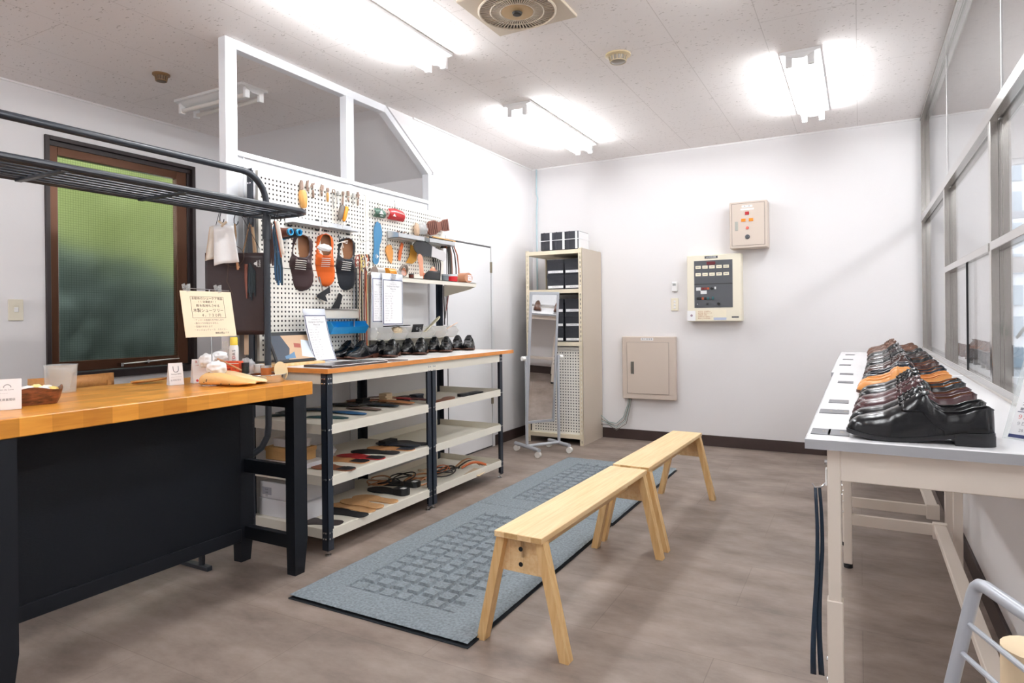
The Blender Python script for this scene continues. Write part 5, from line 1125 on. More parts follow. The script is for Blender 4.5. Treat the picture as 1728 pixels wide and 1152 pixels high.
# shoe lasts with cloth stuffing
LASTM = mat('maple_last', '#e2b878', 0.4, var=0.06, vscale=10)
def last(label, toe, heel, m, sc=1.0, hy=1.0):
    a, b = V((toe[0], toe[1], 0)), V((heel[0], heel[1], 0)); d = (a - b).normalized()
    M = Matrix.Translation((b.x, b.y, ZC)) @ Matrix.Rotation(math.atan2(d.y, d.x), 4, 'Z') @ Matrix.Scale((a - b).length / L0, 4)
    t = thing('shoe_last', label, 'shoe last', M=M, group='wooden shoe lasts on the counter')
    Hl = [(0, 0.030), (0.01, 0.048), (0.04, 0.062), (0.08, 0.064), (0.12, 0.060), (0.16, 0.050), (0.20, 0.040), (0.24, 0.032), (0.275, 0.022), (0.29, 0.010)]
    f = MB()
    def P(u, v):
        x = L0 * (0.5 - 0.5 * math.cos(PI * u)); w = interp(Wt, x) * 0.98; h = interp(Hl, x); z0 = 0.004 + 0.010 * max(0, (x - 0.2) / 0.09) ** 2
        a_ = 2 * PI * v; c_, s_ = math.cos(a_), math.sin(a_)
        tp = 1.0 if x > 0.11 else 0.8
        y = w * (abs(c_) ** 0.75) * (1 if c_ > 0 else -1) * (1 - 0.30 * max(0, s_) * (1 if x < 0.13 else 0.4)); z = z0 + (h - z0) * (0.5 + 0.5 * (abs(s_) ** 0.6) * (1 if s_ > 0 else -1))
        return M @ V((x, y + cen(x), z))
    g = [[f.bm.verts.new(P(i / 30, j / 24)) for j in range(24)] for i in range(31)]
    for i in range(30):
        for j in range(24): f.bm.faces.new((g[i][j], g[i + 1][j], g[i + 1][(j + 1) % 24], g[i][(j + 1) % 24]))
    bmesh.ops.remove_doubles(f.bm, verts=f.bm.verts[:], dist=0.0004); f.build('last_body', m, t, 60)
    f = MB(); s = 1
    for x, z in ((0.045, 0.018), (0.06, 0.030), (0.14, 0.012), (0.19, 0.012), (0.058, 0.024)): f.lathe([(0.0032, 0), (0, 0.001)], M @ V((x, -interp(Wt, x) * 0.985 + cen(x), z)), 8, (M.to_3x3() @ Matrix.Rotation(PI / 2, 3, 'X')).to_4x4())
    f.build('nail_holes', INK, t)['kind'] = 'stuff'
    MB().lathe([(0.013, 0), (0.013, 0.004), (0, 0.004)], M @ V((0.06, cen(0.06), 0.062)), 14).build('thimble', mat('brass', '#c99f3d', 0.3, 0.9), t)
    return t
last('wooden shoe last nearest the front edge of the counter', (-2.405, 1.985), (-2.672, 1.905), LASTM)
last('paler wooden shoe last lying behind the first one', (-2.43, 2.068), (-2.70, 1.995), mat('pale_maple_last', '#efcfa0', 0.4))
CLOTH = mat('white_cloth', '#eeeeef', 0.8, bump=0.5, bscale=60)
bag('cloth_puff', 'white cloth puff resting on the front shoe last', (-2.612, 1.945, ZC + 0.078), (0.045, 0.042, 0.032), CLOTH, 11, 'cloth', grp='white cloth puffs')
bag('cloth_puff', 'white cloth puff leaning behind the front shoe last', (-2.735, 1.985, ZC + 0.105), (0.036, 0.036, 0.034), CLOTH, 12, 'cloth', grp='white cloth puffs')
bag('cloth_puff', 'highest white cloth puff next to the sign rod', (-2.725, 2.045, ZC + 0.125), (0.034, 0.036, 0.024), CLOTH, 13, 'cloth', grp='white cloth puffs')
tag(MB().tube([(-2.69, 2.01, ZC + 0.115), (-2.65, 2.0, ZC + 0.108), (-2.60, 2.01, ZC + 0.088), (-2.55, 2.03, ZC + 0.064)], 0.0045, 8).build('leather_thong', TST), 'brown cord running between the white cloth puffs', 'cord')
# sign on a rod
t = thing('sign_stand', 'cream price sign in Japanese held by clips on a thin rod over the counter', 'sign', (-2.75, 1.93, ZC))
zt_, zb_ = 1.336, 1.128; Xt, Xb = -2.640, -2.600; y0s, y1s = 1.785, 2.045
uu = V((0, 1, 0)); vv_ = (V((Xt, 0, zt_)) - V((Xb, 0, zb_))).normalized(); hS = (V((Xt, 0, zt_)) - V((Xb, 0, zb_))).length; wS = y1s - y0s; oS = V((Xb, y0s, zb_))
MB().prism([(0, 0), (wS, 0), (wS, hS), (0, hS)], oS, uu, vv_, -0.002).build('sign_board', CREAMP, t, 0)
f = MB(); bx = (0.045, 0.088, 0.215, 0.192)
def fr2(a, b, c, d): f.prism([(a, b), (c, b), (c, d), (a, d)], oS + uu.cross(vv_) * 0.0003, uu, vv_, 0.0004)
fr2(0.045, 0.0875, 0.215, 0.0885); fr2(0.045, 0.1855, 0.215, 0.1865); fr2(0.045, 0.0875, 0.046, 0.1865); fr2(0.214, 0.0875, 0.215, 0.1865); f.build('box_rule', INK, t, 0)
def sg_t(s_, sz, x, y, m=INK, al='CENTER'): return text(s_, sz, oS + uu * x + vv_ * y, uu, vv_, m, t, 'x', al)
merge_into('sign_lettering', [sg_t('お勧めのシューケア用品', 0.0145, 0.13, 0.177), sg_t('！！効果絶大！！', 0.0125, 0.13, 0.161), sg_t('靴を長持ちさせる', 0.015, 0.13, 0.143), sg_t('木製シューツリー', 0.0195, 0.13, 0.121), sg_t('４，７３０円', 0.017, 0.14, 0.099)], t, INK)
sg_t('価格は税込です', 0.0105, 0.185, 0.016).name = 'sign_footnote'
merge_into('sign_small_print', [sg_t('・アッパーの型崩れを予防します', 0.0105, 0.045, 0.077, GREYINK, 'LEFT'), sg_t('・履きジワが目立ちません', 0.0105, 0.045, 0.062, GREYINK, 'LEFT'), sg_t('・型崩れを抑えます', 0.0105, 0.045, 0.047, GREYINK, 'LEFT'), sg_t('・メンズ & レディース　Ｓサイズ～', 0.0105, 0.045, 0.032, GREYINK, 'LEFT')], t, mat('brown_grey_ink', '#8a8078', 0.7))
MB().cyl((Xt - 0.004, 1.80, zt_ + 0.012), (Xt - 0.004, 2.04, zt_ + 0.006), 0.002, n=8).cyl((Xt - 0.004, 1.935, zt_ + 0.01), (-2.64, 1.945, ZC + 0.006), 0.0028, n=8).build('rod', CHROME, t)
MB().lathe([(0.05, 0), (0.05, 0.005), (0.004, 0.008)], (-2.64, 1.945, ZC), 24).build('base', CHROME, t)
for y in (1.825, 1.985):
    MB().obox((Xt, y, zt_ + 0.012), ((1, 0, 0.3), (0, 1, 0.2), (0, 0, 1)), (0.012, 0.018, 0.036), 0.002).obox((Xt - 0.01, y - 0.012, zt_ + 0.014), ((1, 0, 0.3), (0.2, 1, 0.4), (0, -0.3, 1)), (0.008, 0.014, 0.036), 0.002).build('clip', CLR2, t)
# little bottles and tins
def at_c(px, py): return at(px, py, 'z', ZC)
t = thing('spray_can', 'tall white spray can with yellow cap and red green letters', 'spray can', (-2.80, 2.135, ZC))
sx, sy = -2.80, 2.185
MB().lathe([(0.022, 0), (0.0225, 0.003), (0.0225, 0.162), (0.018, 0.172), (0.0165, 0.174)], (sx, sy, ZC), 24).build('can_body', mat('white_can', '#eceeea', 0.3), t)
MB().lathe([(0.0185, 0.172), (0.0185, 0.209), (0.016, 0.213), (0, 0.213)], (sx, sy, ZC), 24).build('cap', mat('yellow_cap', '#f2d64a', 0.35), t)
dl = (CAM - V((sx, sy, 1))); dl.z = 0; dl.normalize(); ru = V((-dl.y, dl.x, 0))
for k, (s_, mm) in enumerate((('A', INK), ('M', mat('green_ink', '#2f6a45', 0.6)), ('E', INK), ('D', REDINK), ('A', INK), ('S', INK))):
    text(s_, 0.021, V((sx, sy, ZC + 0.062 + 0.0165 * k)) + dl * 0.0235, V((0, 0, 1)), -ru, mm, t, 'can_letter')
t = thing('glass_bottle', 'clear square bottle beside the spray can', 'bottle', (-2.90, 2.12, ZC))
MB().box((-2.885, 2.16, ZC), (-2.84, 2.205, ZC + 0.15), 0.006).build('bottle_body', CLR2, t); MB().cyl((-2.862, 2.182, ZC + 0.15), (-2.862, 2.182, ZC + 0.19), 0.012).build('pump_neck', CLR2, t)
ORB = mat('orange_red_box', '#e2542c', 0.45)
ub = V((0.62, 0.78, 0)); Mo = Matrix.Translation((-2.735, 2.125, ZC)) @ Matrix.Rotation(math.atan2(0.42, 0.90), 4, 'Z')
t = thing('polish_box', 'orange red box of shoe oil with dark lettering', 'box', M=Mo)
MB().box((-0.044, -0.024, 0), (0.044, 0.024, 0.096), 0.001, Mo).build('carton_body', ORB, t)
R3 = Mo.to_3x3(); MB().box((-0.0445, -0.0245, 0.006), (0.0445, -0.0238, 0.010), 0, Mo).box((-0.0445, -0.0245, 0.084), (0.0445, -0.0238, 0.088), 0, Mo).build('white_band', PAPER, t, 0)
merge_into('box_lettering', [text('MINK OIL', 0.0145, Mo @ V((0.002, -0.0246, 0.058)), R3 @ V((1, 0, 0)), (0, 0, 1), INK, t, 'x'), text('for leather', 0.007, Mo @ V((0.002, -0.0246, 0.072)), R3 @ V((1, 0, 0)), (0, 0, 1), INK, t, 'x')], t, INK)
def jar(label, x, y, z, r, h, mb, ml_, lidh=0.012, name='jar'):
    t = thing(name, label, 'jar', (x, y, z))
    MB().lathe([(r * 0.95, 0), (r, 0.003), (r, h - lidh), (r * 0.9, h - lidh)], (x, y, z), 24).build('jar_body', mb, t)
    MB().lathe([(r * 0.96, h - lidh), (r * 1.04, h - lidh), (r * 1.04, h), (0, h)], (x, y, z), 24).build('lid', ml_, t)
    return t
tz = ZC + 0.004
t = thing('metal_tray', 'round shallow brushed metal tray at the right end of the counter', 'tray', (-2.56, 2.14, ZC))
tc_ = (-2.535, 2.152)
Mt = Matrix.Translation((tc_[0], tc_[1], ZC)) 
MB().lathe([(0, 0.003), (0.088, 0.003), (0.094, 0.036), (0.100, 0.038), (0.101, 0.036), (0.096, 0.034), (0.090, 0.0), (0, 0)], (tc_[0], tc_[1], ZC), 40).build('tray_body', STEEL, t)
tag(MB().lathe([(0, 0), (0.052, 0), (0.055, 0.004), (0, 0.006)], (-2.52, 2.10, tz + 0.004), 24).build('dish', CHROME), 'small shiny metal dish inside the round tray', 'dish')
tag(MB().prism([(0.032 * math.cos(a), 0.046 * math.sin(a)) for a in [2 * PI * i / 28 for i in range(28)]], (-2.495, 2.215, tz + 0.044), (0.70, 0.62, -0.1), (-0.25, 0.15, 1), 0.006).build('wood_disc', mat('pale_sponge', '#ecd2a4', 0.7)), 'pale oval sponge disc standing in the round metal tray', 'sponge')
jar('black lidded dark jar between the orange box and the white jar', -2.672, 2.15, ZC, 0.017, 0.088, mat('dark_glass_jar', '#2a3230', 0.2), BLACKS, 0.02)
jar('white jar with white lid in the row of tins', -2.64, 2.205, ZC + 0.0, 0.024, 0.078, mat('cream_jar', '#e6dfd6', 0.35), mat('jar_lid_white', '#dcdcda', 0.3))
jar('amber jar with silver lid in the row of tins', -2.565, 2.185, ZC + 0.004, 0.0255, 0.072, mat('amber_jar', '#c2692f', 0.25), CHROME)
bag('plastic_bag', 'crumpled clear bag with dark print behind the jars', (-2.74, 2.215, ZC + 0.05), (0.05, 0.032, 0.055), CLEARB, 21)
# ---------------------------------------------------------------- things on the left bench
ZB = 0.953
t = thing('tablet_display', 'black tablet propped up showing a photo of blue shoes and a workbench', 'tablet', (-2.72, 2.56, ZB))
bl, br, tl_, tr_ = at(459, 603, 'x', -2.66), at(529, 599, 'x', -2.66), None, None
uT = V((0, 1, 0)); vT = V((-0.42, -0.02, 0.9)).normalized(); oT = V((-2.735, 2.40, ZB + 0.018)); wT, hT = 0.285, 0.18
MB().prism([(0, 0), (wT, 0), (wT, hT), (0, hT)], oT, uT, vT, -0.009).build('tablet_body', BLACKS, t, 0)
def pr_(nm, poly, m, off): MB().prism(poly, oT + uT.cross(vT) * off, uT, vT, 0.0003).build(nm, m, t, 0)
pr_('screen', [(0.012, 0.014), (wT - 0.006, 0.014), (wT - 0.006, hT - 0.022), (0.012, hT - 0.022)], mat('screen_beige', '#c9a98a', 0.3), 0.0004)
pr_('screen_shape', [(0.012, 0.014), (0.09, 0.014), (0.12, 0.08), (0.085, hT - 0.022), (0.012, hT - 0.022)], mat('screen_slate', '#3a4350', 0.3), 0.0008)
pr_('screen_shape', [(0.07, 0.02), (0.14, 0.02), (0.145, 0.06), (0.11, 0.045), (0.07, 0.035)], mat('screen_blue', '#5c82a6', 0.3), 0.0012)
pr_('screen_shape', [(0.19, 0.03), (wT - 0.006, 0.014), (wT - 0.006, 0.12), (0.22, 0.13)], mat('screen_pale', '#d5e0ea', 0.3), 0.0010)
pr_('screen_shape', [(0.155, 0.085), (0.20, 0.08), (0.205, 0.105), (0.16, 0.11)], mat('screen_red', '#a35448', 0.3), 0.0014)
MB().box((-2.86, 2.385, ZB), (-2.68, 2.70, ZB + 0.014), 0.003).build('wood_stand', LEGW, t)
t = thing('folder', 'dark brown binder lying flat at the front of the left bench', 'binder', (-2.46, 2.72, ZB))
MB().box((-2.56, 2.42, ZB), (-2.36, 2.86, ZB + 0.012), 0.003).build('cover', mat('dark_brown_binder', '#3e302c', 0.25), t)
MB().box((-2.55, 2.70, ZB + 0.012), (-2.40, 2.87, ZB + 0.014)).build('clear_sheet', CLR2, t, 0)
tag(MB().box((-2.50, 2.93, ZB), (-2.37, 3.06, ZB + 0.004), 0.001).build('leaflet', mat('brown_leaflet', '#5b463c', 0.4)), 'small brown leaflet beside the binder under the first pair', 'leaflet')
CLB = mat('pale_clipboard', '#dfe4ee', 0.3); 
def clipboard(label, o, u, v, w, h, bend=0.0, clip=True, lay='clipboard', z=None):
    o, u, v = V(o), V(u).normalized(), V(v).normalized(); nn = u.cross(v)
    t = thing('clipboard', label, 'clipboard', o)
    MB().grid(lambda a, b_: o + u * (w * a) + v * (h * b_) + nn * (bend * math.sin(PI * b_)), 3, 10).build('board', CLB, t, 60, solid=0.003)
    MB().grid(lambda a, b_: o + u * (w * (0.03 + 0.94 * a)) + v * (h * (0.02 + 0.86 * b_)) + nn * (0.0022 + bend * math.sin(PI * (0.02 + 0.86 * b_))), 3, 10).build('border_sheet', NAVYINK, t, 60)
    MB().grid(lambda a, b_: o + u * (w * (0.055 + 0.89 * a)) + v * (h * (0.035 + 0.83 * b_)) + nn * (0.0028 + bend * math.sin(PI * (0.035 + 0.83 * b_))), 3, 10).build('price_sheet', PAPER, t, 60)
    def tx(s_, sz, a, b_, al='CENTER'): return text(s_, sz, o + u * (w * a) + v * (h * b_) + nn * (0.003 + bend * math.sin(PI * b_)), u, v, GREYINK, t, 'x', al)
    L_ = [tx('Antique Salon Lune', h * 0.026, 0.5, 0.80), tx('Handyman Sole Repair', h * 0.042, 0.5, 0.755), tx('Menu List', h * 0.042, 0.5, 0.705), tx('⌒⌒⌒', h * 0.03, 0.5, 0.84), tx('―― MENU ――', h * 0.02, 0.5, 0.66)]
    rows = ['Half sole          3,300', 'Rubber   tip   men   1,650', 'Heel  lift            2,750', 'ladies   1,320    1,980', 'All sole  repair      16,500', 'stitch               1,100', 'Toe steel            3,850', 'Insole change         2,200', 'polish  short        1,650', 'polish  full          2,750', 'cleaning             3,300', 'colour    4,400']
    for i, s_ in enumerate(rows): L_.append(tx(s_, h * 0.022, 0.12, 0.61 - i * 0.047, 'LEFT'))
    merge_into('sheet_print', L_, t, GREYINK)
    if clip: MB().obox(o + u * w * 0.5 + v * h * 0.94 + nn * 0.008, (u, v, nn), (w * 0.2, h * 0.09, 0.008), 0.002).cyl(o + u * w * 0.4 + v * h * 0.985 + nn * 0.01, o + u * w * 0.6 + v * h * 0.985 + nn * 0.01, 0.005).build('clip', CHROME, t)
    return t
ob = at(536, 602, 'x', -2.80); 
clipboard('price list clipboard with curled sheet standing on the left bench', (-2.735, 2.675, ZB + 0.003), (0, 1, 0), (-0.16, -0.15, 1), 0.172, 0.315, -0.012, clip=False)
clipboard('price list clipboard hanging in front from the wall shelf', (-2.592, 3.095, 1.160), (0, 1, 0), (0, 0, 1), 0.20, 0.325)
clipboard('price list clipboard hanging behind the front one on the wall shelf', (-2.612, 3.02, 1.178), (0, 1, 0), (0, 0, 1), 0.19, 0.31)
# blue louvre bin and clear bins
def bin_(label, y0, y1, x0, x1, z0, h, m, name='storage_bin', grp=None, div=False):
    t = thing(name, label, 'bin', ((x0 + x1) / 2, (y0 + y1) / 2, z0), group=grp); th = 0.002
    f = MB(); d = x1 - x0
    f.box((x0, y0, z0), (x1 - 0.03, y1, z0 + th)); f.box((x0, y0, z0), (x0 + th, y1, z0 + h))
    for y in (y0, y1 - th): f.prism([(x0, z0), (x1 - 0.03, z0), (x1, z0 + h * 0.55), (x1 - 0.03, z0 + h), (x0, z0 + h)], (0, y + th, 0), (1, 0, 0), (0, 0, 1), th)
    f.prism([(x1 - 0.03, z0), (x1 - 0.03 + th, z0), (x1 + th, z0 + h * 0.55), (x1, z0 + h * 0.55)], (0, y1, 0), (1, 0, 0), (0, 0, 1), y1 - y0)
    f.box((x0, y0 - 0.003, z0 + h - 0.006), (x1 - 0.02, y0, z0 + h)).box((x0, y1, z0 + h - 0.006), (x1 - 0.02, y1 + 0.003, z0 + h))
    if div: f.box((x0, (y0 + y1) / 2, z0), (x1 - 0.02, (y0 + y1) / 2 + th, z0 + h * 0.9))
    f.build('bin_body', m, t, 0); return t
bin_('bright blue plastic tray hooked on the lower perforated board', 2.85, 3.16, -2.89, -2.76, 1.112, 0.078, mat('bright_blue_plastic', '#1a86c4', 0.35), div=True)
tag(MB().box((-2.894, 3.30, ZB), (-2.884, 4.20, ZB + 0.16), 0.002).box((-2.894, 3.30, ZB + 0.100), (-2.80, 4.20, ZB + 0.107), 0.002).build('bin_rail', IVORY), 'long ivory steel riser under the clear bins', 'riser')
CLB2 = CLEARB.copy(); CLB2.name = 'clear_bin_plastic'; CLB2.node_tree.nodes['Principled BSDF'].inputs['Alpha'].default_value = 0.3; CLB2.node_tree.nodes['Principled BSDF'].inputs['Base Color'].default_value = (1, 1, 1, 1)
for k in range(6):
    y0 = 3.245 + k * 0.16
    bin_('clear plastic bin, %s of six behind the black shoes' % ('first from the left', 'second from the left', 'third from the left', 'fourth from the left', 'fifth from the left', 'last by the door')[k], y0, y0 + 0.154, -2.89, -2.755, ZB + 0.109, 0.08, CLB2, grp='clear bins on the ivory riser')
def stand_insole(label, c, rz, lean, m, L=0.25, th=0.006, zz=0):
    M = Matrix.Translation(c) @ Matrix.Rotation(rz, 4, 'Z') @ Matrix.Rotation(-lean, 4, 'Y'); t = thing('insole', label, 'insole', M=M, group='insoles in the clear bins'); f = MB(); insole_mesh(f, M, th, L); f.build('sole_sheet', m, t, 30)
stand_insole('black insole lying across the left clear bins', (-2.83, 3.40, ZB + 0.194), 1.5, 0.02, BKI)
stand_insole('cream insole sticking up from the fourth clear bin', (-2.85, 3.84, ZB + 0.125), 0.9, 0.75, mat('cream_insole', '#ddd6b8', 0.5), 0.2)
stand_insole('pale tan insole in the last clear bin', (-2.86, 4.04, ZB + 0.12), 0.6, 0.5, mat('pale_tan_insole', '#dcb9a0', 0.5), 0.19)
t = thing('heel_plate', 'black plate with two steel eyelets in the third clear bin', 'plate', (-2.80, 3.80, ZB + 0.1))
MB().obox((-2.78, 3.70, ZB + 0.178), ((0.2, 1, 0), (0.3, -0.06, 1), (1, -0.2, -0.3)), (0.10, 0.06, 0.006), 0.002).build('plate', BKI, t)
f = MB()
for dy in (-0.02, 0.02): f.tube(arc((-2.774, 3.705 + dy, ZB + 0.176), 0.009, 0, 2 * PI * 15 / 16, 15, (0, 1, 0), (0.25, 0, 0.97)), 0.002, 6, closed=True)
f.build('eyelets', CHROME, t)
bag('sponge_pile', 'pale sponge scraps in the second clear bin', (-2.83, 3.53, ZB + 0.165), (0.035, 0.045, 0.03), mat('pale_foam', '#e3cfae', 0.8), 31, 'sponge')
# ---------------------------------------------------------------- tools on the left perforated board
XP = -2.891
def pb(px, py, x=XP): return at(px, py, 'x', x)
RUST = mat('rusty_tool_steel', '#8a7468', 0.45, 0.5, var=0.2, vscale=60); OAKH = mat('wooden_handle', '#dba35c', 0.45); TSTEEL = mat('tool_steel', '#a5a3a0', 0.35, 0.8)
def tool(name, label, head, hm, shaft=None, sm=None, wh=0.03, ws=0.012, kind='flat', cat='tool'):
    """head/shaft given as (top pixel, bottom pixel) on the board plane"""
    a, b = pb(*head[0], XP + 0.012), pb(*head[1], XP + 0.012)
    t = thing(name, label, cat, a, group=None)
    d = (b - a).normalized(); s_ = d.cross(V((1, 0, 0))).normalized()
    f = MB(); L = (b - a).length
    shapes = {'blade': [(-0.3, 0), (0.1, 0), (0.42, 0.3), (0.5, 1), (-0.5, 1), (-0.5, 0.2)], 'hook': [(-0.5, 0), (0.1, 0.05), (0.5, 0.45), (0.45, 1), (-0.05, 1), (0.0, 0.6), (-0.2, 0.3)], 'flat': [(-0.4, 0), (0.4, 0), (0.5, 0.5), (0.3, 1), (-0.3, 1), (-0.5, 0.5)], 'hammer': [(-0.8, 0.0), (-0.2, 0.15), (0.2, 0.1), (0.9, 0.75), (0.55, 0.8), (0.15, 0.5), (0.2, 1), (-0.15, 1), (-0.15, 0.5), (-0.8, 0.3)], 'cross': [(-0.2, 0), (0.3, 0.05), (0.3, 0.3), (0.7, 0.45), (0.35, 0.6), (0.45, 0.9), (0.05, 0.8), (-0.4, 1), (-0.35, 0.6), (-0.7, 0.4), (-0.25, 0.3)]}
    if kind == 'ring': f.tube(arc((a + b) / 2, L * 0.42, 0, 2 * PI * 15 / 16, 15, (0, 1, 0), (0, 0, 1)), L * 0.13, 8, closed=True)
    else: f.prism([(x * wh, y * L) for x, y in shapes[kind]], a - V((0.004, 0, 0)), s_ , d, 0.008 if s_.cross(d).x > 0 else -0.008)
    f.build('head', hm, t, 40)
    if shaft:
        p, q = pb(*shaft[0], XP + 0.012), pb(*shaft[1], XP + 0.012)
        MB().tube([p, p.lerp(q, 0.15), p.lerp(q, 0.5), p.lerp(q, 0.9), q], [ws * 0.35, ws * 0.5, ws * 0.55, ws * 0.42, ws * 0.3], 10).build('handle', sm or hm, t)
        MB().cyl(b, p, ws * 0.2, n=8).build('tang', TSTEEL, t)
    else: MB().cyl(pb(*head[0], XP) , a + V((0.01, 0, 0)), 0.0025, n=6).build('peg', TSTEEL, t)
    return t
tool('knife', 'shoe knife with thick pale wooden handle, leftmost tool', ((508, 304), (509, 320)), RUST, ((510, 321), (513, 351)), OAKH, 0.024, 0.046, 'blade', 'knife')
tool('hooked_knife', 'curved rusty knife right of the wooden handled one', ((518, 304), (521, 323)), RUST, ((518, 325), (518, 335)), TSTEEL, 0.026, 0.012, 'hook', 'knife')
tool('hammer', 'small brown hammer third from the left among the tools', ((527, 308), (528, 318)), RUST, ((528, 320), (529, 334)), RUST, 0.018, 0.014, 'hammer', 'hammer')
tool('pincers', 'small dark pincers fourth from the left', ((544, 312), (543, 322)), RUST, ((543, 323), (543, 331)), RUST, 0.024, 0.014, 'flat', 'pincers')
tool('brush', 'small glue brush with yellow tip', ((553, 317), (553, 324)), RUST, ((553, 325), (553, 340)), mat('ochre_handle', '#b98d4e', 0.5), 0.02, 0.015, 'flat', 'brush')
tool('ring_awl', 'ring headed awl with long thin shaft', ((563, 319), (563, 326)), RUST, ((562, 328), (563, 353)), TSTEEL, 0.02, 0.008, 'ring', 'awl')
tool('wrench', 'small grey wrench beside the ring headed awl', ((570, 322), (570, 330)), TSTEEL, ((570, 331), (569, 342)), TSTEEL, 0.022, 0.008, 'cross', 'wrench')
tool('punch', 'brown leaf shaped punch above the grey handled awl', ((579, 323), (579, 330)), RUST, ((579, 331), (578, 347)), RUST, 0.018, 0.013, 'flat', 'punch')
tool('chisel', 'square headed rusty chisel', ((587, 322), (588, 331)), RUST, ((588, 333), (588, 340)), RUST, 0.022, 0.012, 'flat', 'chisel')
tool('file', 'pale steel file second from the right', ((596, 326), (596, 334)), TSTEEL, ((596, 335), (596, 346)), TSTEEL, 0.018, 0.008, 'flat', 'file')
tool('hammer', 'ornate brown hammer head at the right end of the tools', ((604, 324), (604, 335)), RUST, ((604, 336), (604, 347)), RUST, 0.026, 0.012, 'cross', 'hammer')
for lb, a, b, c, col, w_ in (('grey handled awl hanging from the tool row', (578, 347), (573, 371), (568, 392), '#6a625c', 0.036), ('orange handled awl hanging from the tool row', (585, 349), (580, 373), (576, 394), '#ef9418', 0.030)):
    p, q, r_ = pb(*a, XP + 0.035), pb(*b, XP + 0.035), pb(*c, XP + 0.03)
    t = thing('awl', lb, 'awl', p); MB().tube([p, p.lerp(q, 0.06), p.lerp(q, 0.5), p.lerp(q, 0.85), q], [w_ * 0.38, w_ * 0.5, w_ * 0.5, w_ * 0.42, w_ * 0.25], 12).build('handle', mat('awl_' + col[1:], col, 0.4), t); MB().cyl(q, r_, 0.0022, 0.001, 8).build('shaft', TSTEEL, t)
ALT = mat('aluminium_tray', '#d5d8dc', 0.3, 0.75)
for lb, (a, b) in (('left aluminium tool rail on the perforated board', ((481, 367), (541, 383))), ('right aluminium tool rail behind the two awls', ((543, 376), (593, 391)))):
    p, q = pb(*a), pb(*b); z = (p.z + q.z) / 2; t = thing('tool_rail', lb, 'rail', (XP, p.y, z))
    MB().box((XP, p.y, z - 0.02), (XP + 0.003, q.y, z + 0.022)).box((XP, p.y, z - 0.02), (XP + 0.06, q.y, z - 0.017)).box((XP + 0.058, p.y, z - 0.02), (XP + 0.06, q.y, z - 0.008)).build('channel', ALT, t, 0)
    for y in (p.y + 0.03, q.y - 0.03): MB().box((XP - 0.002, y - 0.012, z + 0.022), (XP + 0.006, y + 0.012, z + 0.032), 0.001).box((XP - 0.002, y - 0.012, z - 0.038), (XP + 0.006, y + 0.012, z - 0.028), 0.001).build('bracket_clip', BLACKS, t)
# thread cones
for lb, c, col in (('brown thread cone on a peg below the tools', (491, 391), '#7a4534'), ('navy thread cone on a peg beside the brown one', (506, 392), '#1f2a38')):
    e = pb(*c, -2.755); t = thing('thread_cone', lb, 'thread cone', (XP, e.y, e.z))
    MB().tube([(XP + 0.01, e.y, e.z), (XP + 0.02, e.y, e.z), (e.x - 0.012, e.y, e.z)], [0.030, 0.031, 0.022], 20).build('thread', mat('thread_' + col[1:], col, 0.7, bump=0.6, bscale=60, stretch=(30, 1, 1)), t)
    f = MB(); f.lathe([(0.020, 0), (0.020, 0.012), (0.018, 0.014), (0.014, 0.014), (0.013, -0.004)], (e.x - 0.012, e.y, e.z), 20, Matrix.Rotation(PI / 2, 4, 'Y')); f.lathe([(0.034, 0), (0.034, 0.006), (0, 0.006)], (XP + 0.004, e.y, e.z), 20, Matrix.Rotation(PI / 2, 4, 'Y')); f.build('cone_core', mat('cyan_core', '#2fa3d9', 0.35), t)
    MB().cyl((XP, e.y, e.z), (e.x - 0.02, e.y, e.z), 0.012).build('peg', BLACKS, t)
# three shoe uppers hanging toe down
def hang_upper(label, top, bot, mu, ml, mlace, sc, tiltz=0.0, style='derby', thick=0.7, wk=0.85):
    a, b = pb(*top, -2.87), pb(*bot, -2.87); d = (b - a); L = d.length; d.normalize(); k = L / L0
    up_ = V((1, 0, 0)); up_ = (up_ - d * up_.dot(d)).normalized(); up_ = (up_ * math.cos(tiltz) + d.cross(up_) * math.sin(tiltz)).normalized(); sd = up_.cross(d)
    M = Matrix((d * k, sd * k * wk, up_ * k * thick)).transposed().to_4x4(); M = Matrix.Translation(a - up_ * 0.045) @ M
    o = make_shoe('shoe_upper', label, 'unlasted shoe uppers on the perforated board', mu, ml, None, mlace, style, lastsole=False); o['category'] = 'shoe upper'
    o.matrix_world = M; WM[o.name] = M
    return o
hang_upper('dark brown leather shoe upper hanging toe down, left of three', (511, 397), (506, 490), leather('aubergine_leather', '#3b2a2c', 0.42), mat('natural_lining', '#8a5c3a', 0.6), mat('white_lace', '#e8e4dc', 0.6), 1, 0.6, wk=1.6)
hang_upper('orange leather shoe upper with white cloth, middle of three', (549, 395), (549, 483), leather('orange_leather', '#dd6420', 0.45), mat('natural_lining', '#8a5c3a', 0.6), mat('white_lace', '#e8e4dc', 0.6), 1, 0.5, wk=1.42)
hang_upper('black leather shoe upper tied with white string, right of three', (586, 402), (582, 489), leather('blue_black_leather', '#22262d', 0.36), mat('natural_lining', '#8a5c3a', 0.6), mat('white_lace', '#e8e4dc', 0.6), 1, 0.5, wk=1.5)
WH = mat('white_lace', '#e8e4dc', 0.6)
bag('cloth_bow', 'white cloth knotted on the orange shoe upper', pb(548, 418, -2.80), (0.016, 0.055, 0.022), CLOTH, 41, 'cloth')
p = pb(577, 408, -2.80); tag(MB().tube([p + V((0, -0.06, -0.02)), p, p + V((0, 0.05, 0.012)), p + V((0, 0.045, -0.005)), p + V((0, 0, 0)), p + V((0, 0.012, -0.035))], 0.0028, 6).build('string_bow', WH), 'white string bow on the black shoe upper', 'string')
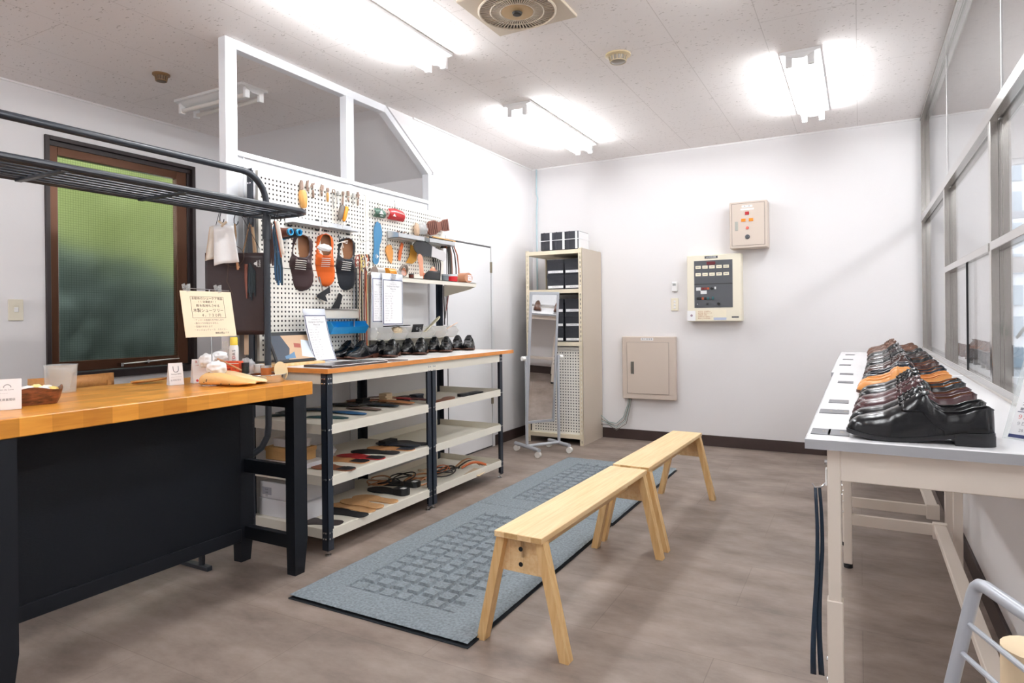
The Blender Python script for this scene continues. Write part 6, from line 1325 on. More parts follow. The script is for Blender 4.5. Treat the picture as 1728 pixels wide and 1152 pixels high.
tag(MB().tube([pb(571, 396), pb(572, 399, -2.86), pb(573, 408, -2.84)], 0.003, 6).build('hook', BLACKS), 'black peg hook above the black shoe upper', 'hook')
tag(MB().tube([pb(606, 395), pb(607, 402, -2.88), pb(611, 409, -2.84), pb(624, 405, -2.84), pb(625, 399, -2.84)], 0.0016, 6).build('hook', TSTEEL), 'empty bent wire hook beside the black shoe upper', 'hook')
# shoelaces hanging in a long bundle
LC = ['#8a3b2c', '#e8ddc4', '#3a332f', '#d9c27a', '#b9b3ab', '#6b3b34', '#ece8df', '#272a30', '#c25a3c', '#d8cf9c', '#7d7468', '#4a2f2c']
LN_ = ['rust', 'cream', 'dark brown', 'straw', 'light grey', 'maroon', 'white', 'black', 'orange red', 'pale yellow', 'taupe', 'chocolate']
for i in range(12):
    rn = random.Random(i + 90); top = pb(606 + i * 1.5, 437, -2.86 + 0.004 * (i % 3)); z0_ = rn.uniform(0.985, 1.05)
    pts = [top + V((0, 0, 0.03)), top + V((0.01, rn.uniform(-0.01, 0.01), 0.0)), top + V((0, rn.uniform(-0.012, 0.012), -0.10)), top + V((0, rn.uniform(-0.008, 0.008), -0.3)), V((top.x, top.y + rn.uniform(-0.006, 0.006), z0_))]
    tag(MB().tube(pts, 0.0042, 6).build('shoelace', mat('lace_' + LC[i][1:], LC[i], 0.7)), '%s shoelace in the long bundle hanging between the two boards' % LN_[i], 'shoelace', 'long shoelaces between the boards')
for i in range(3):
    c = pb(603 + i * 9, 436 + i * 3, -2.84); tag(MB().tube([c + V((0, 0.02 * math.cos(k * 0.9 + i), 0.03 * math.sin(k * 0.9 + i) - 0.004 * k)) + V((0.004 * (k % 2), 0, 0)) for k in range(12)], 0.0035, 6).build('lace_knot', mat('lace_' + LC[(i * 3) % 12][1:], LC[(i * 3) % 12], 0.7)), '%s knotted lace end at the top of the lace bundle' % ('lowest', 'middle', 'upper')[i], 'shoelace')
for i, (lb, dx, col) in enumerate((('dark grey flat lace left of the lace bundle', -5, '#3b3d42'), ('pale grey flat lace left of the lace bundle', -9, '#a3a3a6'))):
    top = pb(606 + dx, 452, -2.88); tag(MB().tube([top, top + V((0, 0, -0.3)), V((top.x, top.y + 0.004, 1.0))], 0.006, 6).build('shoelace', mat('lace_' + col[1:], col, 0.6)), lb, 'shoelace')
# clip with black ribbon, black leather scrap
c = pb(545, 492, -2.87); t = thing('binder_clip', 'black binder clip holding a ribbon under the orange upper', 'clip', c)
MB().prism([(-0.05, -0.02), (0.05, 0.03), (0.055, -0.005), (0.01, -0.02), (0.03, -0.06), (-0.01, -0.05), (-0.055, -0.035)], c, (0, 1, 0), (0, 0, 1), 0.008).build('ribbon', BLACKS, t, 0); MB().cyl(c + V((0, -0.03, 0.09)), c, 0.005, n=8).build('clip_wire', CHROME, t)
c = pb(566, 514, -2.88); tag(MB().prism([(-0.05, -0.04), (0.005, 0.03), (0.03, 0.075), (0.06, 0.06), (0.03, -0.02), (0.01, -0.06), (-0.02, -0.035)], c, (0, 1, 0), (0, 0, 1), 0.006).build('leather_scrap', BKI), 'black leather scrap hanging under the black upper', 'leather piece')
# ---------------------------------------------------------------- right board
def plate(name, label, poly_px, m, x=-2.885, th=0.004, cat='leather piece', bend=0.0, solid=None):
    c = pb(*poly_px[0], x); o = V((x, c.y, c.z)); pts = []
    for px, py in poly_px: q_ = pb(px, py, x); pts.append((q_.y - o.y, q_.z - o.z))
    a = sum(pts[i][0] * pts[(i + 1) % len(pts)][1] - pts[(i + 1) % len(pts)][0] * pts[i][1] for i in range(len(pts)))
    if a < 0: pts = pts[::-1]
    return tag(MB().prism(pts, o, (0, 1, 0), (0, 0, 1), th).build(name, m, None, 0), label, cat)
def ell(cx, cy, rx, ry, n=20, a0=0): return [(cx + rx * math.cos(2 * PI * i / n), cy + ry * math.sin(2 * PI * i / n)) for i in range(n)]
GRN = mat('green_leather', '#4c6b5d', 0.45); RDL = mat('red_glossy_leather', '#c03438', 0.25); BLUEL = mat('blue_leather', '#3c7aa3', 0.45)
def curved_piece(label, px0, py0, px1, py1, m, x=-2.87, b=0.03):
    a, d = pb(px0, py0, x), pb(px1, py1, x); W, Hh = d.y - a.y, a.z - d.z; t = thing('leather_sample', label, 'leather sample', a)
    MB().grid(lambda u, v: V((x + b * math.sin(PI * (0.15 + 0.8 * v)) - b * 0.3, a.y + W * u + 0.012 * v * (1 if u > 0.5 else 0), a.z - Hh * v - 0.01 * math.sin(PI * u) * (1 - v) * -1)), 10, 12).build('sheet', m, t, 60, solid=0.003)
    p0 = V((x + 0.005, a.y + W * 0.45, a.z - 0.004))
    MB().tube([p0 + V((-0.045, 0.05, 0.085)), p0 + V((0, 0.01, 0)), p0 + V((0.008, 0.004, -0.006))], 0.002, 6).build('wire_hook', TSTEEL, t)
    return t, a, W, Hh
t, a, W, Hh = curved_piece('green curved leather sample with white emblem on the right board', 629.5, 352, 647, 368, GRN)
eo = V((-2.842, a.y + W * 0.5, a.z - Hh * 0.62))
EMB = mat('white_emblem', '#eef0ee', 0.6)
def emblem(o, s, t, u=(0, 1, 0), v=(0, 0, 1), word=None, sw_=0.3):
    f = MB(); f.prism([(-0.55 * s, 0.0), (0.55 * s, 0.0), (0.5 * s, 0.14 * s), (0.3 * s, 0.14 * s), (0.22 * s, 0.45 * s), (0.0, 0.62 * s), (-0.22 * s, 0.45 * s), (-0.3 * s, 0.14 * s), (-0.5 * s, 0.14 * s)], o, u, v, 0.0008); f.build('emblem', EMB, t, 0)
    if word: text(word, s * sw_ * 1.2, V(o) - V(v) * s * 0.3, u, v, EMB, t, 'emblem_word', ext=0.0003)
emblem(eo, 0.04, t, word='salon')
t, a, W, Hh = curved_piece('red glossy leather sample with white emblem on the right board', 654, 352, 679, 374, RDL)
emblem(V((-2.842, a.y + W * 0.25, a.z - Hh * 0.72)), 0.03, t)
# blue insole shaped piece
t = thing('insole_sample', 'long blue insole shaped leather hanging with white emblem', 'leather sample', pb(638, 372))
a, b_ = pb(633, 446, -2.885), pb(638.5, 374, -2.885); d = (b_ - a).normalized(); L = (b_ - a).length
M = Matrix((d, V((1, 0, 0)).cross(d), V((1, 0, 0)))).transposed().to_4x4(); M = Matrix.Translation(a) @ M
f = MB(); insole_mesh(f, M, 0.004, L, 0.98); f.build('sheet', BLUEL, t, 30)
emblem(a + V((0.006, 0.01, 0.055)), 0.03, t, (0, 0, -1), (0, 1, 0), 'salon')
MB().tube([b_ + V((0, -0.02, 0.03)), b_ + V((0.003, -0.005, 0.0)), b_ + V((0.005, 0.0, -0.01))], 0.002, 6).build('wire_hook', TSTEEL, t)
plate('leather_sample', 'tan leaf shaped leather sample below the blue piece', [(655, 412), (660, 414), (663, 425), (662, 438), (660, 445), (655, 438), (650, 424), (651, 417)], mat('tan_sample', '#cf8f49', 0.5), cat='leather sample')
plate('leather_sample', 'narrow orange leather strip sample', [(677, 409), (680.5, 412), (678, 424), (675, 440), (671.5, 438), (673, 424)], mat('orange_sample', '#db6d36', 0.5), cat='leather sample')
plate('leather_sample', 'mustard yellow curved leather sample', [(692, 413), (697, 414), (703, 425), (702, 440), (695, 445), (685, 443), (690, 433), (692, 424)], mat('mustard_sample', '#d6a03f', 0.5), cat='leather sample')
tag(MB().tube([pb(662, 416, -2.88), pb(670, 419, -2.87), pb(675, 421, -2.88)], 0.003, 6).build('hook', TSTEEL), 'dark wire hook between the tan and orange samples', 'hook')
for k, (a, b_) in enumerate((((650, 403), (656, 415)), ((653, 402), (655, 413)))): tag(MB().tube([pb(*a), pb(*b_, -2.88)], 0.0022, 6).build('hook', TSTEEL), '%s wire prong holding the tan sample' % ('left', 'right')[k], 'hook')
for lb, (a, b_), cont in (('left aluminium tray on the right board holding metal parts', ((661, 399), (705, 401)), 0), ('right aluminium tray on the right board holding brushes', ((714, 406), (758, 411)), 1)):
    p, q = pb(*a, -2.85), pb(*b_, -2.85); z = (p.z + q.z) / 2; t = thing('metal_tray', lb, 'tray', (XP, p.y, z))
    MB().box((XP, p.y, z - 0.02), (XP + 0.10, q.y, z - 0.017)).box((XP, p.y, z - 0.02), (XP + 0.002, q.y, z + 0.035)).box((XP + 0.098, p.y, z - 0.02), (XP + 0.10, q.y, z + 0.012)).prism([(XP, z - 0.02), (XP + 0.10, z - 0.02), (XP + 0.10, z + 0.012), (XP, z + 0.035)], (0, p.y, 0), (1, 0, 0), (0, 0, 1), -0.002).prism([(XP, z - 0.02), (XP + 0.10, z - 0.02), (XP + 0.10, z + 0.012), (XP, z + 0.035)], (0, q.y, 0), (1, 0, 0), (0, 0, 1), -0.002).build('tray_body', ALT, t, 0)
    for k in range(5):
        rn = random.Random(k + cont * 10); y0_ = p.y + 0.02 + k * 0.035
        if cont: tag(MB().cyl((XP + 0.02 + 0.015 * k, p.y - 0.01 + 0.02 * k, z + 0.012 + 0.004 * k), (XP + 0.03 + 0.012 * k, q.y - 0.03 + 0.015 * k, z + 0.008 + 0.004 * k), 0.006, 0.004, 8).build('brush_stick', [mat('wooden_stick', '#d9a55f', 0.5), BLACKS][k % 2]), '%s %s handled brush in the right aluminium tray' % (('first', 'second', 'third', 'fourth', 'fifth')[k], ('wooden', 'black')[k % 2]), 'brush', 'brushes in the aluminium tray')
        else: tag(MB().bar((XP + 0.03 + 0.01 * k, y0_, z - 0.005 + rn.uniform(0.0, 0.012)), (XP + 0.05, y0_ + 0.05, z + 0.018 + rn.uniform(0, 0.018)), 0.010, 0.012, bev=0.002).build('metal_part', [RUST, mat('dark_iron', '#2e2c2e', 0.4, 0.7)][k % 2]), '%s dark metal part lying in the left aluminium tray' % ('first', 'second', 'third', 'fourth', 'fifth')[k], 'metal part', 'metal parts in the aluminium tray')
# ribbed brown rubber sole
c = pb(739, 380, -2.84); a, b_ = pb(721, 386, -2.84), pb(757, 379, -2.84); d = (b_ - a).normalized()
t = thing('rubber_outsole', 'ribbed brown rubber sole hanging at the top right of the board', 'shoe sole', c)
sd = V((1, 0, 0)).cross(d); M = Matrix((d, sd, V((1, 0, 0)))).transposed().to_4x4(); M = Matrix.Translation(a - V((0.01, 0, 0))) @ M; RBR = mat('ribbed_brown_rubber', '#75483a', 0.7)
def wsole(u): return 0.046 if u < 0.2 else (0.046 - 0.014 * min(1, (u - 0.2) / 0.15) if u < 0.45 else 0.032 + 0.022 * min(1, (u - 0.45) / 0.2) if u < 0.85 else 0.054 - 0.04 * ((u - 0.85) / 0.15) ** 2)
LL = (b_ - a).length; f = MB(); pl = [(LL * (1 - i / 20), wsole(i / 20)) for i in range(21)] + [(LL * (i / 20), -wsole(1 - i / 20)) for i in range(21)]; f.prism(pl, M @ V((0, 0, 0)), d, sd, 0.012); f.build('sole_body', RBR, t, 30)
f = MB()
for k in range(11):
    u = 0.06 + k * 0.085
    if 0.42 < 1 - u < 0.55: continue
    f.box((LL * u, -wsole(1 - u) * 0.85, 0.012), (LL * u + 0.008, wsole(1 - u) * 0.85, 0.016), 0, M)
f.build('ribs', mat('ribbed_brown_dark', '#5c362c', 0.7), t, 0)['kind'] = 'stuff'
bag('plastic_bag', 'clear bag hanging left of the ribbed sole', pb(713, 385, -2.86), (0.03, 0.055, 0.05), CLEARB, 51)
bag('plastic_bag', 'tan tinted clear bag beside the aluminium tray', pb(703, 388, -2.87), (0.02, 0.025, 0.05), mat('tan_plastic', '#c9ab90', 0.35), 52)
# black and silver outsole, pink insole
def board_sole(label, p0, p1, m, x, L=None, wk=1.0, m2=None, tilt=0.0):
    a, b_ = pb(*p0, x), pb(*p1, x); d = (b_ - a).normalized(); L = (b_ - a).length; nrm = (V((1, 0, 0)) + V((0, 0, tilt))).normalized(); nrm = (nrm - d * nrm.dot(d)).normalized(); sd = nrm.cross(d)
    M = Matrix.Translation(a) @ Matrix((d, sd, nrm)).transposed().to_4x4(); t = thing('outsole', label, 'shoe sole', a)
    f = MB(); insole_mesh(f, M, 0.006, L, wk * L / 0.282); f.build('sole_sheet', m, t, 30)
    if m2: f = MB(); insole_mesh(f, M, 0.004, L, wk * L / 0.282 * 0.99, 0.0, 0.46, 0.006); f.build('heel_half', m2, t, 30)
board_sole('black and silver outsole hanging slanted on the right board', (751, 434), (697, 413), mat('glossy_black_sole', '#22262b', 0.15), -2.82, wk=0.92, m2=mat('silver_grey_sole', '#c9c6c8', 0.35))
board_sole('shiny pink brown insole standing behind the black sandal', (711, 466), (708, 428), mat('pink_brown_insole', '#d69a7e', 0.25), -2.80, wk=1.25)
# belts over a hook
hk = pb(753, 409, -2.86)
for i, (c_, nm, px, zb) in enumerate((('#2b2625', 'black', 757, 1.47), ('#332c2a', 'soot black', 760, 1.24), ('#55504c', 'grey brown', 762, 1.38), ('#7b4a2f', 'brown', 764, 1.47), ('#3a2f2b', 'dark brown', 771, 1.47), ('#a0552f', 'orange brown', 776, 1.47))):
    e = pb(px, 452, -2.86 + 0.006 * i); w_ = e.y - hk.y
    pts = [hk + V((0.004 * i, -0.075 + 0.01 * i, -0.05)), hk + V((0.004 * i, -0.04, -0.012)), hk + V((0.004 * i, 0.0, 0.004 + 0.002 * i)), hk + V((0.004 * i, w_ * 0.45, -0.01)), hk + V((0.004 * i, w_ * 0.85, -0.09)), hk + V((0.004 * i, w_, -0.20)), V((hk.x + 0.004 * i, hk.y + w_, zb + 0.005))]
    if zb < 1.46: pts[-1:] = [V((hk.x - 0.045, hk.y + w_, 1.46)), V((hk.x - 0.06, hk.y + w_, zb))] if False else [V((hk.x + 0.004 * i, hk.y + w_, 1.475))]
    tag(MB().tube(pts, 0.0055, 6).build('leather_strap', mat('strap_' + c_[1:], c_, 0.45)), '%s leather cord looped over the hook right of the board' % nm, 'leather strap', 'cords looped over the board hook')
tag(MB().cyl((XP, hk.y, hk.z - 0.008), (hk.x + 0.04, hk.y, hk.z - 0.008), 0.004).build('hook', TSTEEL), 'steel hook carrying the looped leather cords', 'hook')
for i, (px, z0_, c_, nm) in enumerate(((758, 1.15, '#2b2625', 'black thick'), (762, 1.2, '#55504c', 'grey'), (766, 1.26, '#7b3f35', 'short red brown'))):
    e = pb(px, 500, -2.62); tag(MB().tube([V((-2.915, e.y + 0.36, 1.462 - 0.0)), V((-2.915, e.y + 0.36, 1.38)), V((-2.91, e.y + 0.36 - 0.01 * i, z0_ + 0.06)), V((-2.905, e.y + 0.35 - 0.02 * i, z0_))], 0.007 - 0.002 * (i > 0), 6).build('leather_strap', mat('strap_' + c_[1:], c_, 0.45)), '%s cord end hanging below the wall shelf' % nm, 'leather strap')
for i in range(4):
    e = pb(731 + i * 3.5, 440, -2.87); tag(MB().tube([e + V((0, 0, 0.02)), e + V((0.01, 0, -0.03)), V((e.x, e.y, 1.475))], 0.008, 6, flat=0.5).build('leather_strap', [BKI, mat('strap_3a2f2b', '#3a2f2b', 0.45)][i % 2]), '%s black strap end standing behind the silver outsole' % ('leftmost', 'second', 'third', 'rightmost')[i], 'leather strap')
# things on the wall shelf (top 1.470)
ZS = 1.4705
def sh(px, x=-2.70): return at(px, 465, 'x', x).y
t = thing('sandal_upper', 'black sandal upper with copper lining on the wall shelf', 'sandal', (-2.70, sh(732), ZS))
y0_ = sh(731); f = MB(); f.grid(lambda u, v: V((-2.70 + 0.055 * math.sin(PI * u) * 1.0 - 0.02, y0_ + 0.085 * math.cos(PI * u) * 1.0, ZS + 0.006 + 0.075 * v * math.sin(PI * (0.15 + 0.75 * u)) + 0.012 * math.sin(u * 9) * v)), 20, 5); f.build('outer_band', BKI, t, 60, solid=0.004)
f = MB(); f.grid(lambda u, v: V((-2.715 + 0.045 * math.sin(PI * u) - 0.02, y0_ + 0.075 * math.cos(PI * u), ZS + 0.012 + 0.078 * v * math.sin(PI * (0.15 + 0.75 * u)) + 0.016 * math.sin(u * 14) * v)), 24, 4); f.build('copper_lining', mat('copper_lining', '#d1866a', 0.3, 0.4), t, 60, solid=0.003)
jar('small grey glass jar beside the sandal', -2.66, sh(751, -2.66), ZS, 0.026, 0.052, mat('grey_glass', '#6d7379', 0.15), mat('grey_lid', '#8f949a', 0.3), 0.01)
jar('red jar between the grey jar and the tan roll', -2.65, sh(764, -2.65), ZS, 0.036, 0.056, mat('red_jar', '#c2282f', 0.2), mat('clear_lid', '#dadde0', 0.2), 0.016)
t = thing('leather_roll', 'rolled tan insoles with red and white label at the end of the shelf', 'roll', (-2.66, sh(784, -2.66), ZS)); yy = sh(784, -2.66)
f = MB(); f.grid(lambda u, v: V((-2.66 + 0.030 * (2 * v - 1) * 1.2, yy + 0.055 * math.cos(2 * PI * u), ZS + 0.038 + 0.038 * math.sin(2 * PI * u) * (0.9 if math.sin(2 * PI * u) < 0 else 1))), 24, 3, True)
f.build('roll_body', mat('tan_roll', '#b98467', 0.6), t, 60); MB().prism([(yy + 0.055 * math.cos(a), ZS + 0.038 + 0.037 * math.sin(a)) for a in [2 * PI * i / 24 for i in range(24)]], (-2.625, 0, 0), (0, 1, 0), (0, 0, 1), 0.002).build('roll_end', mat('tan_roll', '#b98467', 0.6), t)
MB().box((-2.6225, yy - 0.012, ZS + 0.016), (-2.6215, yy + 0.042, ZS + 0.058)).build('roll_label', PAPER, t, 0); merge_into('label_print', [text(s_, 0.013, (-2.6213, yy + 0.015, ZS + 0.047 - 0.017 * k), (0, 1, 0), (0, 0, 1), REDINK, t, 'x') for k, s_ in enumerate(('AUTUMN', 'PRICE'))], t, REDINK)
for lb, px, r_, m_, x_ in (('silver grey roll at the left end of the wall shelf', 631, 0.030, mat('silver_mesh_roll', '#b0aba4', 0.35, 0.3), -2.66), ('amber tape roll in clear wrap on the wall shelf', 651, 0.030, mat('amber_tape', '#d18a2c', 0.25), -2.68), ('clear wrapped tape roll right of the amber one', 666, 0.030, CLR2, -2.68)):
    y = sh(px, x_) + 0.04; tag(MB().cyl((x_, y - 0.035, ZS + r_), (x_, y + 0.035, ZS + r_), r_, n=22).build('tape_roll', m_), lb, 'tape roll')
y = sh(681, -2.66); t = thing('copper_disc', 'round tan leather coaster with patterned rim on the wall shelf', 'coaster', (-2.66, y, ZS))
MB().tube(arc((-2.66, y, ZS + 0.048), 0.036, 0, 2 * PI * 27 / 28, 27, (0, 1, 0), (0.3, 0, 0.95)), 0.010, 8, closed=True).build('patterned_rim', mat('snake_rim', '#6d6259', 0.5, var=0.5, vscale=60), t); MB().lathe([(0, 0), (0.03, 0), (0.03, 0.004), (0, 0.004)], (-2.665, y, ZS + 0.045), 22, Matrix.Rotation(math.radians(72), 4, 'Y')).build('disc', mat('copper_tan', '#c67b57', 0.35), t)
jar('small dark amber bottle beside the round coaster', -2.66, sh(694, -2.66), ZS, 0.018, 0.034, mat('dark_amber', '#54261a', 0.2), BLACKS, 0.008)
tag(MB().box((-2.80, sh(700, -2.8), ZS), (-2.68, sh(722, -2.7), ZS + 0.01), 0.002).build('dark_sheet', mat('taupe_sheet', '#6e6460', 0.5)), 'flat taupe sheet lying on the wall shelf behind the sandal', 'sheet')
# ---------------------------------------------------------------- things hanging from the rack
def s_hook(label, top, h=0.055):
    top = V(top); f = MB(); f.tube([top + V((0, -0.012, -0.012)), top + V((0, -0.010, 0.006)), top + V((0, 0, 0.010)), top + V((0, 0.006, 0.0)), top + V((0, -0.004, -h * 0.6)), top + V((0, -0.004, -h)), top + V((0, 0.008, -h - 0.010)), top + V((0, 0.018, -h)), top + V((0, 0.020, -h + 0.012))], 0.0022, 6)
    return tag(f.build('s_hook', BLACKM), label, 'hook', 'black hooks on the rack')
XH = [(372, 352), (396, 358), (421, 362), (457, 360), (464, 360), (469, 368)]
xs_ = [-2.868, -2.868, -2.820, -2.70, -2.66, -2.60]; hooks = []
for i, ((px, py), x) in enumerate(zip(XH, xs_)):
    p = at(px, py, 'x', x); p.z = 1.765; hooks.append(p); s_hook('black hook on the rack, ' + ('far left one carrying white cloth bags', 'one carrying thin cords', 'one carrying tan loops', 'one carrying brown laces', 'one carrying blue laces', 'one nearest the rounded shelf end')[i], p)
def cord(label, pts, r, m, name='leather_thong', cat='cord', grp=None, flat=1.0): return tag(MB().tube(pts, r, 6, flat=flat).build(name, m), label, cat, grp)
def off(p, lat, dz, dep=0.0): return V(p) + V((0.8786, 0.4774, 0)) * lat + V((0, 0, dz)) + V((0.4774, -0.8786, 0)) * dep
h0 = hooks[0]
for k, (lb, a, b_, m_) in enumerate((('white cloth bag hanging from the rack, front one', -0.045, 0.085, CLOTH), ('off white cloth bag hanging behind the front one', -0.07, 0.045, mat('offwhite_cloth', '#e8e2d8', 0.8)), ('beige cloth bag, rearmost under the hook', -0.085, 0.02, mat('beige_cloth', '#d9c6ae', 0.8)))):
    f = MB(); sk = -0.02 + 0.02 * k
    f.grid(lambda u, v: off(h0, a + (b_ - a) * u + 0.015 * v * (1 if k == 0 else -0.4) + 0.05 * (1 - v) * (0.5 - u) * 0.6, -0.075 - 0.012 * abs(u - 0.4) - 0.205 * v * (1.0 if k == 0 else 0.86) + 0.02 * u * v, 0.012 - 0.02 * k + 0.010 * math.sin(u * 7 + k) * v), 16, 12)
    tag(f.build('cloth_bag', m_, None, 60, solid=0.002), lb, 'cloth bag', 'cloth bags on the rack')
cord('beige cloth tie above the white bags', [off(h0, -0.01, -0.055), off(h0, 0.02, -0.075, 0.01), off(h0, 0.035, -0.06, 0.01), off(h0, 0.01, -0.085, 0.015)], 0.006, mat('beige_cloth', '#d9c6ae', 0.8))
h1 = hooks[1]
cord('tan leather thong knotted on the second hook', [off(h1, 0, -0.06), off(h1, 0.005, -0.12), off(h1, -0.004, -0.19), off(h1, 0.01, -0.25), off(h1, 0.02, -0.29)], 0.0045, mat('tan_thong', '#a5825f', 0.6))
cord('thin dark ring of cord hanging from the second hook', [off(h1, -0.005 + 0.055 * math.sin(a) , -0.23 + 0.055 * math.cos(a), 0.01) for a in [k * 0.35 for k in range(18)]] + [off(h1, -0.04, -0.36, 0.01), off(h1, -0.01, -0.43, 0.01)], 0.0016, mat('dark_cord', '#4c3a2e', 0.6))
cord('brown leather strip beside the ring of cord', [off(h1, 0.004, -0.19), off(h1, 0.012, -0.25, 0.01), off(h1, 0.018, -0.30, 0.01)], 0.006, TST)
h2 = hooks[2]
cord('tan leather loop hanging wide from the third hook', [off(h2, 0, -0.05), off(h2, -0.02, -0.14), off(h2, -0.035, -0.2), off(h2, -0.025, -0.26), off(h2, 0.01, -0.275), off(h2, 0.032, -0.25), off(h2, 0.025, -0.18), off(h2, 0.006, -0.06)], 0.003, mat('tan_thong', '#a5825f', 0.6))
f = MB(); f.grid(lambda u, v: off(h2, 0.012 + 0.014 * u + 0.012 * (v - 0.5) * (1 + u), -0.07 - 0.18 * u, -0.01), 10, 3); tag(f.build('leather_strap', mat('natural_strap', '#c9ad8d', 0.6), None, 60, solid=0.003), 'wide natural leather strap on the third hook', 'leather strap')
cord('brown lace bundle hanging before the dark leather sheet', [off(h2, -0.012, -0.27, 0.02), off(h2, -0.014, -0.34, 0.02), off(h2, -0.012, -0.40, 0.02), off(h2, -0.01, -0.45, 0.02)], [0.010, 0.008, 0.006, 0.003], mat('red_brown_lace', '#7a4436', 0.6), 'lace_bundle', 'laces')
for k in range(5): cord('%s dark teal lace before the dark leather sheet' % ('leftmost', 'second', 'middle', 'fourth', 'rightmost')[k], [off(h2, 0.006, -0.265, 0.02), off(h2, 0.0 + 0.008 * k, -0.31 - 0.01 * (k % 2), 0.02), off(h2, 0.008 * k, -0.38, 0.02), off(h2, -0.004 + 0.009 * k, -0.42 - 0.02 * (k % 3), 0.02)], 0.0045, mat('dark_teal_lace', '#16242b', 0.5), 'shoelace', 'shoelace', 'dark teal laces')
h3, h4, h5 = hooks[3], hooks[4], hooks[5]
for k in range(4): cord('%s brown mesh lace hanging at the rack post' % ('first', 'second', 'third', 'fourth')[k], [off(h3, 0, -0.055), off(h3, -0.006 + 0.004 * k, -0.13), off(h3, -0.012 + 0.009 * k, -0.2), off(h3, -0.016 + 0.012 * k, -0.26 - 0.01 * k)], 0.005, mat('brown_lace', '#5c423c', 0.6), 'shoelace', 'shoelace', 'brown laces on the rack')
for k in range(6): cord('%s petrol blue lace hanging right of the rack post' % ('first', 'second', 'third', 'fourth', 'fifth', 'sixth')[k], [off(h4, 0, -0.055), off(h4, -0.008 + 0.005 * k, -0.11, 0.006 * (k % 2)), off(h4, 0.012 * (k % 3), -0.21), off(h4, -0.002 + 0.007 * k, -0.30), off(h4, 0.003 + 0.006 * k, -0.36 - 0.012 * (k % 3))], 0.0055, mat('petrol_lace%d' % (k % 2), ['#1d4f74', '#14303f'][k % 2], 0.5), 'shoelace', 'shoelace', 'blue laces on the rack')
f = MB(); f.grid(lambda u, v: off(h5, -0.015 + 0.02 * v + 0.03 * u, -0.06 - 0.17 * u, 0.0), 8, 3); tag(f.build('leather_strap', mat('pale_strap', '#eee6dc', 0.5), None, 60, solid=0.003), 'pale strap hanging beside the blue laces', 'leather strap')
f = MB(); f.grid(lambda u, v: off(h5, -0.020 + 0.006 * v + 0.03 * u, -0.06 - 0.185 * u, -0.006), 8, 3); tag(f.build('leather_strap', OST, None, 60, solid=0.003), 'orange edged strap behind the pale one', 'leather strap')
# dark leather sheet with emblem
A_ = at(346, 421, 'x', -3.0); Bp = at(446.5, 421, 'x', -2.745); t = thing('leather_sheet', 'large dark brown leather sheet with white emblem hanging from the rack', 'leather sheet', Bp)
zt2, zb2 = 1.555, 1.125; A_.z = Bp.z = 0; du = (Bp - A_); 
MB().grid(lambda u, v: A_ + du * u + V((0, 0, zt2 - (zt2 - zb2) * v)) + V((0.4774, -0.8786, 0)) * (0.006 * math.sin(u * 8) * math.sin(v * 4)), 24, 16).build('sheet', mat('dark_oxblood_leather', '#2f2122', 0.36, bump=0.3, bscale=40), t, 60, solid=0.004)
nn_ = V((0.4774, -0.8786, 0)); eo = A_ + du * 0.915 + V((0, 0, 1.497)) + nn_ * 0.012
emblem(eo + du * -0.025, 0.030, t, (0, 0, 1), -du.normalized())
text('Salon', 0.018, eo + nn_ * 0.0 + du * 0.01, (0, 0, 1), -du.normalized(), EMB, t, 'emblem_word', ext=0.0003)
for u_ in (0.08, 0.92): MB().tube([A_ + du * u_ + V((0, 0, zt2 - 0.01)) , A_ + du * u_ + V((0, 0, zt2 + 0.02)), (A_ + du * u_).lerp(V((-2.868, 2.2, 0)), 0.6) + V((0, 0, 1.765))], 0.0015, 6).build('hanging_cord', BLACKS, t)
# brown papers behind the rack post
tag(MB().obox((-2.86, 2.31, ZC + 0.20), ((0.88, 0.48, 0), (-0.48, 0.88, 0), (0.0, 0.0, 1)), (0.022, 0.006, 0.17), 0.001).build('paper_roll', mat('kraft_beige', '#c5ad94', 0.6)), 'narrow beige paper strip behind the rack post', 'paper')
# ---------------------------------------------------------------- small things on the shoe tables
CARDM = mat('dark_grey_card', '#5d5d62', 0.5); GOLD = mat('gold_print', '#b7a56a', 0.5)
cards = [(1385.5, 727.5, 0.043), (1415.5, 729.5, 0.048), (1398, 693.5, 0.048), (1422.5, 694.5, 0.032), (1415.5, 677, 0.06), (1427, 644.5, 0.06), (1428.5, 630.7, 0.06), (1426, 615.5, 0.06), (1431, 606, 0.06), (1434.5, 598.3, 0.06)]
wn_ = ['at the front left corner of the table', 'nearest the toe of the first black shoe', 'beside the burgundy pair', 'half under the burgundy toes', 'level with the black tan lined pair', 'level with the navy pair', 'near the joint of the two tables', 'first on the farther table', 'second on the farther table', 'last before the back wall']
for (px, py, w_), wd_ in zip(cards, wn_):
    c = at(px, py, 'z', 0.903); t = thing('price_card', 'small dark grey price card ' + wd_, 'card', c, group='dark price cards on the shoe tables')
    MB().box((c.x - w_ / 2, c.y - 0.045, 0.9025), (c.x + w_ / 2, c.y + 0.045, 0.9035)).build('card', CARDM, t, 0); merge_into('gold_print', [text('SL', 0.012, (c.x + 0.008, c.y + 0.004, 0.9035), (1, 0, 0), (0, 1, 0), GOLD, t, 'x'), text('＿＿', 0.008, (c.x + 0.008, c.y - 0.010, 0.9035), (1, 0, 0), (0, 1, 0), GOLD, t, 'x')], t, GOLD)
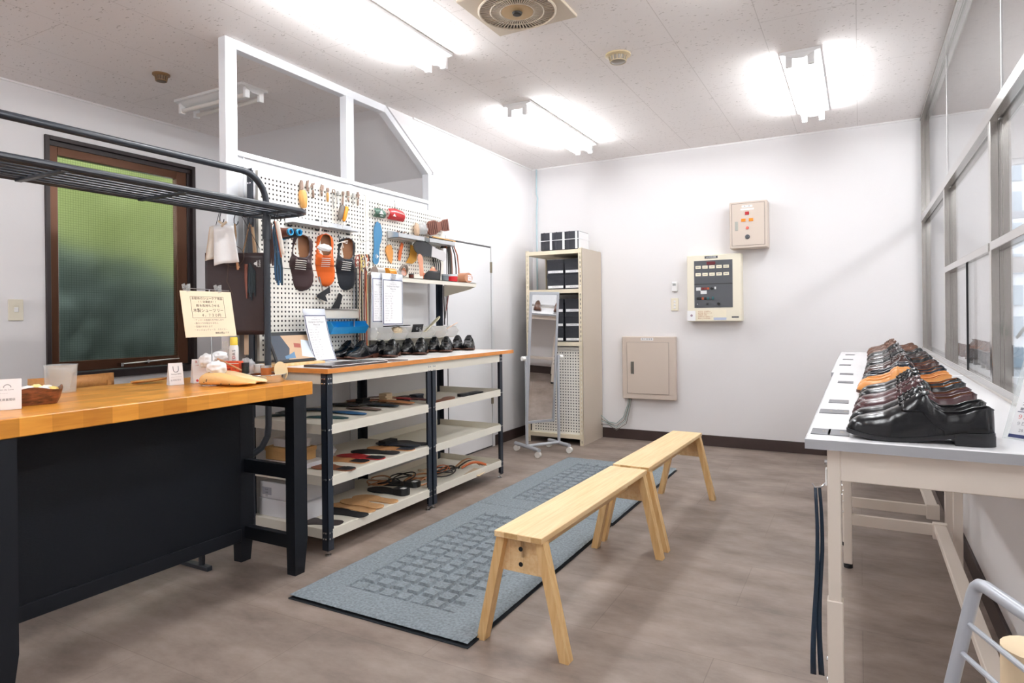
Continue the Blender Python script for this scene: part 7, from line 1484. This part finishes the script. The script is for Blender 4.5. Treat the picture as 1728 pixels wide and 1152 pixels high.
# clear sign holder
t = thing('sign_holder', 'clear acrylic holder with navy headed price sheet at the right edge', 'sign holder', (0.36, 1.80, 0.902))
so = V((0.268, 1.775, 0.905)); su = V((0.80, -0.60, 0)).normalized(); sv = V((0.16, 0.12, 0.60)).normalized(); swd, shh = 0.21, 0.205
so = at(1691, 738, 'z', 0.903); 
b0_ = at(1684, 742, 'z', 0.903)
def sp_(x, y, off_=0.0): return so + su * x + sv * y + su.cross(sv) * off_
MB().prism([(0, 0), (swd, 0), (swd, shh), (0.012, shh), (0.0, shh - 0.01)], so, su, sv, -0.004).build('acrylic_plate', CLR2, t, 0)
MB().prism([(0, 0), (swd, 0), (swd, -0.06), (0, -0.06)], so, su, V((0.6, 0.8, 0)) * -1, 0.003).build('acrylic_foot', CLR2, t, 0)
MB().prism([(0.012, 0.008), (0.198, 0.008), (0.198, 0.185), (0.012, 0.185)], so + su.cross(sv) * 0.0005, su, sv, 0.0006).build('price_sheet', PAPER, t, 0)
MB().prism([(0.012, 0.150), (0.198, 0.150), (0.198, 0.185), (0.012, 0.185)], so + su.cross(sv) * 0.0012, su, sv, 0.0006).build('navy_header', NAVYINK, t, 0)
MB().prism([(0.012, 0.004), (0.198, 0.004), (0.198, 0.012), (0.012, 0.012)], so + su.cross(sv) * 0.0012, su, sv, 0.0006).prism([(0.018, 0.066), (0.19, 0.066), (0.19, 0.0675), (0.018, 0.0675)], so + su.cross(sv) * 0.0012, su, sv, 0.0006).build('navy_rule', NAVYINK, t, 0)
def stx(s_, sz, x, y, m_, al='LEFT'): return text(s_, sz, sp_(x, y, 0.002), su, sv, m_, t, 'x', al)
text('2025 福岡', 0.022, sp_(0.04, 0.1675, 0.0022), su, sv, PAPER, t, 'header_lettering', 'LEFT')
merge_into('sheet_print', [stx('■ 紳士靴 既製', 0.010, 0.022, 0.135, GREYINK), stx('  サイズ 24.0-28.0', 0.009, 0.035, 0.118, GREYINK), stx('１  スムース', 0.011, 0.022, 0.101, GREYINK), stx('２  コードバン', 0.011, 0.022, 0.086, GREYINK), stx('■  返品不可', 0.009, 0.022, 0.073, GREYINK), stx('９日～ 価格 税込', 0.010, 0.022, 0.038, GREYINK), stx('28.5 - 30', 0.010, 0.03, 0.022, GREYINK)], t, GREYINK)
merge_into('red_print', [stx('９月９日 (土) 特別 販売', 0.013, 0.02, 0.054, REDINK)], t, REDINK)
# small leaf sprig
lf = MB()
for k in range(5):
    a0_ = at(1716 + 2 * k, 573 - 3 * k + 0, 'x', 0.50); lf._add([a0_, a0_ + V((0.012, -0.01, 0.018)), a0_ + V((0.008, -0.03, 0.03)), a0_ + V((-0.006, -0.016, 0.012))], [(0, 1, 2, 3)])
o = lf.build('leaf_sprig', mat('grey_green_leaf', '#7f8f86', 0.5), None, 0); tag(o, 'small grey green leaf sprig in the window corner behind the sign', 'plant')
# shoe horns hanging on the table leg
NB = mat('navy_strap', '#14293c', 0.4)
for k, (lb, dx) in enumerate((('left strand of the long navy strap on the table leg hook', -0.004), ('right strand of the long navy strap on the table leg hook', 0.010))):
    tp_ = V((-0.098, 1.735, 0.775)); f = MB()
    f.grid(lambda u, v: tp_ + V((dx * (0.3 + 0.7 * min(1, u * 3)) + 0.010 * (v - 0.5) * (0.7 + 0.6 * u) + 0.006 * math.sin(u * 5 + k), 0.004 * k, -0.46 * u)), 16, 3)
    tag(f.build('hanging_strap', NB, None, 60, solid=0.004), lb, 'strap', 'navy straps on the table hook')
t = thing('wall_hook', 'small white hook stuck on the front table leg', 'hook', (-0.085, 1.735, 0.79)); MB().box((-0.0765, 1.722, 0.785), (-0.0725, 1.748, 0.825), 0.001).build('hook_base', LAMPW, t); MB().tube([(-0.075, 1.735, 0.79), (-0.085, 1.735, 0.778), (-0.100, 1.735, 0.775), (-0.106, 1.735, 0.785)], 0.002, 6).build('hook_wire', CHROME, t)
tp_ = V((-0.052, 3.40, 0.80)); tag(MB().tube([tp_, tp_ + V((0.002, 0, -0.2)), tp_ + V((0, 0, -0.36))], 0.006, 6).build('hanging_strap', NB), 'short navy strap hanging at the second table leg', 'strap')
# black bag on the floor under the farther table
c = at(1475, 803, 'z', 0.0); c2 = at(1558, 808, 'z', 0.0); t = thing('tool_case', 'black case on the floor under the farther table', 'case', ((c.x + c2.x) / 2, c.y, 0))
MB().box((c.x, c.y, 0.0), (0.36, c.y + 0.30, 0.16), 0.012, None, 2).build('case_body', mat('black_nylon', '#15171a', 0.7), t); MB().tube([(c.x + 0.12, c.y + 0.1, 0.16), (c.x + 0.14, c.y + 0.1, 0.19), (c.x + 0.24, c.y + 0.1, 0.19), (c.x + 0.26, c.y + 0.1, 0.16)], 0.007).build('handle', BLACKS, t)
# grey tubular stand in the right foreground
GT = mat('silver_grey_tube', '#b3b7bf', 0.3, 0.25)
t = thing('umbrella_stand', 'silver grey tubular wire stand in the right foreground corner', 'stand', (0.25, 1.1, 0))
P0 = at(1648, 980, 'y', 1.20); P1 = at(1740, 1043, 'z', P0.z); dq = (P1 - P0); dq.z = 0; dq.normalize()
P2 = P0 + dq * 0.30; ft0 = at(1603, 1165, 'y', 1.19); k_ = (P0 - ft0); foot0 = ft0 - k_ * ((ft0.z - 0.012) / k_.z); foot1 = foot0 + dq * 0.36
r_ = 0.03; e0 = (foot0 - P0).normalized()
def rounded(p, a, b_, r_): return [p + a * r_, p + (a * 0.45 + b_ * 0.12) * r_ * 1, p + (a * 0.12 + b_ * 0.45) * r_, p + b_ * r_]
pts = [foot0] + rounded(P0, e0, dq, 0.022) + rounded(P2, -dq, (foot1 - P2).normalized(), 0.022) + [foot1]
MB().tube(pts, 0.0098, 12).build('side_loop', GT, t)
sd = V((dq.y, -dq.x, 0)); sd = sd if sd.x > 0 else -sd; W_ = 0.20
MB().tube([p + sd * W_ for p in pts], 0.0098, 12).build('side_loop', GT, t)
for fz_ in (0.20, 0.34, 0.75, 1.3, 1.9):
    a = P0 + e0 * (0.33 * fz_); b_ = P2 + (foot1 - P2).normalized() * (0.33 * fz_)
    MB().cyl(a, b_, 0.0042, n=10).build('side_wire', GT, t); MB().cyl(a + sd * W_, b_ + sd * W_, 0.0042, n=10).build('side_wire', GT, t)
for p in (foot0, foot1): MB().cyl(p, p + sd * W_, 0.0098, n=12).build('floor_bar', GT, t)
a = P0 + dq * 0.13; MB().cyl(a, a + V((0.006, -0.006, -0.016)), 0.009).build('screw', BLACKS, t)
cc = at(1712, 1135, 'y', 1.2); tag(MB().cyl((cc.x + 0.035, cc.y + 0.05, 0.02), (cc.x + 0.035, cc.y + 0.05, cc.z + 0.02), 0.045, 0.045, 20).build('paper_roll', mat('cream_wood_roll', '#e8d2b0', 0.6)), 'cream paper roll standing inside the grey tubular stand', 'paper roll')
# ---------------------------------------------------------------- daylight and view
w = bpy.data.worlds.new('day'); bpy.context.scene.world = w; w.use_nodes = True; bgd = w.node_tree.nodes['Background']
bgd.inputs[0].default_value = (0.86, 0.93, 1.0, 1); bgd.inputs[1].default_value = 3.0
sc = bpy.context.scene; sc.view_settings.view_transform = 'Standard'; sc.view_settings.look = 'None'; sc.view_settings.exposure = 0.48; sc.view_settings.gamma = 1.0
sc.view_settings.use_curve_mapping = False
sc.cycles.use_denoising = True; sc.cycles.max_bounces = 10; sc.cycles.diffuse_bounces = 7; sc.cycles.transparent_max_bounces = 16; sc.cycles.caustics_reflective = False; sc.cycles.sample_clamp_indirect = 6
